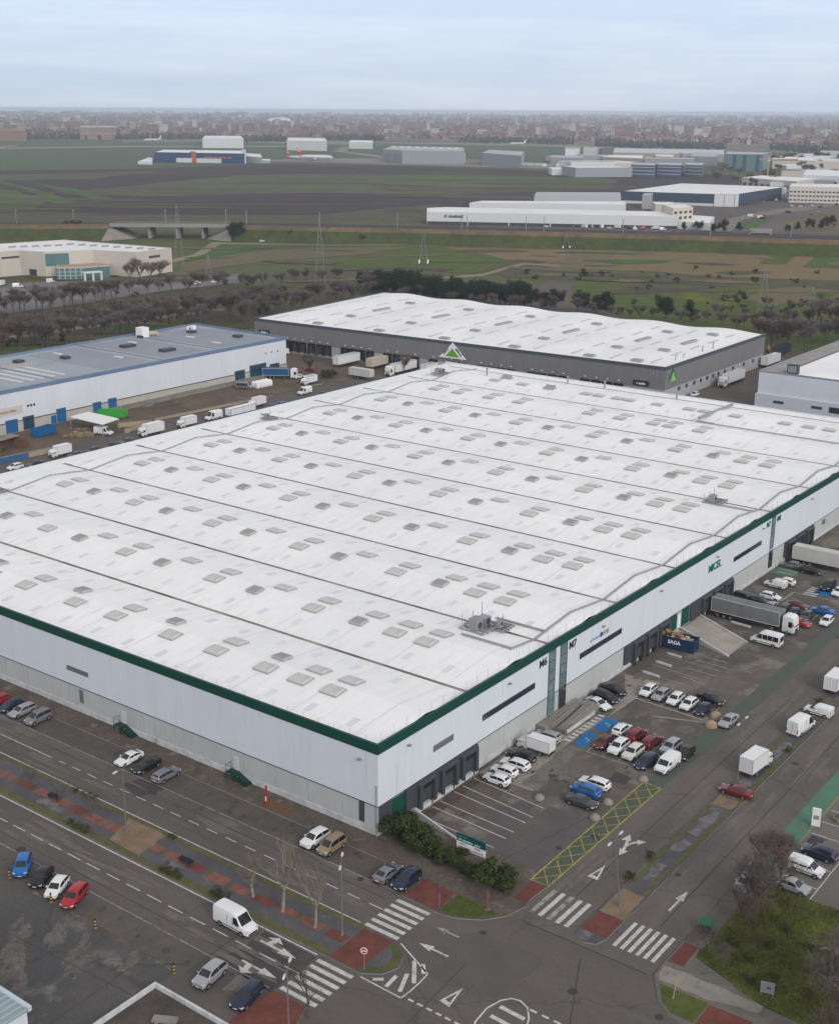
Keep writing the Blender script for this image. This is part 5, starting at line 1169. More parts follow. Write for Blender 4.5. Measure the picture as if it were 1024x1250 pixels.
    for s in (-1, 1):
        g = MB(); g.loft([[(X(f), s*hw*a, zh-.2), (X(f), s*hw*a, zh-.06), (X(f), s*hw*c, zh-.02), (X(f), s*hw*c, zh-.17)] for f, a, c in ((.012, .50, .835), (.05, .56, .925), (.085, .66, .962))]); parts.append(('headlight', g.mesh('headlight', M_head), None, None))
        z1 = min(bz, interp(prof, .985)); g = MB(); g.box(X(1.0), X(.955), s*hw*.58, s*hw*.90, z1-.24, z1-.04); parts.append(('tail_light', g.mesh('tail_light', M_tail), None, None))
    g = MB(); g.box(X(-.006), X(.0), -.26, .26, .43, .53); parts.append(('number_plate', g.mesh('number_plate', M_plate), None, None))
    g = MB(); g.box(X(1.008), X(.995), -.26, .26, .52, .62); parts.append(('number_plate', g.mesh('number_plate', M_plate), None, None))
    me, rm = wheel_parts(r, .21)
    for x in wx:
        for s in (-1, 1): parts.append(('wheel', me, (x, s*(hw-.085), r), rm))
    return parts

def van_proto(L, Wd, H, minibus=False, hood=.17, ws=.31, glazed_rear=False, z_hood=1.15):
    X = lambda f: L/2-f*L; hw = Wd/2
    tab = [(0, .6), (.012, .85), (.05, z_hood-.12), (hood*.6, z_hood-.02), (hood, z_hood+.08), (ws, H-.26), (ws+.06, H-.06), (ws+.16, H), (.9, H-.02), (.985, H-.06), (1, H-.16)]
    wt = [(0, .82), (.02, .9), (.08, .97), (.2, 1), (.95, 1), (1, .97)]
    secs = []
    for f in sorted(set([t[0] for t in tab]+[.5, .7])):
        zt = interp(tab, f); w = hw*interp(wt, f); zk = min(1.12, zt-.22)
        zb = .3
        secs.append(mirror_sec(X(f), [(w*.9, zb), (w, zb+.1), (w, zk), (w*(.985-.06*max(0, (zt-1.2)/1.2)), zt-.15), (w*(.93-.07*max(0, (zt-1.2)/1.2)), zt-.04), (w*.5, zt+.01), (0, zt+.03)]))
    b = MB(); b.loft(secs[::-1], 0)
    r = .34; wx = (X(.17), X(.80))
    for x in wx:
        for s in (-1, 1): b.tube([(x, s*(hw-.1), r+.01), (x, s*(hw+.004), r+.01)], r*1.14, 14, 1)
    b.box(X(.03), X(-.004), -hw*.7, hw*.7, .34, .56, 1); b.box(X(1.004), X(.99), -hw*.9, hw*.9, .34, .5, 1)
    b.box(X(.8), X(.2), -hw-.012, -hw+.02, .55, .66, 1); b.box(X(.8), X(.2), hw-.02, hw+.012, .55, .66, 1)
    for s in (-1, 1):
        b.box(X(ws-.05)-.1, X(ws-.05)+.06, s*(hw-.02), s*(hw+.2), 1.3, 1.6, 1)
        for f in (.42, .58): b.box(X(f), X(f)-.02, s*(hw-.02), s*(hw+.006), .6, H-.5, 1)
    b.box(X(1.004), X(.999), -.012, .012, .5, H-.3, 1)
    parts = [('body', b.mesh('body', [PW, M_trim], True, 32), None, None)]
    z0, z1 = z_hood+.08, H-.26; x0, x1 = X(hood), X(ws); y0, y1 = hw*.86, hw*.80
    g = MB(); pane_on(g, (x0, -y0, z0), (x0, y0, z0), (x1, y1, z1), (x1, -y1, z1), .04, .96, .02, .97, .045); parts.append(('windshield', g.mesh('windshield', M_cglass), None, None))
    def sidew(g, fa, fb, s, za=1.2, zb_=None, slope=0.0):
        zb_ = zb_ or H-.42
        ya = hw*1.003; yb = hw*(.985-.06*max(0, (H-1.2)/1.2))*1.01
        t = (zb_-1.12)/(H-.15-1.12); yt = ya+(yb-ya)*t; t0 = (za-1.12)/(H-.15-1.12); yo = ya+(yb-ya)*t0
        v = [(X(fa), s*yo, za), (X(fb), s*yo, za), (X(fb), s*yt, zb_), (X(fa)-slope, s*yt, zb_)]
        vs = [(p[0], p[1]+s*.016, p[2]) for p in v]+[(p[0], p[1]-s*.03, p[2]) for p in v]
        fs = [(0, 1, 2, 3), (4, 5, 1, 0), (5, 6, 2, 1), (6, 7, 3, 2), (7, 4, 0, 3)]
        g.add(vs, fs if s < 0 else [f[::-1] for f in fs])
    for s in (-1, 1):
        g = MB(); sidew(g, hood+.05, .40, s, slope=.42); parts.append(('side_window', g.mesh('side_window', M_cglass), None, None))
        if minibus or glazed_rear:
            g = MB()
            for fa, fb in (((.43, .58), (.595, .75), (.765, .95)) if minibus else ((.44, .66), (.7, .93))): sidew(g, fa, fb, s)
            parts.append(('side_window', g.mesh('side_window', M_cglass), None, None))
    if minibus or glazed_rear:
        g = MB(); g.box(X(1.006), X(.99), -hw*.75, hw*.75, 1.25, H-.4); parts.append(('rear_window', g.mesh('rear_window', M_cglass), None, None))
    for s in (-1, 1):
        g = MB(); g.box(X(.06), X(.008), s*hw*.55, s*hw*.9, .74, .94); parts.append(('headlight', g.mesh('headlight', M_head), None, None))
        g = MB(); g.box(X(1.006), X(.985), s*hw*.82, s*hw*.96, .8, 1.4); parts.append(('tail_light', g.mesh('tail_light', M_tail), None, None))
    g = MB(); g.box(X(1.008), X(1.0), -.26, .26, .55, .66); parts.append(('number_plate', g.mesh('number_plate', M_plate), None, None))
    me, rm = wheel_parts(r, .23)
    for x in wx:
        for s in (-1, 1): parts.append(('wheel', me, (x, s*(hw-.1), r), rm))
    return parts

def cab_mesh(Lc, Wd, H, z0=.45, name='cab'):
    hw = Wd/2; b = MB(); secs = []
    for x, zt, w in ((-Lc, H-.1, .98), (-Lc+.3, H, 1.0), (-.75, H, 1.0), (-.3, H-.28, .98), (-.12, H*.66+.3, .97), (-.02, 1.35, .97), (0, .7, .93)):
        zt_ = zt; w *= hw
        secs.append(mirror_sec(x, [(w*.95, z0), (w, z0+.15), (w, (z0+zt_)/2), (w*.97, zt_-.12), (w*.88, zt_), (0, zt_+.02)]))
    b.loft(secs, 0)
    b.box(-.2, .03, -hw*.9, hw*.9, .4, .68, 1); b.box(-.05, .025, -hw*.62, hw*.62, .75, 1.15, 1)
    for s in (-1, 1): b.box(-.22, -.08, s*hw, s*(hw+.16), H*.55, H*.55+.32, 1)
    return b.mesh(name, [PW, M_trim], True, 32)
def cab_glass(H, Wd):
    hw = Wd/2; xa, za, xb, zb = -.05, 1.45, -.30, H-.42
    g = MB(); pane_on(g, (xa, -hw*.9, za), (xa, hw*.9, za), (xb, hw*.86, zb), (xb, -hw*.86, zb), .03, .97, .06, .92, .06)
    s = MB()
    for q in (-1, 1): s.box(-1.15, -.4, q*(hw-.03), q*(hw+.012), 1.5, H-.6)
    return g.mesh('windshield', M_cglass), s.mesh('side_window', M_cglass)
def cargo_mesh(x0, x1, Wd, z0, z1, ribs=0, name='cargo_box'):
    b = MB(); hw = Wd/2
    b.box(x0, x1, -hw, hw, z0, z1, 0)
    for x in (x0, x1):
        for s in (-1, 1): b.box(x-.06, x+.06, s*(hw-.05), s*(hw+.018), z0, z1+.015, 1)
    for s in (-1, 1): b.box(x0, x1, s*(hw-.04), s*(hw+.02), z1-.1, z1+.02, 1); b.box(x0, x1, s*(hw-.04), s*(hw+.02), z0, z0+.14, 1)
    for i in range(ribs):
        x = x0+(x1-x0)*(i+1)/(ribs+1)
        for s in (-1, 1): b.box(x-.03, x+.03, s*(hw-.02), s*(hw+.012), z0, z1, 1)
    b.box(x0-.03, x0, -.03, .03, z0, z1, 1); b.box(x0-.03, x0, -hw*.5, -hw*.46, z0, z1, 1); b.box(x0-.03, x0, hw*.46, hw*.5, z0, z1, 1)
    return b
M_cargo_edge = mat('cargo_edge', (0.5, 0.5, 0.5), 0.5)
def box_truck(L=6.6, Wd=2.2, H=3.1, cabH=2.35, box='white', edge=None):
    parts = []; x1 = L/2-1.75
    parts.append(('cab', cab_mesh(1.7, Wd*.93, cabH), (L/2, 0, 0), None))
    g, s = cab_glass(cabH, Wd*.93); parts.append(('windshield', g, (L/2, 0, 0), None)); parts.append(('side_window', s, (L/2, 0, 0), None))
    parts.append(('cargo_box', cargo_mesh(-L/2, x1, Wd, .85, H).mesh('cargo_box', [PAINT[box], edge or M_cargo_edge]), None, None))
    b = MB(); b.box(-L/2+.1, L/2-.5, -.45, .45, .5, .85); b.box(-L/2-.05, -L/2+.05, -Wd*.45, Wd*.45, .45, .6); parts.append(('chassis', b.mesh('chassis', M_chassis), None, None))
    for q in (-1, 1):
        g = MB(); g.box(L/2-.03, L/2+.03, q*Wd*.28, q*Wd*.43, .72, .92); parts.append(('headlight', g.mesh('headlight', M_head), None, None))
        g = MB(); g.box(-L/2-.07, -L/2-.03, q*Wd*.3, q*Wd*.44, .6, .8); parts.append(('tail_light', g.mesh('tail_light', M_tail), None, None))
    me, rm = wheel_parts(.4, .28)
    for x in (L/2-.95, -L/2+1.5):
        for q in (-1, 1): parts.append(('wheel', me, (x, q*(Wd/2-.18), .4), rm))
    return parts
def trailer_parts(L, Wd, H, mat_box, edge, x_front, ribs=0, legs=True):
    parts = []; x0 = x_front-L
    parts.append(('cargo_box', cargo_mesh(x0, x_front, Wd, 1.15, H, ribs).mesh('cargo_box', [mat_box, edge]), None, None))
    b = MB(); b.box(x0+.2, x_front-.3, -.5, .5, .85, 1.15); b.box(x0, x0+.1, -Wd*.45, Wd*.45, .5, .65); b.box(x0+4.2, x_front-4.2, -Wd*.47, -Wd*.44, .55, 1.05); b.box(x0+4.2, x_front-4.2, Wd*.44, Wd*.47, .55, 1.05)
    parts.append(('chassis', b.mesh('chassis', M_chassis), None, None))
    if legs:
        b = MB(); 
        for q in (-.7, .7): b.box(x_front-2.6, x_front-2.45, q-.06, q+.06, .05, 1.15)
        parts.append(('landing_leg', b.mesh('landing_leg', M_chassis), None, None))
    for q in (-1, 1):
        g = MB(); g.box(x0-.05, x0-.03, q*Wd*.3, q*Wd*.44, .7, .9); parts.append(('tail_light', g.mesh('tail_light', M_tail), None, None))
    me, rm = wheel_parts(.5, .32)
    for x in (x0+1.3, x0+2.6, x0+3.9):
        for q in (-1, 1): parts.append(('wheel', me, (x, q*(Wd/2-.2), .5), rm))
    return parts
def artic(Lt=13.6, mat_box=None, edge=None, H=4.0, ribs=0):
    mat_box = mat_box or PW; edge = edge or M_cargo_edge
    L = Lt+2.9; xf = L/2-2.9
    parts = trailer_parts(Lt, 2.55, H, mat_box, edge, xf, ribs, False)
    parts.append(('cab', cab_mesh(2.3, 2.5, 3.55), (L/2, 0, 0), None))
    g, s = cab_glass(3.2, 2.5); parts.append(('windshield', g, (L/2, 0, 0), None)); parts.append(('side_window', s, (L/2, 0, 0), None))
    b = MB(); b.box(xf-2.4, L/2-.6, -.5, .5, .55, .95); b.box(L/2-2.6, L/2-1.9, -1.2, -.6, .5, 1.0); b.box(L/2-2.6, L/2-1.9, .6, 1.2, .5, 1.0); parts.append(('tractor_chassis', b.mesh('tractor_chassis', M_chassis), None, None))
    for q in (-1, 1):
        g = MB(); g.box(L/2-.03, L/2+.04, q*.75, q*1.1, .62, .84); parts.append(('headlight', g.mesh('headlight', M_head), None, None))
    me, rm = wheel_parts(.5, .32)
    for x in (L/2-1.3, xf-1.3):
        for q in (-1, 1): parts.append(('wheel', me, (x, q*1.08, .5), rm))
    return parts

PROTO = {k: car_proto(k) for k in CARK}
PROTO['van'] = van_proto(5.6, 2.02, 2.5)
PROTO['bigvan'] = van_proto(6.0, 2.05, 2.75)
PROTO['midvan'] = van_proto(4.95, 1.95, 1.98, hood=.19, ws=.33, z_hood=1.05)
PROTO['smallvan'] = van_proto(4.4, 1.8, 1.83, hood=.21, ws=.37, z_hood=1.0)
PROTO['minibus'] = van_proto(5.6, 2.02, 2.5, minibus=True)
PROTO['combi'] = van_proto(4.4, 1.8, 1.83, hood=.21, ws=.37, z_hood=1.0, glazed_rear=True)
PROTO['boxvan'] = box_truck(5.6, 1.95, 2.6, 2.0)
PROTO['boxtruck'] = box_truck(6.4, 2.2, 3.15, 2.35)
PROTO['truck'] = box_truck(8.2, 2.4, 3.5, 2.7)

def vehicle(kind, name, label, cat, x, y, ang, paint='white', group=None, z=0.06, parts=None, scale=1.0, jitter=2.0):
    t = thing(name, label, cat, (x, y, z), R(ang+random.uniform(-jitter, jitter)), group)
    scale *= .82 if x < 160 or parts is None else .86
    if scale != 1.0: t.scale = (scale,)*3
    P = PAINT[paint]
    for nm, me, loc, sub in (parts or PROTO[kind]):
        o = bpy.data.objects.new(nm, me); COL.objects.link(o); o.parent = t
        if loc: o.location = loc
        if nm in ('body', 'cab') and P is not PW:
            o.material_slots[0].link = 'OBJECT'; o.material_slots[0].material = P
        if sub is not None:
            r = bpy.data.objects.new('rim', sub); COL.objects.link(r); r.parent = o
    return t
PX, PY, NX, NY = 0, 90, 180, -90        # where the nose points
gA_ = 'cars parked along the long white wall'; gB_ = 'cars parked by the south lot'; gC_ = 'cars nosed against the loading front'; gD_ = 'cars in the double row of the lot'; gE_ = 'cars in the upper row of the lot'; gF_ = 'cars parked past the grey trailer'; gG_ = 'vehicles on the avenue median'; gH_ = 'vehicles in the east parking'
CARS = [
 ('hatch', 'red', -5.0, 60.0, NX, 'red hatchback cut off at the end of the row by the long white wall', gA_),
 ('hatch', 'navy', -4.9, 57.4, NX, 'dark blue hatchback between the red and the silver car by the long white wall', gA_),
 ('wagon', 'silver', -4.9, 55.0, NX, 'silver estate car third from the red one by the long white wall', gA_),
 ('mpv', 'grey', -5.0, 51.6, NX, 'tall grey car ending the row of four by the long white wall', gA_),
 ('coupe', 'white', -5.1, 34.2, NX, 'white fastback in front of the green outdoor stairs', gA_),
 ('sedan', 'black', -5.0, 31.2, NX, 'black saloon between the white fastback and the grey estate', gA_),
 ('wagon', 'grey', -5.1, 27.7, PX, 'grey estate car backed out last beside the black saloon', gA_),
 ('suv', 'white', -5.0, 4.6, NX, 'white crossover with black side trim beside the gold people carrier', gA_),
 ('mpv', 'gold', -5.0, 2.3, NX, 'gold people carrier parked by the corner of the long white wall', gA_),
 ('coupe', 'grey', -5.3, -5.5, PX, 'grey hatchback next to the navy car by the red crossing pad', gA_),
 ('wagon', 'navy', -5.1, -7.8, NX, 'navy estate car right beside the red crossing pad', gA_),
 ('suv', 'blue', -27.2, 25.0, 224, 'bright blue crossover with a roof window by the south lot', gB_),
 ('hatch', 'black', -27.3, 21.8, 209, 'black hatchback between the blue crossover and a white car', gB_),
 ('hatch', 'white', -27.5, 19.1, 207, 'white hatchback next to the red car by the south lot', gB_),
 ('wagon', 'red', -27.4, 16.5, 206, 'red estate car at the end of the row by the south lot', gB_),
 ('suv', 'silver', -27.9, -3.0, 188, 'silver crossover parked on the muddy verge of the street', gB_),
 ('wagon', 'navy', -27.9, -7.6, 193, 'dark blue estate parked by the lower red crossing pad', gB_),
 ('hatch', 'white', 17.6, -3.6, PY, 'white hatchback nearest the corner loading bays', gC_),
 ('hatch', 'white', 19.8, -3.2, PY, 'white hatchback in the middle of the three beside the loading bays', gC_),
 ('wagon', 'white', 22.0, -3.3, PY, 'white estate car beside the black one against the loading front', gC_),
 ('wagon', 'black', 24.2, -2.7, PY, 'black car squeezed between white estate and white box van', gC_),
 ('suv', 'silver', 30.3, -2.7, PY, 'silver off-roader with rear spare wheel beside the ramp', gC_),
 ('wagon', 'white', 23.8, -13.1, PY, 'white crossover parked alone next to the blue crossover in the lot', None),
 ('suv', 'blue', 21.6, -13.2, PY, 'blue crossover between a white and a dark car in the lot', None),
 ('sedan', 'darkgrey', 19.2, -14.0, NY, 'dark grey saloon beside the blue crossover in the lot', None),
 ('hatch', 'white', 50.3, -6.3, NX, 'white hatchback first from the wall in the upper row of the lot', gE_),
 ('hatch', 'silver', 50.1, -8.3, NX, 'silver hatchback second in the upper row of the lot', gE_),
 ('hatch', 'white', 50.1, -10.4, NX, 'white hatchback third in the upper row of the lot', gE_),
 ('hatch', 'white', 49.8, -12.5, NX, 'white hatchback fourth in the upper row before the small dark car', gE_),
 ('small', 'navy', 49.4, -14.7, NX, 'small dark car at the outer end of the upper row', gE_),
 ('sedan', 'black', 53.1, -14.1, -102, 'black saloon parked across behind the upper row', gE_),
 ('sedan', 'black', 47.8, -2.4, -101, 'black saloon by the wall past the ramp, farthest of three', None),
 ('wagon', 'black', 45.0, -2.8, -101, 'black estate by the wall between the white coupe and black saloon', None),
 ('coupe', 'white', 42.6, -3.0, -104, 'white coupe with dark windows at the end of the access ramp', None),
 ('hatch', 'white', 37.9, -9.0, PX, 'white hatchback beside the upper blue disabled bay', gD_),
 ('suv', 'darkred', 37.5, -11.2, PX, 'dark red crossover next to the white hatchback by the blue bay', gD_),
 ('wagon', 'darkred', 37.3, -13.5, PX, 'dark red estate third in the far half of the double row', gD_),
 ('suv', 'silver', 37.3, -16.1, NX, 'silver crossover behind the white delivery van', gD_),
 ('hatch', 'black', 37.0, -18.2, NX, 'black hatchback at the outer end of the double row by the green lane', gD_),
 ('small', 'brownred', 33.3, -9.0, NX, 'dark hatchback with brown red roof by the lower blue disabled bay', gD_),
 ('suv', 'white', 33.4, -11.0, NX, 'white crossover second in the near half of the double row', gD_),
 ('suv', 'offwhite', 33.2, -13.1, NX, 'cream crossover with black roof in the double row', gD_),
 ('wagon', 'navy', 32.1, -15.4, NX, 'dark blue hatchback beside the white delivery van', gD_),
 ('sedan', 'silver', 48.4, -18.7, NX, 'silver saloon standing on the green lane', None),
 ('sedan', 'darkred', 32.1, -26.9, PY, 'dark red car parked on the avenue median behind the box truck', gG_),
 ('suv', 'navy', 25.2, -39.3, PY, 'navy off-roader in the east parking', gH_),
 ('hatch', 'silver', 17.7, -39.4, NY, 'silver hatchback nearest the rough grass in the east parking', gH_),
 ('hatch', 'silver', 15.3, -35.3, NX, 'silver car half hidden under the bare tree by the avenue', gH_),
 ('hatch', 'brownred', 24.6, -35.5, NX, 'dull red car behind the bare spreading tree by the green lane', gH_),
 ('hatch', 'white', 102.4, -4.6, PY, 'white car half hidden behind the white panel van past the grey trailer', gF_),
 ('mpv', 'darkgrey', 91.0, -2.3, NY, 'dark people carrier next to the dock past the grey trailer', gF_),
 ('hatch', 'green', 91.6, -0.2+.0-1.6, NX, 'dark green car tight to the wall past the grey trailer', gF_) if False else ('suv', 'black', 90.9, -4.9, NY, 'black crossover behind the grey trailer, second from the wall', gF_),
 ('hatch', 'white', 94.3, -5.4, NY, 'white hatchback behind the black crossover past the grey trailer', gF_),
 ('sedan', 'silver', 89.9, -7.2, NX, 'silver saloon right behind the grey trailer', gF_),
 ('small', 'white', 86.9, -6.6, NX, 'small white car almost hidden by the grey trailer', gF_),
 ('wagon', 'darkgrey', 90.0, -9.2, NX, 'dark grey estate in the row past the grey trailer', gF_),
 ('sedan', 'brownred', 93.2, -10.2, NY, 'dark maroon saloon parked across behind the dark cars', gF_),
 ('hatch', 'navy', 89.6, -11.1, NX, 'dark blue hatchback beside the red car past the grey trailer', gF_),
 ('hatch', 'darkgrey', 89.6, -13.2, NX, 'charcoal hatchback between the dark blue and the white car', gF_),
 ('sedan', 'blue', 93.4, -14.3, PY, 'bright blue car parked across past the grey trailer', gF_),
 ('sedan', 'red', 86.3, -13.2, NY, 'bright red car in front of the dark row past the grey trailer', gF_),
 ('hatch', 'white', 89.5, -16.4, NX, 'white hatchback at the outer end of the row past the grey trailer', gF_),
 ('wagon', 'black', 110.1, -6.0, NY, 'black estate near the white trailer', gF_),
 ('hatch', 'grey', 110.9, -2.3, PY, 'grey hatchback on the green pads by the wall', gF_),
 ('mpv', 'black', 104.7, -11.1, NX, 'black van-like car on the blue bay', gF_),
 ('sedan', 'white', 103.3, -13.4, NX, 'white saloon beside the blue bay', gF_),
 ('hatch', 'blue', 110.4, -14.2, NX, 'blue hatchback standing on the far blue disabled bay', gF_),
 ('hatch', 'silver', 118.8, -10.8, NX, 'silver car beyond the long white trailer', gF_),
 ('hatch', 'white', 230.6, 72.8, NX, 'white hatchback alone in the side street by the grey warehouse', None),
 ('suv', 'white', 68.0, 155.3, NX, 'white off-roader on the back street before the pale building', None),
 ('hatch', 'white', 180.5, 174.6, NX, 'white car at the end corner of the pale building', None),
 ('hatch', 'red', 186.9, 181.5, PY, 'red car parked in the truck yard', None),
 ('wagon', 'darkred', 190.6, 178.8, PY, 'dark red car beside the red one in the truck yard', None),
 ('wagon', 'darkred', 139.3, 159.8, NX, 'maroon car behind the blue and white trailer on the back street', None),
 ('sedan', 'navy', 166.6, 153.3, NX, 'dark blue car at the far end of the back street', None),
 ('sedan', 'navy', 72.5, 154.4, NX, 'navy saloon by the roof edge behind the white off-roader', 'dark cars along the back street'),
 ('sedan', 'darkgrey', 82.9, 153.6, NX, 'charcoal saloon first by the roof edge beyond the box van', 'dark cars along the back street'),
 ('hatch', 'navy', 87.9, 153.8, NX, 'navy hatchback second by the roof edge beyond the box van', 'dark cars along the back street'),
 ('sedan', 'black', 93.4, 154.0, NX, 'black saloon third by the roof edge beyond the box van', 'dark cars along the back street'),
 ('sedan', 'darkgrey', 98.4, 154.4, NX, 'charcoal saloon fourth by the roof edge beyond the box van', 'dark cars along the back street'),
 ('hatch', 'darkred', 146.2, 153.2, NX, 'dark red hatchback in front of the white lorry on the back street', None),
 ('hatch', 'blue', 149.8, 153.0, NX, 'blue hatchback behind the dark red one on the back street', None),
 ('wagon', 'silver', 140.5, 157.2, NX, 'silver estate squeezed before the white lorry on the back street', None),
]
for k, p, x, y, a, lab, grp in CARS: vehicle(k, 'parked_car', lab, 'car', x, y, a, p, grp)
VANS = [
 ('van', 'white', -20.9, 0.7, NY, 'white high-roof delivery van driving along the street', 'delivery_van', 'van'),
 ('midvan', 'white', 32.9, -17.8, NX, 'white delivery van at the outer end of the double row', 'delivery_van', 'van'),
 ('bigvan', 'white', 52.3, -26.8, -5, 'big white panel van parked on the avenue median', 'delivery_van', 'van'),
 ('smallvan', 'white', 58.1, -26.9, PY, 'small white van parked across the avenue median', 'delivery_van', 'van'),
 ('combi', 'white', 21.6, -39.3, NY, 'white glazed van between two cars in the east parking', 'delivery_van', 'van'),
 ('smallvan', 'white', 100.0, -3.9, PY, 'small white panel van on the lot past the grey trailer', 'delivery_van', 'van'),
 ('minibus', 'white', 76.3, -12.2, PY, 'white minibus with dark side windows beside the grey trailer', 'minibus', 'minibus'),
 ('boxvan', 'offwhite', 26.9, -3.1, PY, 'cream box van with small markings against the loading front', 'box_van', 'van'),
 ('boxtruck', 'white', 39.0, -26.4, -4, 'white box truck seen from behind on the avenue median', 'box_truck', 'truck'),
 ('boxtruck', 'white', 67.4, -25.9, PX, 'white box truck cut by the right edge on the avenue', 'box_truck', 'truck'),
 ('boxtruck', 'white', 81.0, 156.6, NX, 'white box truck on the back street before the dirt yard', 'box_truck', 'truck'),
 ('van', 'white', 100.5, 165.0, -70, 'white van nosing out of the dirt yard by the white canopy', 'delivery_van', 'van'),
 ('truck', 'white', 107.4, 156.0, NX, 'tall white truck first past the yard gate on the back street', 'box_truck', 'truck'),
 ('boxtruck', 'white', 118.4, 155.4, NX, 'white box truck between the tall white truck and the white van lorry', 'box_truck', 'truck'),
 ('bigvan', 'white', 128.3, 156.2, NX, 'white big van before the blue and white trailer', 'delivery_van', 'van'),
 ('boxtruck', 'white', 145.6, 157.6, NX, 'white lorry behind the blue and white trailer on the back street', 'box_truck', 'truck'),
 ('van', 'white', 165.4, 158.6, NX, 'white van near the kerbed island at the end of the back street', 'delivery_van', 'van'),
 ('boxtruck', 'white', 176.0, 166.4, NX, 'white and teal small lorry beside the kerbed island', 'box_truck', 'truck'),
 ('minibus', 'grey', 160.1, 176.4, -60, 'grey minibus against the wall of the pale building', 'minibus', 'minibus'),
 ('van', 'white', 205.0, 203.4, NX, 'white van with green back at the far left docks of the grey warehouse', 'delivery_van', 'van'),
]
for k, p, x, y, a, lab, nm, cat in VANS: vehicle(k, nm, lab, cat, x, y, a, p, 'vans and trucks')
M_curtain = mat('grey_curtain', (0.15, 0.155, 0.165), 0.6, c2=(0.19, 0.195, 0.2), scale=0.6, stretch=(1, 1, 0.2))
M_pale_tr = mat('pale_trailer', (0.55, 0.55, 0.54), 0.6, c2=(0.47, 0.47, 0.46), scale=0.4)
M_beige_tr = mat('beige_trailer', (0.5, 0.44, 0.36), 0.6)
M_blue_tr = mat('blue_tarpaulin', (0.015, 0.09, 0.2), 0.6)
M_edge_beige = mat('trailer_edge', (0.5, 0.48, 0.42), 0.6)
vehicle('', 'articulated_truck', 'white articulated truck with a dark grey curtain trailer at the dark docks', 'truck', 82.6, -7.6, NY, 'white', 'articulated trucks', parts=artic(13.4, M_curtain, M_edge_beige, 3.9), jitter=0.5)
vehicle('', 'articulated_truck', 'white articulated truck standing in the side street by the grey warehouse', 'truck', 252.5, 71.8, NX, 'white', 'articulated trucks', parts=artic(13.4, PW, M_cargo_edge, 4.0), jitter=0.5)
vehicle('', 'articulated_truck', 'blue tarpaulin truck with white cab coming out of the pale building', 'truck', 177.3, 178.6, -58, 'white', 'articulated trucks', parts=artic(9.0, M_blue_tr, M_cargo_edge, 3.6), jitter=0)
vehicle('', 'articulated_truck', 'white articulated truck with white cab third along the grey docks', 'truck', 205.6, 155.8, NX, 'white', 'articulated trucks', parts=artic(13.2, PW, M_cargo_edge, 3.9), jitter=1)
def trailer(label, x, y, a, mb, edge, L=13.4, H=4.0, ribs=6):
    vehicle('', 'semi_trailer', label, 'trailer', x, y, a, 'white', 'parked trailers', parts=trailer_parts(L, 2.5, H, mb, edge, L/2, ribs), jitter=0.5)
trailer('long pale trailer with ribbed sides backed to the docks at the right edge', 114.2, -7.0, NY, M_pale_tr, M_edge_beige, 13.5, 4.0, 22)
trailer('white trailer backed to the left docks of the grey warehouse', 204.8, 176.6, NX, PW, M_cargo_edge, 12)
trailer('beige trailer backed to the grey warehouse between two white ones', 208.5, 166.6, NX, M_beige_tr, M_beige_tr, 12)
trailer('white trailer half hidden behind the white roof edge at the grey docks', 211.8, 148.6, NX, PW, M_cargo_edge, 12, 3.8)
trailer('pale grey trailer standing alone in the truck yard', 191.5, 159.8, -90, M_pale_tr, M_cargo_edge, 9, 3.6)
trailer('white trailer half hidden behind the right white building', 286.5, 74.0, NX, PW, M_cargo_edge, 12)
trailer('blue and white trailer along the back street at the roof edge', 135.2, 153.4, NX, PW, mat('trailer_blue', (0.03, 0.13, 0.36), 0.5), 11, 3.2, 1)
# cab roof of the cream crossover and coloured panels
# waste containers
def skip(name, label, x, y, a, L, Wd, H, m, fill=None, letters=None):
    t = thing(name, label, 'skip', (x, y, 0.06), R(a))
    b = MB(); hw = Wd/2
    pts = [(-L/2, .15), (L/2, .15), (L/2, H), (-L/2, H)]
    b.add([(-L/2, -hw, .15), (L/2, -hw, .15), (L/2, hw, .15), (-L/2, hw, .15), (-L/2, -hw, H), (L/2, -hw, H), (L/2, hw, H), (-L/2, hw, H),
           (-L/2+.08, -hw+.08, H), (L/2-.08, -hw+.08, H), (L/2-.08, hw-.08, H), (-L/2+.08, hw-.08, H), (-L/2+.08, -hw+.08, .3), (L/2-.08, -hw+.08, .3), (L/2-.08, hw-.08, .3), (-L/2+.08, hw-.08, .3)],
          [(0, 1, 5, 4), (1, 2, 6, 5), (2, 3, 7, 6), (3, 0, 4, 7), (3, 2, 1, 0), (4, 5, 9, 8), (5, 6, 10, 9), (6, 7, 11, 10), (7, 4, 8, 11), (9, 13, 12, 8), (10, 14, 13, 9), (11, 15, 14, 10), (8, 12, 15, 11), (12, 13, 14, 15)])
    n = int(L/.8)
    for i in range(n+1):
        xx = -L/2+.06+(L-.12)*i/n
        for s in (-1, 1): b.box(xx-.04, xx+.04, s*hw, s*(hw+.06), .2, H)
    for s in (-1, 1): b.box(-L/2, L/2, s*hw, s*(hw+.07), H-.12, H+.02)
    b.box(L/2, L/2+.05, -.05, .05, .2, H); b.box(-L/2+.3, L/2-.3, -hw+.3, hw-.3, 0, .15)
    b.build('container', m, t)
    if letters: put_text(letters, .75, M_whitep, t, wall_mtx(-.2, -hw-.075, H*.5, 0), bold=.02)
    return t
M_skip = mat('skip_blue', (0.012, 0.035, 0.085), 0.5, c2=(0.02, 0.05, 0.1), scale=1)
sk_t = skip('waste_container', 'dark blue open waste container full of cardboard beside the loading ramp', 67.0, -2.5, -86, 5.6, 2.2, 1.9, M_skip, letters='SAGA')
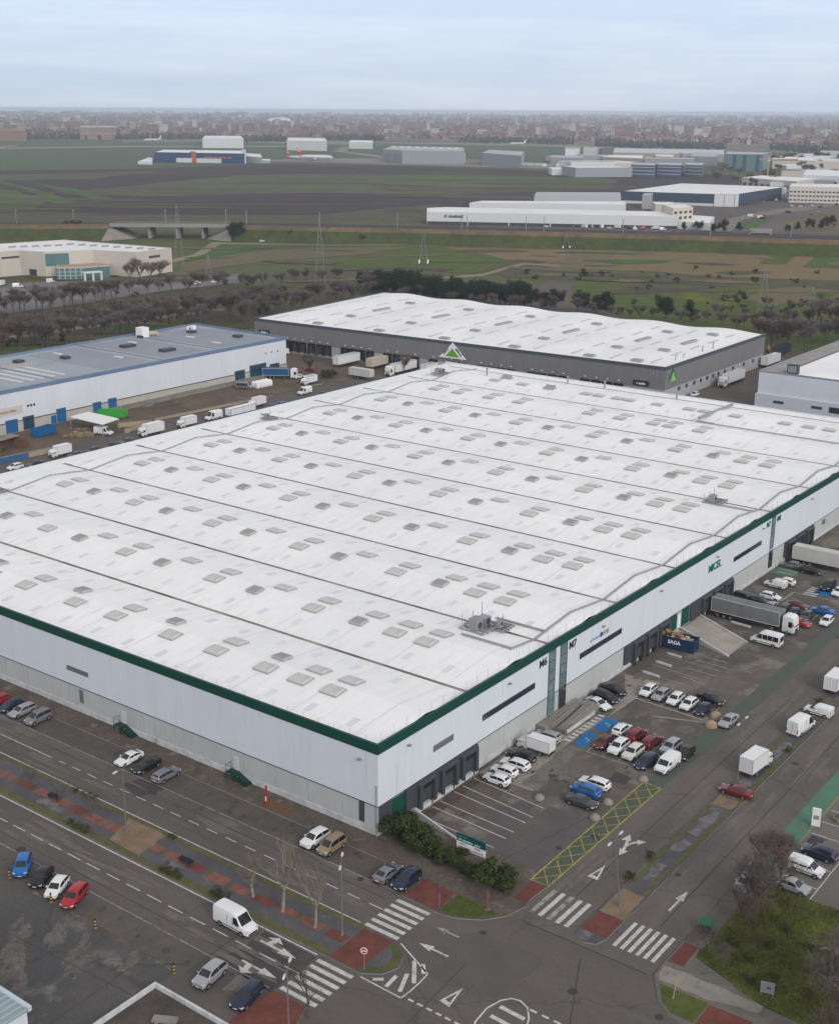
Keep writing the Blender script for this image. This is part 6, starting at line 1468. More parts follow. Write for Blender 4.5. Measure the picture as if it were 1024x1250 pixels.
for i in range(46):
    L_, W_, H_ = random.uniform(.4, .9), random.uniform(.3, .7), random.uniform(.05, .4)
    m = MB().box(-L_/2, L_/2, -W_/2, W_/2, 0, H_).box(-L_/2*.96, -L_/2*.9, -W_/2, W_/2, H_, H_+.12)
    o = m.build('cardboard_box', mat('cardboard_%d' % (i % 4), ((.36, .24, .14), (.28, .18, .1), (.5, .42, .34), (.42, .3, .18))[i % 4], .9))
    yy = random.uniform(-4.4, -0.1); o.location = (67.2+random.uniform(-.8, .8), yy, random.uniform(1.4, 2.2) if yy > -3.2 else random.uniform(1.1, 1.6)); o.rotation_euler = (random.uniform(-.6, .6), random.uniform(-.6, .6), random.uniform(0, 3))
    tag(o, 'loose cardboard box heaped in the dark blue waste container', 'box', 'cardboard heaped in the waste container')
skip('waste_container', 'blue open skip in the dirt yard before the pale building', 91.6, 176.2, 10, 6, 2.4, 1.9, M_bdoor)
skip('waste_container', 'bright green open skip by the blue doors of the pale building', 114.3, 178.0, -60, 7, 2.4, 1.8, mat('skip_green', (0.05, 0.36, 0.06), .5))
# ------------------------------------------------------------------ street furniture
M_pole = mat('lamp_pole_grey', (0.2, 0.205, 0.21), 0.5, metal=0.3)
M_lamp = mat('lamp_head_white', (0.55, 0.56, 0.56), 0.4)
def street_lamp(x, y, h, a, label, z=0.12, arms=2):
    t = thing('street_lamp', label, 'street lamp', (x, y, z), R(a), 'twin headed street lamps')
    MB().tube([(0, 0, 0), (0, 0, .9), (0, 0, h)], [.11, .075, .05], 8).build('pole', M_pole, t)
    MB().tube([(0, 0, 0), (0, 0, .25)], [.2, .16], 8).build('base', M_pole, t)
    for s in ((-1, 1) if arms == 2 else (1,)):
        MB().tube([(0, 0, h-.1), (s*.45, 0, h+.05), (s*.85, 0, h+.1)], .03, 6).build('arm', M_pole, t)
        b = MB(); b.loft([[(s*(.75+u*.75), -w, h+.1), (s*(.75+u*.75), -w*.6, h+.1+q), (s*(.75+u*.75), w*.6, h+.1+q), (s*(.75+u*.75), w, h+.1), (s*(.75+u*.75), 0, h+.05)] for u, w, q in ((0, .06, .05), (.25, .12, .09), (.7, .13, .1), (1, .08, .05))])
        b.build('lamp_head', M_lamp, t)
    return t
street_lamp(-15.9, 22.2, 7.6, 10, 'tall street lamp on the grassy median facing the long white wall')
street_lamp(-15.7, -8.2, 7.9, 35, 'twin headed street lamp beside the red crossing pad of the median')
street_lamp(4.5, -26.9, 7.5, 0, 'leaning twin headed street lamp on the sandy end of the avenue median').rotation_euler = (-.085, -.064, 0)
street_lamp(35.6, -25.6, 7.4, 0, 'twin headed street lamp beside the white box truck on the avenue')
street_lamp(73.0, -25.2, 7.4, 0, 'twin headed street lamp on the avenue by the right edge')
street_lamp(-30.1, -14.6, 7.6, 30, 'twin headed street lamp cut by the bottom edge beside the lower red pad', 0.1)
def post_sign(name, label, cat, x, y, h, plate, z=0.12, a=0.0):
    t = thing(name, label, cat, (x, y, z), a)
    MB().tube([(0, 0, 0), (0, 0, h)], .035, 6).build('post', M_galv, t)
    plate(t, h); return t
def disc_plate(c1, c2, bar=None, r=.32):
    def f(t, h):
        MB().tube([(-.03, 0, h-r), (-.06, 0, h-r)], r, 18).build('plate', mat('sign_rim_%d' % (int(c1[0]*99)), c1, .4), t)
        MB().tube([(-.06, 0, h-r), (-.068, 0, h-r)], r*.8, 18).build('plate_face', mat('sign_face_%d_%d' % (int(c2[0]*99), int(c2[2]*99)), c2, .4), t)
        if bar: MB().box(-.08, -.069, -r*.6, r*.6, h-r-.05, h-r+.05).build('bar', mat('sign_bar_%d' % int(bar[0]*99), bar, .4), t)
    return f
post_sign('road_sign', 'round blue sign on a post on the red pad by the corner lawn', 'road sign', -6.6, -13.0, 2.5, disc_plate((.4, .02, .03), (.03, .12, .45), (.4, .02, .03), .36), a=-.4)
post_sign('road_sign', 'red no entry sign with white bar at the median end', 'road sign', -18.5, -13.2, 2.4, disc_plate((.75, .75, .75), (.45, .015, .03), (.78, .78, .78), .34), a=.5)
t = thing('post_totem', 'rusty orange post standing in the corner pavement beside the lawn', 'post', (-4.0, -16.9, .12)); MB().box(-.1, .1, -.1, .1, 0, 2.1).build('column', mat('rust_orange', (.2, .09, .05), .8), t); MB().box(-.2, .2, -.2, .2, 0, .12).build('base', M_conc, t)
t = thing('hydrant_marker', 'red and white marker column by the long white wall', 'marker', (-2.5, 14.1, .12)); MB().box(-.1, .1, -.12, .12, 0, 1.3).build('column', mat('marker_red', (.4, .03, .03), .5), t); MB().box(-.11, -.1, -.09, .09, .5, 1.1).build('panel', M_whitep, t); MB().box(-.08, .08, -.1, .1, 1.3, 2.4).build('upper_column', mat('marker_red', (.4, .03, .03), .5), t)
sheet('paving_patch', rough_poly(rect(-2.9, -1.2, 11.0, 15.0), .6, .25, 8), .13, mat('paving_rust', (.16, .075, .05), .9, c2=(.12, .09, .06), scale=1.2, fine=.3, fscale=5))
t = thing('thin_post', 'thin tan pole leaning on the lower right corner lawn', 'post', (-5.0, -37.4, .13)); t.rotation_euler = (.08, .05, 0); MB().tube([(0, 0, 0), (0, 0, 2.6)], .05, 6).build('pole', mat('tan_wood', (.4, .32, .22), .7), t); MB().tube([(0, 0, 0), (0, 0, .1)], .12, 6).build('base', M_conc, t)
t = thing('utility_board', 'grey notice board on legs at the edge of the rough grass', 'board', (0.2, -43.9, .12), .3); MB().box(-.05, .05, -.6, .6, .45, 1.55).build('panel', M_louv, t)
for yy in (-.5, .5): MB().box(-.03, .03, yy-.04, yy+.04, 0, .45).build('leg', M_galv, t)
strokes(t, 'lettering', -.3, .3, 0, .3, M_dgrey, Matrix(((0, 0, -1, -.055), (-1, 0, 0, 0), (0, 1, 0, .9), (0, 0, 0, 1))), seed=4)
t = thing('totem_sign', 'white totem sign standing by the green lane of the east parking', 'sign', (30.8, -36.8, .05), .2); MB().box(-.12, .12, -.45, .45, .2, 2.3).build('panel', M_whitep, t); MB().box(-.2, .2, -.5, .5, 0, .2).build('base', M_conc, t); MB().box(-.13, -.12, -.3, .3, 1.0, 1.5).build('print', M_louv, t)
t = thing('waste_bin', 'dark wheeled waste bin with a green lid beside the avenue', 'bin', (5.9, -35.4, .06), .2); t.scale = (.8, .8, .85)
MB().loft([[(-.5, -.65, .15), (.5, -.65, .15), (.5, .65, .15), (-.5, .65, .15)], [(-.62, -.75, 1.15), (.62, -.75, 1.15), (.62, .75, 1.15), (-.62, .75, 1.15)]]).build('container', mat('bin_dark', (.025, .035, .04), .6), t)
b = MB(); b.loft([[(-.66, -.79, 1.15), (.66, -.79, 1.15), (.66, .79, 1.15), (-.66, .79, 1.15)], [(-.6, -.7, 1.32), (.66, -.7, 1.45), (.66, .7, 1.45), (-.6, .7, 1.32)]]); b.build('lid', mat('bin_green', (.02, .12, .07), .5), t)
for sx in (-.4, .4):
    for sy in (-.55, .55): MB().tube([(sx, sy-.05, .08), (sx, sy+.05, .08)], .09, 8).build('caster', M_tyre, t)
# concrete boulders along the lot
rr = random.Random(5)
for i, (x, y, lab) in enumerate(((17.5, -9.5, 'pale concrete dome in the lot beside the bay lines'), (21.4, -16.2, 'pale concrete dome behind the blue crossover'), (17.6, -16.7, 'pale concrete dome behind the dark grey saloon'), (28.6, -16.9, 'pale concrete dome beside the white delivery van at the yellow box'), (46.5, -17.2, 'tan boulder right before the silver saloon on the green lane'), (49.2, -16.6, 'tan boulder at the end of the upper row of cars'))):
    t = thing('traffic_dome', lab, 'bollard', (x, y, .05), rr.uniform(0, 3), 'stones that guard the lot')
    b = MB(); s = .62 if i < 4 else .85; b.dome((0, 0, 0), s, s, s*.95, 0, 14, 6); b.build('dome', M_conc if i < 4 else mat('tan_stone', (.36, .28, .19), .9, c2=(.26, .2, .14), scale=2), t)
    MB().tube([(0, 0, 0), (0, 0, .06)], s*1.12, 14).build('base', M_conc_d, t)
# yellow and black kerb posts
for x, y, lab in ((-29.0, 24.8, 'yellow black striped post beside the blue crossover'), (-29.1, 18.0, 'yellow black striped post between the white and red cars'), (-29.2, 11.2, 'yellow black striped post standing alone past the red car'), (-29.3, 0.2, 'yellow black striped post at the corner of the south lot')):
    t = thing('striped_post', lab, 'post', (x, y, .04), 0, 'striped posts of the south lot')
    b = MB()
    for k in range(6): b.tube([(0, 0, k*.18), (0, 0, k*.18+.18)], .09, 8, k % 2)
    b.build('column', [mat('post_yellow', (.55, .36, .03), .5), M_black], t); MB().tube([(0, 0, 0), (0, 0, .05)], .17, 8).build('base', M_conc_d, t)
# large sign board at the corner
t = thing('site_sign', 'large green and white sign board behind the corner hedge', 'sign', (2.25, -10.6, .12), math.pi/2)
W_, z0, z1 = 3.6, 0.95, 2.7
# local x runs along -Y in the world after the turn, the face looks to -X
t.rotation_euler = (0, 0, -math.pi/2)
MB().box(-W_/2, W_/2, -.06, .06, z0+.85, z1).build('upper_panel', mat('sign_deep_green', (.008, .075, .075), .5), t)
MB().box(-W_/2, W_/2, -.06, .06, z0, z0+.85).build('lower_panel', M_whitep, t)
for xx in (-W_/2+.25, W_/2-.25): MB().box(xx-.06, xx+.06, -.0, .12, -.1, z1).build('post', M_galv, t)
ws = wall_mtx(0, -.065, 0, 0)
strokes(t, 'lettering', -1.6, 1.2, 0, .26, mat('letter_mint', (.4, .55, .55), .6), wall_mtx(0, -.065, z0+.98, 0), seed=11)
strokes(t, 'lettering', -1.6, -.4, 0, .14, mat('letter_teal', (.1, .22, .22), .6), wall_mtx(0, -.065, z0+1.42, 0), seed=12)
for i, (xa, xb, zz, hh) in enumerate(((-1.4, -.5, .6, .16), (.5, 1.2, .6, .16), (-1.6, -.2, .2, .12), (.2, 1.5, .2, .12))): strokes(t, 'lettering', xa, xb, 0, hh, mat('letter_grey', (.16, .17, .2), .6), wall_mtx(0, -.065, z0+zz, 0), seed=20+i)
# benches on the median
for y, lab in ((12.5, 'dark low bench on the red strip of the median'), (34, 'dark low bench on the median near the edge')):
    t = thing('median_bench', lab, 'bench', (-16.2, y, .14), .05, 'median benches'); MB().box(-.3, .3, -.9, .9, .38, .46).build('seat', M_black, t)
    for yy in (-.7, .7): MB().box(-.25, .25, yy-.06, yy+.06, 0, .38).build('leg', M_dgrey, t)
# planter in the east parking, small white car nose at the edge
t = thing('round_planter', 'pale round concrete planter in the east parking', 'planter', (33.5, -38.4, .05)); MB().tube([(0, 0, 0), (0, 0, .55)], [.45, .62], 14).build('pot', M_conc, t); MB().dome((0, 0, .5), .5, .5, .3).build('soil', M_kerbgrass, t)
# dirt yard: canopy, walls, bags
t = thing('yard_canopy', 'flat white canopy roof in the dirt yard by the pale building', 'canopy')
cp = [G(545/6.4, 440+440/6.4, 3.2), G(690/6.4, 440+400/6.4, 3.2), G(930/6.4, 440+455/6.4, 3.2), G(800/6.4, 440+500/6.4, 3.2)]
MB().prism(cp, 3.1, 3.25).build('roof', M_whitep, t)
for p in cp: MB().tube([(p[0]*.98+102*.02, p[1]*.98+170*.02, 0), (p[0]*.98+102*.02, p[1]*.98+170*.02, 3.1)], .08, 6).build('post', M_galv, t)
M_tanwall = mat('tan_wall', (.42, .33, .22), .9, c2=(.34, .27, .19), scale=.6)
for (p, q, h, lab, m) in (((104.5, 162.0), (114.8, 164.2), 1.1, 'low tan boundary wall beside the yard gate', M_tanwall), ((107.5, 168.2), (114.8, 164.2), 1.1, 'tan side wall of the small paved yard', M_tanwall), ((66, 162.0), (76, 161.4), 1.3, 'blue foot boundary wall at the left end of the dirt yard', mat('blue_low_wall', (.04, .12, .25), .7)), ((75.2, 161.6), (84.2, 160.8), 1.2, 'tan boundary wall before the dirt yard', M_tanwall), ((118, 166.6), (152, 163.6), .5, 'long low kerb wall of the brown yard', M_tanwall)):
    t = thing('boundary_wall', lab, 'wall'); a, b_ = Vector(p), Vector(q); d = (b_-a).normalized(); n = Vector((-d.y, d.x))*.15
    MB().prism([tuple(a+n), tuple(b_+n), tuple(b_-n), tuple(a-n)], 0, h).build('wall_panel', m, t); n *= 1.3
    MB().prism([tuple(a+n), tuple(b_+n), tuple(b_-n), tuple(a-n)], h, h+.1).build('coping', M_conc, t)
t = thing('open_shed', 'brown brick lean-to with open front at the left end of the dirt yard', 'shed', (76.5, 170.5, 0), .15)
MB().box(-4.5, 4.5, 2.4, 2.7, 0, 2.6).box(4.2, 4.5, -3.0, 2.4, 0, 2.6).box(-4.5, -4.2, -3, 2.4, 0, 2.6).build('wall', mat('brown_brick', (.17, .1, .075), .9, var=.2, scale=.8), t); MB().box(-4.6, 4.6, -.2, 2.8, 2.6, 2.75).build('roof', M_conc, t)
for i in range(10):
    x, y = 163+i % 5*1.25, 174.2+(i//5)*1.3
    t = thing('big_bag', 'white bulk bag in the double row before the pale building', 'bulk bag', (x, y, .05), random.uniform(-.2, .2), 'white bulk bags before the pale building')
    MB().loft([[(-.5, -.5, 0), (.5, -.5, 0), (.5, .5, 0), (-.5, .5, 0)], [(-.6, -.6, .6), (.6, -.6, .6), (.6, .6, .6), (-.6, .6, .6)], [(-.52, -.52, 1.5), (.52, -.52, 1.5), (.52, .52, 1.5), (-.52, .52, 1.5)], [(-.2, -.2, 1.8), (.2, -.2, 1.8), (.2, .2, 1.8), (-.2, .2, 1.8)]]).build('bag', M_whitep, t)
for i in range(26):
    t = thing('pallet_stack', 'worn wooden pallet stack in the dirt yard', 'pallets', (93.5+rng.uniform(0, 12), 166.5+rng.uniform(0, 5), .05), rng.uniform(0, 3), 'pallet stacks in the dirt yard')
    b = MB(); h = random.randint(2, 7)
    for k in range(h):
        for j in range(3): b.box(-.6, .6, -.5+j*.4, -.35+j*.4, k*.15, k*.15+.09)
        b.box(-.6, .6, -.5, .5, k*.15+.1, k*.15+.13)
    b.build('pallet', mat('pallet_wood', (.3, .23, .16), .9), t)
slab('kerb_island', [(162, 176.5), (158.5, 164), (155, 163.2), (150.5, 164.2), (151, 170.5), (157, 173)], 0, .2, M_yard, M_tanwall)
slab('kerb_island', [(172, 165.5), (178.8, 163.6), (181.5, 166.5), (178.5, 169.5), (173, 168.5)], 0, .2, M_dirt, M_tanwall)
t = thing('flag_pole', 'dark tall pole at the kerbed island of the back street', 'pole', (179.2, 166.2, .2)); MB().tube([(0, 0, 0), (0, 0, 11)], [.14, .1], 8).build('pole', M_dgrey, t); MB().box(-.5, .5, -.5, .5, 0, 1.4).build('base', mat('pole_blue', (.03, .1, .22), .5), t)
t = thing('yard_stair', 'short concrete stair with railing up to the ledge of the pale building', 'stair', (128, 180.6, 0)); 
b = MB()
for k in range(5): b.box(-1+k*.5, 1.6, -.7, .9, k*.2, (k+1)*.2)
b.build('steps', M_conc, t); MB().tube([(-1, -.7, .2), (-1, -.7, 1.1), (1.4, -.7, 2.0), (1.4, -.7, 1.0)], .03, 4).build('railing', M_galv, t)
# fence and digger at the far end of the side street
t = thing('green_fence', 'green mesh fence at the far end of the side street', 'fence')
b = MB()
p, q = (290, 92), (345, 62)
for k in range(16): u = k/15; b.tube([(*along(p, q, u), 0), (*along(p, q, u), 2.2)], .06, 5)
b.build('post', mat('fence_green', (.05, .14, .05), .6), t)
b = MB()
for z in np.arange(.2, 2.2, .4): b.tube([(*p, z), (*q, z)], .03, 4)
b.build('mesh_panel', mat('fence_green', (.05, .14, .05), .6), t)
t = thing('yellow_digger', 'small orange digger parked at the end of the side street', 'digger', (297, 79, .05), .6)
M_or = mat('digger_orange', (.5, .2, .04), .5)
MB().box(-1.6, 1.6, -1.1, -.6, 0, .7).box(-1.6, 1.6, .6, 1.1, 0, .7).build('track', M_black, t); MB().box(-1.7, 1.2, -1, 1, .75, 1.7).build('body', M_or, t); MB().box(-.3, 1.0, -.2, .9, 1.7, 2.9).build('cab', M_glass, t); MB().tube([(1, -.5, 1.5), (3.2, -.5, 3.6), (4.6, -.5, 1.4)], .2, 6).build('arm', M_or, t); MB().box(4.3, 5.0, -.9, -.1, .6, 1.4).build('bucket', M_dgrey, t)
t = thing('dark_container', 'dark blue container at the end of the side street', 'container', (309, 79.5, .05), .1); MB().box(-6, 6, -1.3, 1.3, .1, 2.7).build('body', mat('container_navy', (.02, .03, .05), .6), t); MB().box(-6.05, -6, -1.2, 1.2, .2, 2.6).build('door', M_dgrey, t)
# ------------------------------------------------------------------ trees, hedges, grass
M_bark = mat('bark_grey', (.12, .1, .085), .9, c2=(.075, .063, .055), scale=3)
M_barkp = mat('bark_pale', (.31, .285, .235), .85, c2=(.16, .145, .115), scale=1.6, fine=.2)
M_twig = mat('twigs_winter', (.17, .146, .138), .9, c2=(.125, .106, .102), scale=.6)
M_twigr = mat('twigs_brown', (.16, .12, .1), .9, c2=(.115, .09, .078), scale=.6)
M_twigp = mat('twigs_pale', (.24, .2, .165), .9, c2=(.17, .14, .12), scale=.6)
M_pine = mat('pine_needles', (.02, .036, .014), .9, c2=(.011, .021, .01), scale=.5)
M_pine2 = mat('pine_needles_light', (.034, .053, .02), .9, c2=(.02, .035, .015), scale=.5)
M_leaf = mat('hedge_leaves', (.045, .068, .02), .8, c2=(.024, .04, .014), scale=.8)
M_leaf2 = mat('shrub_leaves', (.075, .09, .028), .8, c2=(.045, .06, .02), scale=.8)
M_leafd = mat('dead_leaves', (.1, .07, .04), .9, c2=(.07, .05, .035), scale=.8)

def branch_tree(h, seed, spread=.45, levels=4, trunk=.14, twigs=900, twl=.9, clear=.25, tw=.012, bend=.25):
    """bare tree: trunk with limbs, and a crown of fine twigs"""
    rr = random.Random(seed); tb, cb = MB(), MB(); tips = []
    def grow(p, d, ln, r, lv, b):
        n = 3 if lv < 2 else 2; pts = [p]; rs = [r]; q = p.copy(); dd = d.copy()
        for k in range(n):
            dd = (dd+Vector((rr.uniform(-1, 1), rr.uniform(-1, 1), rr.uniform(-.3, .6)))*bend*.5).normalized()
            q = q+dd*ln/n; pts.append(q.copy()); rs.append(r*(1-.45*(k+1)/n))
        b.tube(pts, rs, 6 if lv == 0 else (5 if lv == 1 else 3), 0, cap=False)
        if lv >= 1: tips.append((pts[-2], q, dd, ln))
        if lv >= 2: tips.append((pts[0], pts[1], dd, ln)); tips.append((pts[-2], q, dd, ln))
        if lv >= levels-1: return
        m = rr.randint(3, 5) if lv == 0 else rr.randint(2, 4)
        for i in range(m):
            a = 2*math.pi*(i+rr.random()*.7)/m; t = rr.uniform(.55, 1.0) if i else 1.0
            st = pts[-1] if t > .85 else pts[1 if lv == 0 else -2].lerp(pts[-1], rr.random())
            side = Vector((math.cos(a), math.sin(a), 0)); nd = (dd*(1-spread)+side*spread*(1.25 if lv == 0 else .9)+Vector((0, 0, .26))).normalized()
            grow(st, nd, ln*rr.uniform(.62, .85), r*.55, lv+1, cb)
    grow(Vector((0, 0, 0)), Vector((0, 0, 1)), h*max(clear, .3), trunk, 0, tb)
    zmax = max(t[1].z for t in tips); s = h/zmax*.96
    for i in range(twigs):
        a, q, d, ln = tips[rr.randrange(len(tips))]
        o = a.lerp(q, rr.random()); v = (d*.6+Vector((rr.gauss(0, 1), rr.gauss(0, 1), rr.gauss(.25, .8)))*.75).normalized()
        l2 = twl*rr.uniform(.4, 1.1); e = o+v*l2; m_ = o.lerp(e, .5)+Vector((rr.gauss(0, .06), rr.gauss(0, .06), .03))
        sd = v.cross(Vector((rr.gauss(0, 1), rr.gauss(0, 1), rr.gauss(0, 1)))).normalized()*tw
        cb.add([o-sd, o+sd, m_+sd*.7, e, m_-sd*.7], [(0, 1, 2, 3, 4)], 1)
    for b in (tb, cb): b.v = [(x*s, y*s, z*s) for x, y, z in b.v]
    return tb, cb
def leaf_cloud(clumps, n, size, seed, flat=.5):
    """clumps: (x,y,z,rx,ry,rz); many leaf-sized faces through the volume"""
    g = np.random.default_rng(seed); vol = np.array([c[3]*c[4]*c[5] for c in clumps])**.7; cnt = (n*vol/vol.sum()).astype(int)
    vs, fs, ms = [], [], []
    for c, k in zip(clumps, cnt):
        d = g.normal(size=(k, 3)); d /= np.linalg.norm(d, axis=1)[:, None]
        rr_ = g.random(k)**.4
        p = np.array(c[:3])+d*rr_[:, None]*np.array(c[3:6])*(1+.18*g.normal(size=(k, 1)))
        u = g.normal(size=(k, 3)); u /= np.linalg.norm(u, axis=1)[:, None]
        w = np.cross(u, d+.4*g.normal(size=(k, 3))); w /= np.linalg.norm(w, axis=1)[:, None]+1e-9
        s = size*g.uniform(.5, 1.3, size=(k, 1))
        q = np.stack([p-u*s, p+w*s*.5, p+u*s, p-w*s*.5], 1)
        o = len(vs)
        vs += [tuple(x) for x in q.reshape(-1, 3)]; fs += [(o+4*i, o+4*i+1, o+4*i+2, o+4*i+3) for i in range(k)]
        ms += list((g.random(k) < .3).astype(int))
    b = MB(); b.v, b.f, b.m = vs, fs, [int(x) for x in ms]
    return b
def clumpset(rx, ry, rz, zc, n, seed, k=.42):
    rr = random.Random(seed); o = []
    for i in range(n):
        d = Vector((rr.gauss(0, 1), rr.gauss(0, 1), rr.gauss(0, .8))).normalized()*rr.uniform(.35, .95); f = rr.uniform(.6, 1.2)*k
        o.append((d.x*rx, d.y*ry, zc+d.z*rz, rx*f, ry*f, rz*f))
    return o
def copy_thing(src, loc, rz, s, label, cat, group, name):
    t = thing(name, label, cat, loc, rz, group); t.scale = (s[0], s[0], s[1])
    for nm, me in src:
        o = bpy.data.objects.new(nm, me); COL.objects.link(o); o.parent = t
    return t
def bare_variant(h, seed, twm, bark=None, **k):
    a, c = branch_tree(h, seed, **k)
    return [('trunk', a.mesh('trunk', bark or M_bark)), ('crown', c.mesh('crown', [bark or M_bark, twm]))]
BARE = [bare_variant(8, 10+i, (M_twig, M_twig, M_twigr, M_twig, M_twigr, M_twig)[i], twigs=1900, twl=1.15, tw=.026, spread=(.42, .36, .48, .4, .34, .44)[i], trunk=.15, clear=.3) for i in range(6)]
PALE = [bare_variant(9, 40+i, M_twigp, twigs=1500, twl=1.3, tw=.035, spread=.42, trunk=.16) for i in range(2)]
def pine_variant(h, seed):
    tb = MB().tube([(0, 0, 0), (.05, 0, h*.4), (0, .05, h*.85)], [.2, .15, .05], 6)
    for i in range(5): a = i*1.3; tb.tube([(0, 0, h*(.35+.1*i)), (math.cos(a)*h*.2, math.sin(a)*h*.2, h*(.43+.1*i))], [.06, .02], 4)
    return [('trunk', tb.mesh('trunk', M_bark)), ('crown', leaf_cloud(clumpset(h*.36, h*.36, h*.43, h*.54, 18, seed, .42), 3200, .28, seed).mesh('crown', [M_pine, M_pine2]))]
PINE = [pine_variant(10, 60+i) for i in range(4)]
def bush_variant(h, seed, mats, n=1300):
    tb = MB()
    for i in range(5): a = i*1.26; tb.tube([(0, 0, 0), (math.cos(a)*h*.3, math.sin(a)*h*.3, h*.5)], [.05, .02], 4)
    return [('stem', tb.mesh('stem', M_bark)), ('foliage', leaf_cloud(clumpset(h*.55, h*.55, h*.42, h*.52, 11, seed), n, h*.055, seed).mesh('foliage', mats))]
BUSH = [bush_variant(2.2, 80, [M_leaf, M_leaf2], 5200), bush_variant(2.2, 81, [M_leaf, M_leaf2], 5200), bush_variant(2.0, 82, [M_leaf2, M_leaf], 3600)]
FARB = [bush_variant(4.5, 90, [M_leaf, M_pine], 900), bush_variant(4.0, 91, [M_leaf2, M_leaf], 900)]
LOWB = [bush_variant(1.0, 95, [M_leafd, M_leaf2], 900), bush_variant(1.0, 96, [M_leaf2, M_leaf], 900)]
rr = random.Random(21)
# corner hedge: separate shrubs grown together
HB = [(1.7, -1.6, 1.15), (1.5, -3.0, 1.2), (1.1, -4.4, 1.15), (.7, -5.9, 1.0), (.3, -7.3, .95), (-.1, -8.7, .85), (0.6, -9.9, .8), (.2, -11.6, .7), (-.2, -13.2, .8), (-.3, -14.9, 1.15), (-.4, -16.2, 1.05)]
HL = ['shrub nearest the warehouse corner at the start of the hedge', 'second shrub of the hedge from the warehouse corner', 'tall shrub in the thick part of the hedge by the ramp wall', 'shrub in the middle of the hedge before the sign board', 'dark shrub of the hedge left of the sign board', 'low shrub of the hedge under the left post of the sign board', 'low shrub right under the green and white sign board', 'small thin shrub between the sign board and the round bush', 'low pale shrub touching the round bush', 'big round bush at the end of the hedge by the red pad', 'right half of the round bush above the corner pavement']
for (x, y, s), lab in zip(HB, HL): copy_thing(BUSH[rr.randrange(3)], (x, y, .1), rr.uniform(0, 6), (s*1.22, s*1.1), lab, 'shrub', 'shrubs of the corner hedge', 'hedge_shrub')
# plane trees of the median
for i, (x, y, h, lab) in enumerate(((-16.4, 2.8, 4.6, 'short pollarded tree with pale trunk, first on the median'), (-16.4, -1.2, 7.6, 'tall pale plane tree with forked trunk on the median'), (-16.4, -5.4, 7.2, 'pale plane tree nearest the red pad of the median'))):
    v = bare_variant(h, 100+i, M_twigp, bark=M_barkp, twigs=650, twl=.8, tw=.008, spread=.34, trunk=.19, clear=.34, levels=4, bend=.4)
    copy_thing(v, (x, y, .12), i, (1, 1), lab, 'tree', 'plane trees of the median', 'plane_tree')
v = bare_variant(6.2, 120, M_twig, twigs=700, twl=.7, tw=.007, spread=.3, trunk=.1); copy_thing(v, (-26.4, -13.3, .1), 0, (1, 1), 'slim bare sapling before the lower zebra crossing', 'tree', None, 'bare_tree')
for y, lab in ((33, 'bare sapling on the median at the left edge'), (27.5, 'thin bare sapling on the median before the sandy patch'), (38, 'thin leafless sapling on the median nearest the left edge')): copy_thing(bare_variant(3.2, int(y), M_twig, twigs=200, twl=.5, tw=.008, trunk=.07), (-16.3, y, .12), y, (1, 1), lab, 'tree', 'saplings of the median', 'bare_tree')
# big bare trees at the right
big = [bare_variant(8.2, 140+i, (M_twigr, M_twig, M_twig)[i], twigs=2300, twl=1.2, tw=.011, spread=.52, trunk=.2, levels=5, clear=.28) for i in range(3)]
BT = [(14.2, -37.8, .85, 'bare spreading tree over the silver car by the avenue'), (11.5, -38.0, .8, 'bare tree in front of the spreading tree over the silver car'), (17.6, -37.2, .75, 'bare tree behind the silver car next to the east parking'), (9.0, -38.6, .5, 'small bare tree beside the waste bin'), (-.4, -50.5, 1.0, 'grey bare tree in the lower right corner'), (2.6, -50.8, .95, 'grey bare tree at the right edge behind the corner tree'), (-3.5, -52.0, .8, 'bare tree cut by the bottom right corner'), (10.2, -37.2, .42, 'low bare shrub in front of the tree over the silver car'), (12.4, -36.9, .5, 'bare shrub under the spreading tree by the avenue kerb'), (3.0, -36.9, .36, 'low bare shrub beside the red pad of the rough grass corner'), (1.6, -39.0, .3, 'small bare shrub on the edge between path and rough grass')]
for i, (x, y, s, lab) in enumerate(BT): copy_thing(big[i % 3], (x, y, .1), i*1.7, (s, s), lab, 'tree', None, 'bare_tree')
# low bushes
LB_ = [(-18.6, 13.0), (-18.6, 12.0), (-18.6, 11.0), (-18.7, 26.8), (-18.7, 25.5), (-18.5, 28.3), (-13.7, 33.4), (-13.7, 31.5), (-13.6, 30.2), (-13.8, 17.2), (-18.4, 6.0), (-18.5, 4.7), (14.0, -25.3), (9.3, -25.4), (5.5, -38.6), (4.1, -40.5), (7.4, -41.2), (9.0, -44.6), (3.0, -43.6), (6.2, -46.5), (2.4, -47.0), (12, -46), (10.5, -41.6), (1.2, -41.8), (45.6, -27.8), (61.8, -25.6)]
for i, (x, y) in enumerate(LB_):
    where = 'on the grassy median of the street' if x < -10 else ('on the rough grass plot' if y < -37 else 'on the avenue median')
    s = rr.uniform(.75, 1.3); copy_thing(LOWB[i % 2], (x, y, .1), rr.uniform(0, 6), (s, s*.8), 'low scrubby bush '+where, 'bush', 'low bushes '+where, 'low_bush')
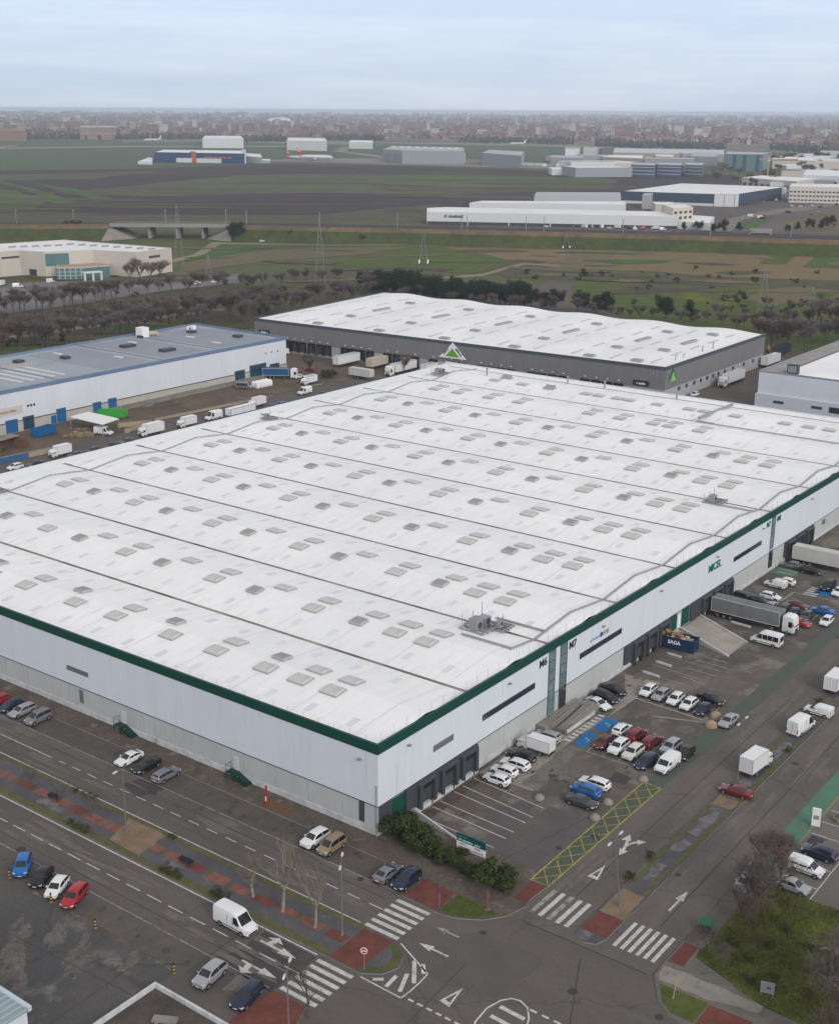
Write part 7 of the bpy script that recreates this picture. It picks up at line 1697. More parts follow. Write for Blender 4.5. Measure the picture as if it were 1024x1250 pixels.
# grass blades of the rough plot and lawns
def blades(name, poly, n, h, mats, z, seed):
    g = np.random.default_rng(seed); xs_ = [p[0] for p in poly]; ys_ = [p[1] for p in poly]; b = MB(); k = 0
    def inside(x, y):
        c = False; j = len(poly)-1
        for i in range(len(poly)):
            if (poly[i][1] > y) != (poly[j][1] > y) and x < (poly[j][0]-poly[i][0])*(y-poly[i][1])/(poly[j][1]-poly[i][1])+poly[i][0]: c = not c
            j = i
        return c
    cl = [(g.uniform(min(xs_), max(xs_)), g.uniform(min(ys_), max(ys_)), g.uniform(.4, 1.6)) for _ in range(90)]
    while k < n:
        c = cl[g.integers(len(cl))]; x, y = (c[0]+g.normal()*c[2], c[1]+g.normal()*c[2]) if g.random() < .6 else (g.uniform(min(xs_), max(xs_)), g.uniform(min(ys_), max(ys_)))
        k += 1
        if not inside(x, y): continue
        a = g.uniform(0, 6.28); w = .035; hh = h*g.uniform(.4, 1.2); lx, ly = g.normal()*.12, g.normal()*.12
        b.add([(x-w*math.cos(a), y-w*math.sin(a), z), (x+w*math.cos(a), y+w*math.sin(a), z), (x+lx, y+ly, z+hh)], [(0, 1, 2)], int(g.integers(len(mats))))
    return tag(b.build(name, mats), kind='stuff')
MG = [mat('blade_green', (.13, .16, .035), .9), mat('blade_dark', (.07, .09, .026), .9), mat('blade_dry', (.14, .11, .06), .9)]
blades('rough_grass', [(16.8, -36.8), (16.8, -60), (-1, -60), (-1.0, -44.5), (1.8, -36.8)], 26000, .38, MG, .15, 5)
blades('lawn_grass', [(-3.8, -13.3), (-4.0, -18.1), (-5.5, -17.1), (-6.6, -15.2), (-7.0, -13.3)], 2500, .12, MG[:2], .16, 6)
blades('weeds', rect(-3.2, -.3, -8, 100), 900, .22, MG, .11, 7)

# ---- tree belts behind
def belt(variants, pts, name, label, cat, group, hs=(.8, 1.25), z=0.0):
    for i, (x, y) in enumerate(pts):
        s = rr.uniform(*hs); v = variants[rr.randrange(len(variants))]
        copy_thing(v, (x, y, z), rr.uniform(0, 6.28), (s*rr.uniform(.95, 1.45), s), label, cat, group, name)
def row(px0, px1, n, jx=4, jy=1.2):
    o = []
    for i in range(n):
        u = (i+.5)/n; o.append(G(px0[0]+(px1[0]-px0[0])*u+rr.uniform(-jx, jx), px0[1]+(px1[1]-px0[1])*u+rr.uniform(-jy, jy)))
    return o
belt(BARE, row((-10, 386), (150, 366), 20, 5, 2.5), 'bare_tree', 'bare tree in the row along the fence of the cream hall', 'tree', 'bare trees along the cream hall fence', (.85, 1.3))
belt(BARE, row((150, 362), (420, 346), 16, 6, 3), 'bare_tree', 'bare tree in the thin row right of the cream hall', 'tree', 'bare trees right of the cream hall', (.7, 1.05))
belt(BARE, row((-10, 428), (320, 384), 46, 8, 7), 'bare_tree', 'bare tree of the thicket behind the blue edged warehouse', 'tree', 'bare thicket behind the blue edged warehouse', (.9, 1.35))
belt(BARE, row((0, 404), (330, 372), 24, 8, 3), 'bare_tree', 'bare tree between the two slip roads', 'tree', 'bare trees between the slip roads', (.6, .95))
belt(BARE, row((300, 392), (480, 352), 26, 6, 6), 'bare_tree', 'bare tree behind the left end of the grey warehouse', 'tree', 'bare trees behind the grey warehouse', (.75, 1.15))
belt(BARE, row((480, 364), (930, 404), 30, 10, 4), 'bare_tree', 'low bare tree at the foot of the pines', 'tree', 'low bare trees under the pines', (.55, .85))
belt(BARE, row((925, 418), (1060, 408), 26, 8, 16), 'bare_tree', 'bare tree of the dark thicket right of the grey warehouse', 'tree', 'bare thicket right of the grey warehouse', (.9, 1.35))
belt(BARE, row((870, 392), (1030, 374), 12, 8, 6), 'bare_tree', 'small bare tree on the green slope', 'tree', 'small bare trees on the green slope', (.5, .8))
belt(PALE, [G(158, 345), G(170, 344), G(182, 346), G(196, 343), G(60, 383)], 'bare_tree', 'pale bare tree before the right end of the cream hall', 'tree', 'pale bare trees before the cream hall', (1.0, 1.3))
belt(PINE, row((443, 354), (545, 367), 26, 3, 3), 'pine_tree', 'dark pine in the dense left clump behind the grey warehouse', 'tree', 'pines of the dense left clump', (.85, 1.1))
belt(PINE, row((545, 367), (645, 375), 22, 3, 2.2), 'pine_tree', 'dark pine in the middle of the long pine row', 'tree', 'pines in the middle of the pine row', (.8, 1.05))
for px, py, s, lab in ((648, 376, .9, 'dark pine at the right end of the dense row'), (662, 377, .85, 'last dark pine before the gap in the row'), (679, 378, 1.0, 'single round pine left of the gap'), (710, 381, .95, 'dark pine first after the gap'), (727, 382, .8, 'dark pine second after the gap'), (741, 384, .95, 'dark pine third after the gap'), (812, 391, 1.05, 'lone dark pine behind the roof corner'), (845, 393, .8, 'small dark pine right of the lone pine')):
    copy_thing(PINE[rr.randrange(4)], (*G(px, py), 0), rr.uniform(0, 6), (s*1.05, s), lab, 'tree', 'separate dark pines', 'pine_tree')
for px, py, s, lab in ((288, 293.5, 1.25, 'dark round tree right of the viaduct'), (83, 289, 1.1, 'dark round tree left of the viaduct behind the cream hall'), (94, 290, 1.0, 'second dark round tree left of the viaduct'), (903, 282, .6, 'first small dark tree in the right field'), (972, 281, .55, 'second small dark tree in the right field'), (988, 280.5, .8, 'third dark tree in the right field'), (1000, 280, .65, 'fourth dark tree in the right field'), (1012, 279, .95, 'largest dark tree in the right field'), (852, 281, .7, 'dark tree by the white office block'), (836, 281, .55, 'small dark tree at the end of the long white hall'), (882, 284, .9, 'dark tree beside the curved road'), (872, 284, .75, 'smaller dark tree beside the curved road'), (961, 284, .55, 'dark bush in the right field by the railway')):
    copy_thing(PINE[rr.randrange(4)], (*G(px, py), 0), rr.uniform(0, 6), (s*1.25, s), lab, 'tree', None, 'dark_tree')
belt(FARB, row((310, 291), (700, 297), 34, 6, 3.5), 'embankment_bush', 'bush at the foot of the railway embankment', 'bush', 'bushes along the railway', (.8, 1.4), z=1.0)
belt(FARB, row((700, 295), (1040, 303), 32, 6, 3), 'embankment_bush', 'bush at the foot of the right railway embankment', 'bush', 'bushes along the right railway', (.8, 1.4), z=1.0)
belt(BARE, row((380, 292), (470, 294), 8, 4, 2), 'bare_tree', 'bare tree at the foot of the railway embankment', 'tree', 'bare trees along the railway', (.8, 1.1))
belt(FARB, [G(905, 372), G(900, 366), G(360, 470), G(330, 466)], 'embankment_bush', 'round bush on the green slope', 'bush', 'round bushes on the green slope', (.9, 1.3)) if False else None
copy_thing(FARB[0], (*G(903, 370), 0), 0, (1.2, 1.2), 'round grey green bush in the mustard meadow', 'bush', None, 'round_bush')
for (px, py, s, lab) in ((399, 462, .9, 'dark green bush on the kerbed island of the truck yard'), (405, 461, .8, 'second dark green bush on the island of the truck yard')): copy_thing(BUSH[0], (*G(px, py), .1), 1, (s*1.6, s*1.4), lab, 'shrub', None, 'hedge_shrub')
for (px, py, s, lab) in ((376, 462, .9, 'bare tree between the white car and the grey docks'), (493, 457, .75, 'bare tree before the white articulated truck at the grey docks')): copy_thing(BARE[1], (*G(px, py), .1), 1, (s, s), lab, 'tree', None, 'bare_tree')

belt(FARB, [G(rr.uniform(700, 1040), rr.uniform(345, 385)) for _ in range(22)]+[G(rr.uniform(600, 1000), rr.uniform(328, 346)) for _ in range(26)], 'scrub_bush', 'small scrub bush in the rough meadow behind the grey warehouse', 'bush', 'scrub bushes of the rough meadow', (.3, .7))
belt(FARB, [G(rr.uniform(-10, 420), rr.uniform(345, 425)) for _ in range(40)], 'scrub_bush', 'small scrub bush on the verge of the slip roads', 'bush', 'scrub bushes of the slip roads', (.3, .8))
# ------------------------------------------------------------------ railway, far halls, airport, town
M_ballast = mat('rail_ballast', (.1, .092, .092), .95, c2=(.075, .07, .07), scale=.2)
M_embank = mat('embankment_grass', srgb(118, 98, 78), .95, c2=srgb(92, 84, 62), scale=.03, fine=.3, fscale=.2)
M_vconc = mat('viaduct_concrete', (.3, .29, .275), .85, c2=(.24, .235, .225), scale=.1)
ZR = 8.6
RL = [G(x, y, ZR) for x, y in ((-160, 271.4), (-60, 271.6), (0, 271.8), (70, 271.8), (137, 271.6), (284, 272.4), (340, 273.4), (380, 274.4), (450, 275.8), (520, 277.2), (600, 279), (700, 281.2), (850, 285.2), (915, 287.4), (955, 288.6), (1024, 290.6), (1180, 295))]
def rail_strip(b, i0, i1, prof, m):
    secs = []
    for i in range(i0, i1+1):
        p = Vector(RL[i]); d = (Vector(RL[min(i+1, len(RL)-1)])-Vector(RL[max(i-1, 0)])).normalized(); n = Vector((d.y, -d.x))
        secs.append([(*(p+n*o), z) for o, z in prof])
    for i in range(len(secs)-1):
        for k in range(len(prof)-1): b.add([secs[i][k], secs[i+1][k], secs[i+1][k+1], secs[i][k+1]], [(0, 1, 2, 3) if False else (3, 2, 1, 0)], m)
PE = [(24, -.2), (7.5, ZR-.2), (-13, ZR-.2), (-30, -.2)]
PE_ = [(24, -.2), (8, ZR-.2)]
b = MB()
for a, c in ((0, 4), (5, len(RL)-1)):
    rail_strip(b, a, c, [(21, -.1), (10.8, ZR*.7)], 2); rail_strip(b, a, c, [(10.8, ZR*.7), (8, ZR-.3)], 0); rail_strip(b, a, c, [(8, ZR-.3), (-14, ZR-.3)], 1); rail_strip(b, a, c, [(-14, ZR-.3), (-32, -.1)], 0)
o = b.build('railway_embankment', [M_embank, M_ballast, fmat('embankment_green', (84, 96, 48), (74, 80, 52), .03, .35, .2)]); o['kind'] = 'structure'
b = MB()
for off in (5.2, 3.7, -1, -2.5, -8, -9.5):
    rail_strip(b, 0, len(RL)-1, [(off+.09, ZR-.28), (off+.09, ZR), (off-.09, ZR), (off-.09, ZR-.28)], 0)
o = b.build('railway_track', mat('rail_steel', (.12, .1, .1), .4, metal=.6)); o['kind'] = 'structure'
VD = thing('railway_viaduct', 'concrete railway viaduct on rows of columns at the left', 'viaduct')
b = MB(); rail_strip(b, 4, 5, [(9.5, ZR-1.7), (9.5, ZR-.3), (9.5, ZR+.6), (9.2, ZR+.6), (9.2, ZR-.3), (-15, ZR-.3), (-15, ZR-1.7), (9.5, ZR-1.7)], 0); b.build('deck', M_vconc, VD)
pa, pb = Vector(RL[4]), Vector(RL[5]); dv = (pb-pa).normalized(); nv = Vector((dv.y, -dv.x)); ln = (pb-pa).length
for u in (.32, .55, .76):
    for k in range(5):
        p = pa+dv*ln*u+nv*(7-k*4.6); MB().tube([(*p, 0), (*p, ZR-1.7)], .7, 10).build('column', M_vconc, VD)
    p = pa+dv*ln*u; q = [p+nv*8+dv*.9, p+nv*8-dv*.9, p-nv*13-dv*.9, p-nv*13+dv*.9]; MB().prism([tuple(v) for v in q], ZR-2.5, ZR-1.72).build('pier_cap', M_vconc, VD)
for s, p in ((1, pa), (-1, pb)):
    q = [p+nv*9.2, p+nv*26-dv*s*2, p+nv*10+dv*s*16, p-nv*14+dv*s*16, p-nv*14]
    b = MB(); b.add([(*(p+nv*9), ZR-1.7), (*(p-nv*14), ZR-1.7), (*(p-nv*14+dv*s*15), 0), (*(p+nv*9+dv*s*15), 0), (*(p+nv*25-dv*s*2), 0)], [(0, 1, 2, 3) if s < 0 else (3, 2, 1, 0), (0, 3, 4) if s < 0 else (4, 3, 0)]); b.build('abutment', mat('abutment_stone', (.24, .22, .2), .9, var=.15, scale=.2), VD)
UP_ = thing('rail_underpass', 'concrete underpass with splayed walls under the right railway', 'underpass', (0, 0, 0))
a0, a1 = Vector(G(915, 297)), Vector(G(938, 297.5)); d = (a1-a0).normalized(); n = Vector((d.y, -d.x)); 
if n.dot(Vector((-1, -1))) < 0: n = -n
MB().prism([tuple(a0-d*1.2), tuple(a0), tuple(a0+n*3), tuple(a0-d*1.2+n*3)], 0, 8.2).prism([tuple(a1), tuple(a1+d*1.2), tuple(a1+d*1.2+n*3), tuple(a1+n*3)], 0, 6.2).prism([tuple(a0-d*1.2), tuple(a1+d*1.2), tuple(a1+d*1.2+n*3), tuple(a0-d*1.2+n*3)], 6.4, 9.0).build('portal', M_vconc, UP_)
MB().prism([tuple(a0-n*.4), tuple(a1-n*.4), tuple(a1+n*2), tuple(a0+n*2)], 0, 6.4).build('opening', M_black, UP_)
for s, p in ((-1, a0), (1, a1)):
    e = p+n*14+d*s*9
    b = MB(); b.add([(*p, 0), (*e, 0), (*e, .6), (*p, 6)], [(0, 1, 2, 3)]); b.add([(*(p+d*s*.5), 0), (*(e+d*s*.5), 0), (*(e+d*s*.5), .6), (*(p+d*s*.5), 6)], [(3, 2, 1, 0)]); b.add([(*p, 6), (*e, .6), (*(e+d*s*.5), .6), (*(p+d*s*.5), 6)], [(0, 1, 2, 3)]); b.build('wing_wall', M_vconc, UP_)
# masts of the railway
for i, px in enumerate((20, 90, 202, 276, 301, 390, 485, 563, 570, 642, 664, 760, 867, 965)):
    y = 271.8 if px < 290 else 273+(px-300)*.0247
    p = G(px, y, ZR); t = thing('catenary_mast', 'grey overhead line mast on the railway', 'mast', (*p, ZR-.3), 0, 'masts along the railway')
    MB().tube([(0, 0, 0), (0, 0, 8.5)], .22, 5).build('mast', M_galv, t); MB().tube([(0, 0, 7.2), (3.2*nv.x*-1, 3.2*nv.y*-1, 7.6)], .12, 4).build('arm', M_galv, t)
# lattice pylons
def pylon(px, py, h, label, w=2.4, base=False):
    x, y = G(px, py); t = thing('lattice_pylon', label, 'pylon', (x, y, 0), .6, 'lattice pylons across the fields')
    b = MB(); hw = lambda z: w*(1-z/h)*.8+.25
    for sx in (-1, 1):
        for sy in (-1, 1): b.tube([(sx*hw(z), sy*hw(z), z) for z in (0, h*.5, h)], .05, 4)
    n = 9
    for k in range(n):
        z0, z1 = h*k/n, h*(k+1)/n
        for s in (-1, 1):
            b.tube([(-hw(z0), s*hw(z0), z0), (hw(z1), s*hw(z1), z1)], .024, 3); b.tube([(hw(z0), s*hw(z0), z0), (-hw(z1), s*hw(z1), z1)], .024, 3)
            b.tube([(s*hw(z0), -hw(z0), z0), (s*hw(z1), hw(z1), z1)], .024, 3)
    b.build('lattice', mat('pylon_grey', (.24, .25, .26), .6), t)
    a = MB()
    for z, l in ((h*.72, 3.6), (h*.84, 3.2), (h*.95, 2.6)): a.tube([(-l, 0, z), (0, 0, z+.5), (l, 0, z)], .045, 4)
    a.build('cross_arm', M_galv, t)
    if base:
        f = MB()
        for sx in (-1, 1):
            for sy in (-1, 1): f.box(sx*w-.35, sx*w+.35, sy*w-.35, sy*w+.35, 0, 1.7)
        f.build('foot', M_whitep, t)
pylon(391, 346, 29, 'grey lattice pylon left of the pine clump'); pylon(517, 321, 17, 'small lattice pylon with white feet in the bright meadow', 2.2, True); pylon(219, 325, 30, 'tall lattice pylon at the right end of the cream hall'); pylon(255, 338, 10.5, 'short lattice pylon right of the cream hall', 1.5); pylon(930, 389, 20, 'lattice pylon on the green slope'); pylon(988, 400, 15, 'lattice pylon in the dark thicket'); pylon(691, 303, 9, 'small white footed pylon by the dirt track', 2.0, True)

# ---- far halls and blocks: footprints surveyed at roof height
def bpoly(px, h): return [G(x, y, h) for x, y in px]
M_hallw = mat('far_white_wall', (.62, .63, .64), .6); M_hallr = mat('far_white_roof', (.78, .78, .77), .6, c2=(.68, .68, .68), scale=.05)
M_hallg = mat('far_grey_wall', (.3, .32, .35), .6); M_navy = mat('far_navy_wall', (.05, .075, .11), .6); M_hallc = mat('far_cream_wall', (.55, .5, .43), .7); M_roofg = mat('far_grey_roof', (.4, .41, .43), .7)
M_bglass = mat('far_blue_glass', (.08, .12, .2), .3); M_ggl = mat('far_green_glass', (.1, .19, .2), .3); M_navyb = mat('far_blue_wall', (.02, .06, .15), .5); M_orange = mat('far_orange_panel', (.5, .13, .07), .6); M_brickf = mat('far_brick', (.25, .165, .14), .8)
M_cream = mat('cream_precast', (.56, .52, .47), .8, c2=(.52, .48, .43), scale=.05)
def hall(name, label, px, h, wall=M_hallw, roof=M_hallr, band=None, bandm=None, para=.3, cat='hall'):
    return shell(name, label, cat, bpoly(px, h), h, wall, roof, para, bandm, band)
def front(t, pa_, pb_, h, z0, z1, n, w, m, name='window'):
    """n openings along the front between two roof-height pixels"""
    a, c = G(*pa_, h), G(*pb_, h)
    if (c[0]-a[0])*(-(CAM.y-a[1]))+(c[1]-a[1])*(CAM.x-a[0]) > 0: pass
    for i in range(n):
        u = (i+.5)/n; p, q = along(a, c, u-w/2/n), along(a, c, u+w/2/n); wpane(t, p, q, z0, z1, m, name, .25, .2)
# cream hall upper left
CH = hall('cream_hall', 'cream hall with white roof and green glass front at the upper left', [(-60, 314), (0, 307), (23.4, 305.2), (54, 307.3), (84, 306.2), (113, 304.6), (166, 307.5), (209.3, 302.2), (78, 292.2), (-60, 301)], 11.5, M_cream, M_hallr, para=.4, cat='hall')
front(CH, (54, 307.3), (84, 306.2), 11.5, 5.0, 10.6, 1, .96, M_ggl); front(CH, (-60, 314), (0, 307), 11.5, 8.2, 9.0, 1, .9, M_dgrey); front(CH, (0, 307), (23.4, 305.2), 11.5, 8.2, 9.0, 1, .9, M_dgrey)
front(CH, (166, 307.5), (209.3, 302.2), 11.5, 8.0, 9.0, 1, .3, M_dgrey); front(CH, (23.4, 305.2), (54, 307.3), 11.5, .2, 3.2, 1, .28, M_dgrey, 'door'); front(CH, (-20, 309.3), (0, 307), 11.5, .2, 3.6, 1, .5, M_dgrey, 'door')
for i in range(13): p = G(15+i*14.2, (301.5-.55*i) if i < 5 else 298+(i-5)*.85, 11.2); MB().box(p[0]-1.6, p[0]+1.6, p[1]-.8, p[1]+.8, 11.1, 11.7).build('roof_vent', M_galv, CH)
GB = shell('glass_porch', 'two storey green glass porch in front of the cream hall', 'porch', [G(70, 341.5), G(103, 341), G(123, 339), G(134.5, 338.4), G(134.5, 330), G(72, 332)], 5.6, M_ggl, mat('porch_roof', (.4, .3, .22), .9), .2, M_hallc, .4)
for u in (.1, .3, .5, .7, .9): p, q = along(G(70, 341.5), G(103, 341), u-.01), along(G(70, 341.5), G(103, 341), u+.01); wpane(GB, p, q, .2, 5.1, M_hallw, 'mullion', .2)
for z in (1.9, 3.5): wpane(GB, G(70, 341.5), G(103, 341), z, z+.15, M_hallw, 'mullion', .2)
t = thing('entrance_frame', 'white square entrance frame before the glass porch', 'porch'); p, q = Vector(G(104, 344)), Vector(G(124, 342.5)); d = (q-p).normalized(); n = Vector((d.y, -d.x))
for u in (0, .5, 1): c = p.lerp(q, u); MB().prism([tuple(c+d*.4+n*.4), tuple(c-d*.4+n*.4), tuple(c-d*.4-n*.4), tuple(c+d*.4-n*.4)], 0, 3.8).build('post', M_hallw, t)
MB().prism([tuple(p-d*.6+n*.6), tuple(q+d*.6+n*.6), tuple(q+d*.6-n*3), tuple(p-d*.6-n*3)], 3.8, 4.3).build('beam', M_hallw, t)
for i, (px, py, k, pt, lab) in enumerate(((3, 349, 'boxtruck', 'red', 'red lorry cut by the left edge before the cream hall'), (22, 351, 'van', 'white', 'white van in the yard of the cream hall at the left'), (62, 345, 'van', 'white', 'white van left of the glass porch'), (240, 347, 'midvan', 'white', 'white van in the yard right of the cream hall'), (262, 345, 'sedan', 'white', 'white car beside the van right of the cream hall'), (320, 295, 'wagon', 'white', 'white car on the dirt track by the dark round tree'))):
    vehicle(k, 'parked_vehicle', lab, 'vehicle', *G(px, py), rr.uniform(-40, 40), pt, None)
LW = hall('long_white_hall', 'long white hall beyond the railway, front row with dark ground floor', [(521, 258.3), (828, 264), (824, 258.2), (545, 252.4), (521, 253.5)], 8.5)
front(LW, (521, 258.3), (828, 264), 8.5, .1, 2.3, 6, .97, M_dgrey, 'door')  # flat dark panels: shade of the open, recessed ground floor put in as colour
strokes(LW, 'lettering', 0, 13, 0, 2.0, M_bglass, wall_mtx(*[c for c in G(541, 258.7, 8.5)], 5, math.atan2(G(828, 264, 8.5)[1]-G(521, 258.3, 8.5)[1], G(828, 264, 8.5)[0]-G(521, 258.3, 8.5)[0])), seed=31)
hall('white_hall', 'white hall right behind the long white hall', [(573, 247), (764, 249.6), (764, 245.6), (588, 244.6)], 10)
hall('grey_hall', 'pale grey hall behind the two long white ones', [(652, 238), (758, 239.5), (757, 234.5), (655, 234)], 11, mat('hall_pale_grey', (.45, .46, .48), .6), M_roofg)
OB = hall('white_office', 'white office block with rows of square windows at the end of the long hall', [(822, 254), (846, 252.2), (838, 248.5), (808, 249)], 13, M_hallc, M_hallr)
for z in (2, 5.6, 9.2): front(OB, (822, 254), (846, 252.2), 13, z, z+1.6, 4, .5, M_dgrey)
hall('white_annexe', 'low white annexe with blue canopies left of the white office block', [(828, 270), (868, 272), (872, 264), (846, 262)], 5)
DB = hall('navy_warehouse', 'dark blue warehouse with bright white roof and loading side', [(758, 232.8), (872, 236.5), (897, 237), (960, 227.5), (832, 223)], 10.2, M_navy, M_hallr, para=.3)
front(DB, (872, 236.5), (897, 237), 10.2, .1, 10.0, 2, .96, M_hallw, 'panel'); front(DB, (758, 232.8), (872, 236.5), 10.2, .1, 2.4, 1, .99, M_hallw, 'panel'); front(DB, (897, 237), (960, 227.5), 10.2, .3, 3.6, 14, .6, M_dgrey, 'dock_door'); front(DB, (897, 237), (902, 236.3), 10.2, .1, 10.1, 1, .9, M_hallw, 'panel'); front(DB, (954, 228.4), (960, 227.5), 10.2, .1, 10.1, 1, .9, M_hallw, 'panel')
hall('grey_cube', 'grey cube shaped building before the navy warehouse', [(784, 238), (796, 238), (797, 235), (786, 235)], 11, M_hallg, M_roofg)
hall('cream_row', 'low cream row of offices between the long hall and the navy warehouse', [(800, 249), (822, 249.5), (822, 246), (796, 246)], 7, M_hallc, M_hallr)
B1 = hall('banded_block', 'long pale block with rows of small windows at the right edge', [(964, 227), (1040, 228.5), (1040, 224.5), (966, 223.5)], 14, mat('banded_wall', (.6, .56, .5), .7), M_hallr)
for z in (2, 5.5, 9): front(B1, (964, 227), (1040, 228.5), 14, z, z+1.2, 16, .6, M_dgrey)
for lab, px, h, w, r in (('pale hall with long cream roof behind the navy warehouse', [(906, 216), (972, 221), (1000, 217), (930, 213.5)], 11, M_hallc, M_hallr), ('white hall at the right edge with sawtooth roof shapes', [(980, 213), (1060, 216), (1060, 208), (985, 206.5)], 13, M_hallw, M_hallr), ('blue grey hall among the white halls at the right edge', [(990, 219), (1018, 220), (1018, 216), (992, 215.5)], 10, M_hallg, M_roofg), ('white hall behind the banded block', [(940, 222), (980, 223), (990, 218), (955, 217)], 9, M_hallw, M_hallr),
    ('low white hall with long bright roof left of the dark trees at right', [(942, 193.5), (995, 196), (992, 191.5), (944, 190)], 11, M_hallc, M_hallr), ('grey office by the dark trees at the right edge', [(1000, 187), (1040, 188), (1040, 184), (1002, 183)], 12, M_hallg, M_roofg)):
    t = hall('far_hall', lab, px, h, w, r)
    front(t, px[0], px[1], h, h*.3, h*.55, 9, .6, M_dgrey)
GO = hall('green_glass_office', 'green glass office block of four cubes at the far right', [(885, 187.5), (932, 188.2), (942, 185.5), (888, 184)], 22, M_ggl, M_roofg)
for u in (0.26, .52, .86): p, q = along(G(885, 187.5, 22), G(932, 188.2, 22), u-.04), along(G(885, 187.5, 22), G(932, 188.2, 22), u+.04); wpane(GO, p, q, .1, 21, M_navy, 'recess', .4)
hall('long_roof_block', 'long low block with pale blue roof left of the green glass office', [(748, 185.5), (884, 188), (884, 182.5), (750, 180)], 12, mat('far_tan_wall', (.4, .34, .28), .7), mat('far_pale_blue_roof', (.45, .5, .55), .6))
hall('dark_office', 'dark office block left of the green glass office', [(842, 190), (876, 191), (876, 186), (845, 186)], 13, M_hallg, M_roofg)
for i, (a, c, lab) in enumerate(((770, 800, 'blue glass office, left one of three before the fields'), (802, 832, 'blue glass office, middle one of three before the fields'), (836, 858, 'pale glass office, right one of three before the fields'))):
    t = hall('glass_office', lab, [(a, 200.5), (c, 201.5), (c+2, 198), (a+2, 197.5)], 14, M_bglass if i < 2 else M_ggl, M_roofg)
    for z in (3, 7, 11): front(t, (a, 200.5), (c, 201.5), 14, z, z+.7, 1, .98, M_hallw, 'sill')
for lab, px, h, w, r in (('white twin office block beyond the apron', [(712, 181.5), (731, 182), (731, 179.5), (713, 179)], 17, M_hallw, M_roofg), ('pale office block left of the white twin one', [(690, 182), (708, 182), (708, 179.5), (690, 179)], 16, M_hallw, M_roofg), ('dark slab office right of the white twin block', [(731, 180.5), (735, 180.5), (735, 179), (731, 179)], 19, M_navy, M_roofg), ('long grey block below the white offices', [(672, 191.5), (712, 192.5), (712, 189.5), (674, 189)], 9, M_hallg, M_roofg),
    ('low sandy hall with white roof at the field edge', [(678, 201.5), (724, 202.5), (722, 197.5), (682, 197)], 6, M_hallc, M_hallr), ('low tan block beyond the sandy hall', [(735, 191), (785, 193), (785, 189), (737, 188.5)], 9, mat('far_tan_wall', (.4, .34, .28), .7), M_hallr), ('tan block by the blue glass offices', [(800, 190), (822, 191), (822, 188), (800, 187.5)], 10, M_hallc, M_hallr),
    ('grey glass hangar annexe right of the big grey hangar', [(588, 186), (636, 189.5), (640, 184.5), (598, 182)], 17, M_hallg, M_roofg), ('white box in front of the big grey hangar', [(541, 188.5), (568, 189.2), (568, 186.5), (543, 186)], 11, M_hallw, M_hallr), ('pale arch roofed hall on the far apron', [(426, 173), (455, 173.5), (455, 171), (428, 170.6)], 13, M_hallw, M_hallr), ('white hangar with curved roof on the far apron', [(350, 171), (399, 172), (397, 168.2), (352, 167.6)], 18, M_hallw, M_hallr), ('long white hall on the far apron behind the blue building', [(247, 168.3), (297, 168.6), (294, 165.4), (250, 165.2)], 19, M_hallw, M_hallr)):
    hall('far_hall', lab, px, h, w, r)
HG = hall('grey_hangar', 'big grey aircraft hangar beside the airport apron', [(467, 181.5), (491, 183), (567, 184), (566, 179.5), (478, 178)], 19, M_hallg, M_roofg)
front(HG, (467, 181.5), (491, 183), 19, .5, 14, 2, .8, mat('hangar_door', (.24, .25, .28), .6), 'hangar_door'); 
for i in range(9): p = G(480+i*9.5, 179+i*.28, 19); MB().box(p[0]-3, p[0]+3, p[1]-3, p[1]+3, 18.5, 20.6).build('roof_vent', M_hallw, HG)
BH = hall('blue_headquarters', 'blue building with orange tower and white front by the airport', [(187.5, 185.2), (298, 187), (300, 183.2), (200, 182)], 14.2, M_navyb, M_hallr)
front(BH, (187.5, 185.2), (298, 187), 14.2, .2, 6.5, 1, .5, M_hallw, 'front_block'); front(BH, (232, 185.9), (239, 186.1), 14.2, .3, 16, 1, 1, M_orange, 'tower'); front(BH, (248, 186.2), (283, 186.8), 14.2, 6.8, 9.0, 6, .7, M_orange, 'window'); front(BH, (295, 186.9), (300, 187), 14.2, .2, 20, 1, 1, M_hallw, 'tower')
hall('white_terminal', 'white stepped building at the right end of the blue building', [(298, 190), (320, 191.5), (318, 187.5), (300, 186.5)], 9, M_hallw, M_hallr); hall('white_shed', 'low white shed beyond the stepped building', [(318, 195), (330, 195.6), (330, 193.8), (320, 193.4)], 4, M_hallw, M_hallr); hall('white_wedge', 'white wedge shaped building left of the blue building', [(168, 196.6), (186, 197), (186, 192.5), (182, 191.5)], 4, M_hallw, M_hallr)
hall('orange_flats', 'long block of orange brick flats beyond the airfield', [(97, 154.5), (142, 154.8), (141, 153), (98, 153)], 30, mat('far_flats', (.36, .3, .27), .8, c2=(.28, .19, .17), scale=.02, stretch=(1, 1, .1)), M_roofg); hall('red_flats', 'low red brick flats at the left edge beyond the airfield', [(-20, 158.5), (32, 159), (30, 156.8), (-20, 156.6)], 24, M_brickf, M_brickf)
FL = bpy.data.objects.get('orange_flats')
for z in (4, 9, 14, 19, 24): front(FL, (97, 154.5), (142, 154.8), 30, z, z+2.4, 14, .5, M_dgrey) if z != 14 else None
t = thing('white_dome', 'white shallow dome of a hall in the far town', 'dome', (*G(342, 151), 0)); MB().dome((0, 0, 12), 75, 75, 24, 0, 24, 6).build('roof', M_hallw, t); MB().tube([(0, 0, 0), (0, 0, 13)], 76, 24).build('wall', M_hallg, t)
t = thing('tower_crane', 'orange tower crane behind the navy warehouse', 'crane', (*G(936, 224), 0)); M_cr = mat('crane_orange', (.5, .24, .06), .6)
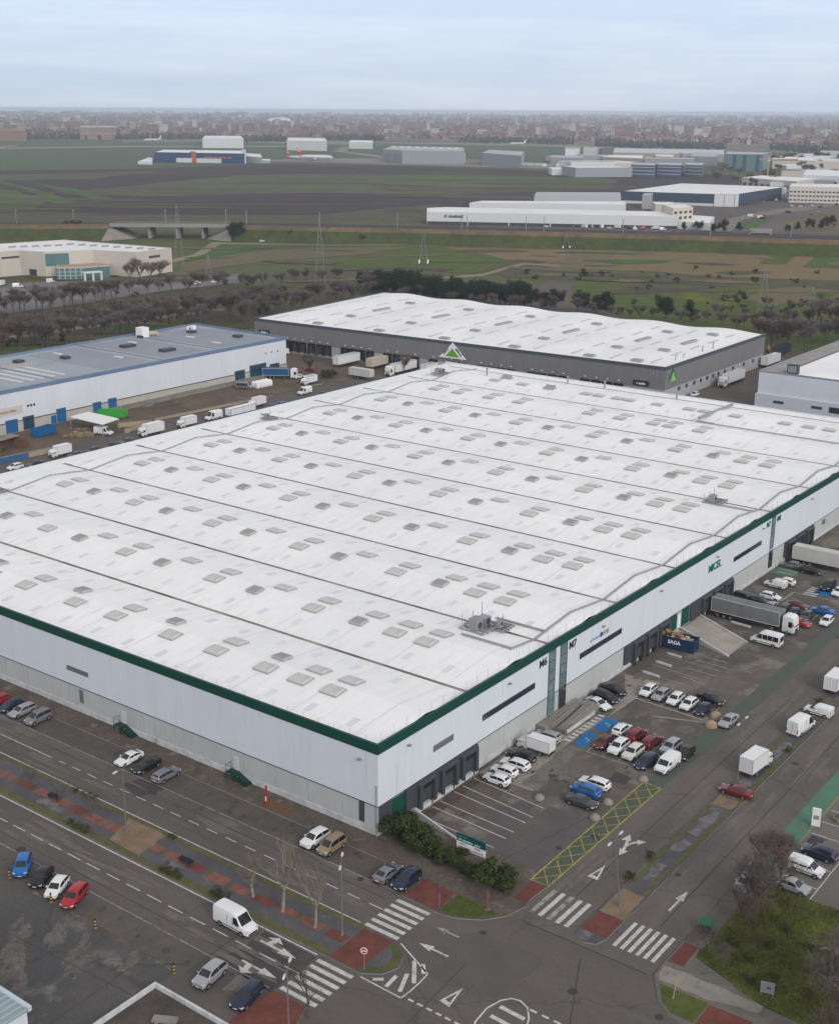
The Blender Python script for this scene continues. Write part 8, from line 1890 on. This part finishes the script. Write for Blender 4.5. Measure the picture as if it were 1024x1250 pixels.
MB().tube([(0, 0, 0), (0, 0, 26)], .9, 4).build('mast', M_cr, t); MB().tube([(-8, 8, 26), (24, -24, 26)], .7, 4).build('jib', M_cr, t); MB().box(-1, 1, -1, 1, 24, 26).build('cab', M_hallw, t)
fr_ = random.Random(14)
for i in range(40):
    px, py = fr_.uniform(690, 1045), fr_.uniform(187, 213)
    if 750 < px < 945 and py > 203 or 765 < px < 945 and 183 < py < 203.5 and fr_.random() < .6: continue
    x, y = G(px, py, 9); ln, wd = fr_.uniform(18, 46), fr_.uniform(12, 26); a = YAW+math.pi/2+fr_.choice((0, .25, -.2)); c, s_ = math.cos(a), math.sin(a)
    shell('far_hall', 'low pale hall or office in the dense business park at the far right', 'hall', [(x+u*c-v*s_, y+u*s_+v*c) for u, v in ((-ln, -wd), (ln, -wd), (ln, wd), (-ln, wd))], fr_.uniform(6, 13), fr_.choice([M_hallw, M_hallc, M_hallg, M_hallc]), fr_.choice([M_hallr, M_roofg, M_hallr]), .3)['group'] = 'low halls of the far business park'
# aircraft
def plane(x, y, rz, L, label, tail, fus=None):
    t = thing('airliner', label, 'aeroplane', (x, y, 0), rz); k = L/50
    prof = [(-25, .6, 6.2), (-20, 1.6, 5.6), (-12, 2.7, 5.0), (15, 2.8, 4.9), (21, 2.3, 4.7), (24.5, .9, 4.3), (25, .2, 4.2)]
    b = MB(); b.loft([[(x_*k, r*k*math.cos(a*math.pi/6), (z+r*math.sin(a*math.pi/6))*k) for a in range(12)] for x_, r, z in prof]); b.build('fuselage', fus or M_hallw, t)
    for s in (-1, 1):
        b = MB(); v = [(6, s*2, 3.6), (-3, s*2, 3.6), (-10, s*24, 5), (-7.5, s*24, 5)]; b.add([(p*k, q*k, z*k) for p, q, z in v]+[(p*k, q*k, (z+.5)*k) for p, q, z in v], [(0, 1, 2, 3), (7, 6, 5, 4), (0, 4, 5, 1), (1, 5, 6, 2), (2, 6, 7, 3), (3, 7, 4, 0)]); b.build('wing', M_roofg, t)
        MB().tube([(3*k, s*8*k, 2.6*k), (-1.5*k, s*8*k, 2.6*k)], 1.4*k, 10).build('engine', M_hallw, t)
        b = MB(); v = [(-19, s*1, 6.4), (-23, s*1, 6.4), (-25.5, s*8.5, 7), (-23.5, s*8.5, 7)]; b.add([(p*k, q*k, z*k) for p, q, z in v]+[(p*k, q*k, (z+.3)*k) for p, q, z in v], [(0, 1, 2, 3), (7, 6, 5, 4), (0, 4, 5, 1), (1, 5, 6, 2), (2, 6, 7, 3), (3, 7, 4, 0)]); b.build('tailplane', M_roofg, t)
    for (z0, z1, x0, x1, x2, x3, m) in ((6.5, 11.5, -16, -24, -25, -20, tail[0]), (11.5, 17, -20, -25, -26.5, -23.8, tail[1])):
        b = MB(); v = [(x0, z0), (x1, z0), (x2, z1), (x3, z1)]; b.add([(p*k, -.3*k, z*k) for p, z in v]+[(p*k, .3*k, z*k) for p, z in v], [(0, 1, 2, 3), (7, 6, 5, 4), (0, 4, 5, 1), (1, 5, 6, 2), (2, 6, 7, 3), (3, 7, 4, 0)]); b.build('tail_fin', m, t)
    for x_, y_ in ((18, 0), (-2, 3), (-2, -3)): MB().tube([(x_*k, y_*k, 0), (x_*k, y_*k, 3*k)], .5*k, 6).build('landing_gear', M_dgrey, t)
M_tr, M_ty = mat('tail_red', (.42, .02, .04), .5), mat('tail_yellow', (.6, .38, .03), .5)
plane(*G(385, 195.5), R(-62), 56, 'white airliner with red and yellow tail on the apron', (M_tr, M_ty)); plane(*G(365, 194.5), R(-70), 40, 'second airliner with red and yellow tail behind the first', (M_tr, M_ty)); plane(*G(186, 172.5), R(120), 44, 'white airliner on the far left runway', (M_hallw, M_hallw)); plane(*G(632, 176.6), R(115), 38, 'small white airliner on the far runway', (M_hallw, M_hallw))
for i in range(19):
    x, y = G(614+i*2.75+rr.uniform(-.3, .3), 202.2+i*.06); t = thing('parked_lorry', 'white lorry in the row at the edge of the airport', 'lorry', (x, y, 0), .6, 'white lorries in a row by the airport'); MB().box(-1.6, 1.6, -4, 3, .8, 4.4).build('cargo_box', M_hallw, t); MB().box(-1.4, 1.4, 3.2, 5, .5, 3.4).build('cab', M_hallg, t)
# vehicles before the long hall and on the curved road
for i in range(26):
    x, y = G(535+i*11+rr.uniform(-3, 3), 272.2+i*.36+rr.uniform(-.6, .6)); vehicle(rr.choice(['boxtruck', 'van', 'van', 'sedan', 'hatch']), 'parked_vehicle', 'vehicle parked before the long white hall beyond the railway', 'vehicle', x, y, rr.uniform(-60, 130), rr.choice(['white', 'white', 'white', 'silver', 'red', 'darkgrey']), 'vehicles before the long white hall')
for i in range(34):
    x, y = G(rr.uniform(850, 1024), rr.uniform(240, 268)); vehicle(rr.choice(['boxtruck', 'van', 'sedan', 'hatch']), 'parked_vehicle', 'vehicle parked on the business park beyond the railway at right', 'vehicle', x, y, rr.uniform(-60, 130), rr.choice(['white', 'white', 'silver', 'red', 'darkgrey', 'black']), 'vehicles of the right business park')
field('business_park', [(600, 283), (545, 264), (640, 262), (760, 244), (900, 224), (1180, 215), (1180, 292), (850, 283)], fmat('business_park_asphalt', (116, 110, 106), (100, 94, 90), .01, .3, .1), 2)
field('right_field', [(950, 281), (960, 268), (1024, 258), (1180, 262), (1180, 288), (1024, 286)], M_f_tan2, 3)
field('curved_road', [(872, 282), (885, 268), (930, 258), (1024, 246), (1180, 236), (1180, 240), (1024, 251), (940, 262), (905, 268), (893, 282)], fmat('slip_road_asphalt', (150, 140, 130), (128, 120, 112), .05, .2), 1)
field('road_island', [(897, 280), (905, 272), (940, 263), (936, 270), (922, 279)], M_f_green, 1)
belt(BARE, [G(rr.uniform(850, 1030), rr.uniform(205, 236)) for _ in range(22)], 'bare_tree', 'bare tree among the far halls at the right', 'tree', 'bare trees among the far halls', (1.2, 1.9))
belt(PINE, [G(rr.uniform(940, 1030), rr.uniform(196, 203)) for _ in range(14)], 'dark_tree', 'dark tree among the far offices at the right', 'tree', 'dark trees among the far offices', (1.0, 1.7))

# ---- the town on the horizon
M_tw = [mat('town_wall_%d' % i, c, .8) for i, c in enumerate(((.27, .235, .21), (.2, .13, .108), (.33, .3, .27), (.18, .118, .102), (.44, .43, .42), (.16, .16, .17)))]
M_trf = [mat('town_roof_%d' % i, c, .8) for i, c in enumerate(((.27, .115, .08), (.3, .15, .105), (.2, .105, .085), (.32, .31, .3), (.15, .14, .145)))]
def house(L_, W_, H_, flat):
    b = MB()
    if flat: b.box(-L_/2, L_/2, -W_/2, W_/2, 0, H_, 0); b.box(-L_/2-.3, L_/2+.3, -W_/2-.3, W_/2+.3, H_, H_+.8, 1); b.box(-L_/4, -L_/4+4, -2, 2, H_+.8, H_+3.5, 0)
    else:
        b.box(-L_/2, L_/2, -W_/2, W_/2, 0, H_, 0); r = W_*.28; e = .6
        v = [(-L_/2-e, -W_/2-e, H_), (L_/2+e, -W_/2-e, H_), (L_/2+e, W_/2+e, H_), (-L_/2-e, W_/2+e, H_), (-L_/2+W_*.3, 0, H_+r), (L_/2-W_*.3, 0, H_+r)]
        b.add(v, [(0, 1, 5, 4), (1, 2, 5), (2, 3, 4, 5), (3, 0, 4), (3, 2, 1, 0)], 1); b.box(L_*.2, L_*.2+1, -1, 0, H_+r*.3, H_+r+1, 0)
    for z in np.arange(1.4, H_-1.2, 3.0): b.box(-L_/2+.8, L_/2-.8, -W_/2-.06, -W_/2, z, z+1.2, 2)
    return b
g = np.random.default_rng(3)
def town_spot():
    px = g.uniform(-60, 1090)
    lo = 164+max(0, (px-150))*.0155; u = g.random()
    py = lo-(lo-(139.2+px*.0045))*u**.85
    return px, py
spots = []
for _ in range(7600):
    px, py = town_spot()
    if px < 150 and py > 161: continue
    x, y = G(px, py); spots.append((math.hypot(x-CAM.x, y-CAM.y), x, y))
spots.sort()
VAR = {}
town = MB(); nm_ = 0; TM = None
allm = M_tw+M_trf+[M_dgrey]
for i, (d_, x, y) in enumerate(spots):
    flat = g.random() < (.25 if d_ < 3400 else .45); wi = int(g.choice([0, 1, 1, 2, 3, 3, 4, 5])); ri = int(g.choice([3, 4])) if flat else int(g.choice([0, 0, 1, 2]))
    L_, W_, H_ = float(g.uniform(9, 36)), float(g.uniform(8, 13)), float(g.choice([4, 5, 6, 6, 7, 9])) + (float(g.choice([0, 0, 0, 0, 6, 12, 24])) if flat and d_ > 3800 else 0)
    ang = float(g.choice([.3, .5, 1.9, 2.1])+g.normal()*.08); fz = max(1, (d_-3000)/3000) if i >= 290 else 1; L_ *= min(4, fz); H_ *= min(1.7, fz**.4)
    if i < 290:
        key = (int(L_/9), wi, ri, flat, int(H_))
        if key not in VAR: VAR[key] = house(L_, W_, H_, flat).mesh('town_house', [M_tw[wi], M_trf[ri], M_dgrey])
        o = bpy.data.objects.new('town_house', VAR[key]); COL.objects.link(o); o.location = (x, y, 0); o.rotation_euler = (0, 0, ang)
        tag(o, 'flat roofed block of the hazy far town' if flat else 'house with reddish hipped roof in the hazy far town', 'house', 'flat blocks of the far town' if flat else 'houses of the far town')
    else:
        hb = MB(); c, s = math.cos(ang), math.sin(ang)
        if flat: hb.box(-L_/2, L_/2, -W_/2, W_/2, 0, H_, wi); hb.box(-L_/2-.3, L_/2+.3, -W_/2-.3, W_/2+.3, H_, H_+.8, 6+ri)
        else:
            hb.box(-L_/2, L_/2, -W_/2, W_/2, 0, H_, wi); r = W_*.3
            hb.add([(-L_/2-.6, -W_/2-.6, H_), (L_/2+.6, -W_/2-.6, H_), (L_/2+.6, W_/2+.6, H_), (-L_/2-.6, W_/2+.6, H_), (-L_/2+W_*.3, 0, H_+r), (L_/2-W_*.3, 0, H_+r)], [(0, 1, 5, 4), (1, 2, 5), (2, 3, 4, 5), (3, 0, 4)], 6+ri)
        o0 = len(town.v); town.v += [(x+p[0]*c-p[1]*s, y+p[0]*s+p[1]*c, p[2]) for p in hb.v]; town.f += [tuple(o0+k for k in f) for f in hb.f]; town.m += hb.m
tag(town.build('distant_town', allm), kind='stuff')
# trees of the town and the far woods: one mass
tv = MB(); M_fw = mat('far_wood', (.035, .05, .03), .95, c2=(.05, .055, .04), scale=.02)
def far_tree(x, y, h, m):
    o0 = len(tv.v); n = 7
    for z, r in ((0, .22), (.25, .5), (.6, .52), (.88, .3)):
        for k in range(n): a = 2*math.pi*k/n; q = r*h*.5*float(g.uniform(.75, 1.25)); tv.v.append((x+q*math.cos(a), y+q*math.sin(a), z*h))
    tv.v.append((x, y, h))
    for i in range(3):
        for k in range(n): tv.f.append((o0+i*n+k, o0+i*n+(k+1) % n, o0+(i+1)*n+(k+1) % n, o0+(i+1)*n+k)); tv.m.append(m)
    for k in range(n): tv.f.append((o0+3*n+k, o0+3*n+(k+1) % n, o0+4*n)); tv.m.append(m)
for _ in range(9000):
    px, py = town_spot(); x, y = G(px, py); far_tree(x, y, float(g.uniform(8, 14))*max(1, min(4, math.hypot(x, y)/4500)), 0 if g.random() < .6 else 1)
for (x0, y0, x1, y1, n, sp) in ((-40, 168.5, 250, 168.5, 420, 1.6), (290, 171.5, 350, 172, 110, 1.2), (398, 169.5, 470, 170.5, 150, 1.6), (560, 172, 700, 175, 200, 1.6), (728, 176, 800, 180, 240, 3.0), (800, 178, 885, 181, 150, 2.2), (40, 151.5, 110, 151, 160, 1.2), (690, 166, 730, 167, 80, 1.2), (940, 182, 1060, 188, 160, 2.5), (380, 157, 640, 158, 120, 3)):
    for _ in range(n):
        u = g.random(); far_tree(*G(x0+(x1-x0)*u, y0+(y1-y0)*u+g.normal()*sp*.45), float(g.uniform(8, 15)), 0 if g.random() < .75 else 1)
tag(tv.build('distant_woods', [M_fw, M_brickf if False else mat('far_bare_wood', (.1, .085, .075), .95)]), kind='stuff')
# low hills on the horizon
b = MB(); R0, R1 = 15500, 18500; n = 80; hv = [sum(math.sin(k*f_+ph)*a for f_, ph, a in ((.21, 1, .5), (.47, 2, .3), (.93, .5, .2))) for k in range(n+1)]
for k in range(n+1):
    a = YAW-.55+1.1*k/n; left = max(0, (a-YAW)/.5)
    hh = 16+16*hv[k]+26*left
    for r, z in ((R0, 0), ((R0+R1)/2, max(4, hh)), (R1, 0)): b.v.append((CAM.x+r*math.cos(a), CAM.y+r*math.sin(a), z))
for k in range(n):
    for i in range(2): b.f.append((3*k+i, 3*k+3+i, 3*k+4+i, 3*k+1+i)); b.m.append(0)
struct(b.build('hills', M_town_ground, smooth=True))
# ------------------------------------------------------------------ haze: the air between here and the horizon
hz = bpy.data.materials.new('air_haze'); hz.use_nodes = True; t = hz.node_tree
for n_ in list(t.nodes):
    if n_.type == 'BSDF_PRINCIPLED': t.nodes.remove(n_)
pv = t.nodes.new('ShaderNodeVolumePrincipled'); pv.inputs['Color'].default_value = (.79, .86, 1.0, 1); pv.inputs['Density'].default_value = HAZE; pv.inputs['Anisotropy'].default_value = 0.1
t.links.new(pv.outputs[0], t.nodes['Material Output'].inputs['Volume'])
o = MB().box(-21000, 21000, -21000, 21000, -1.2, 80).build('haze', hz); o['kind'] = 'stuff'
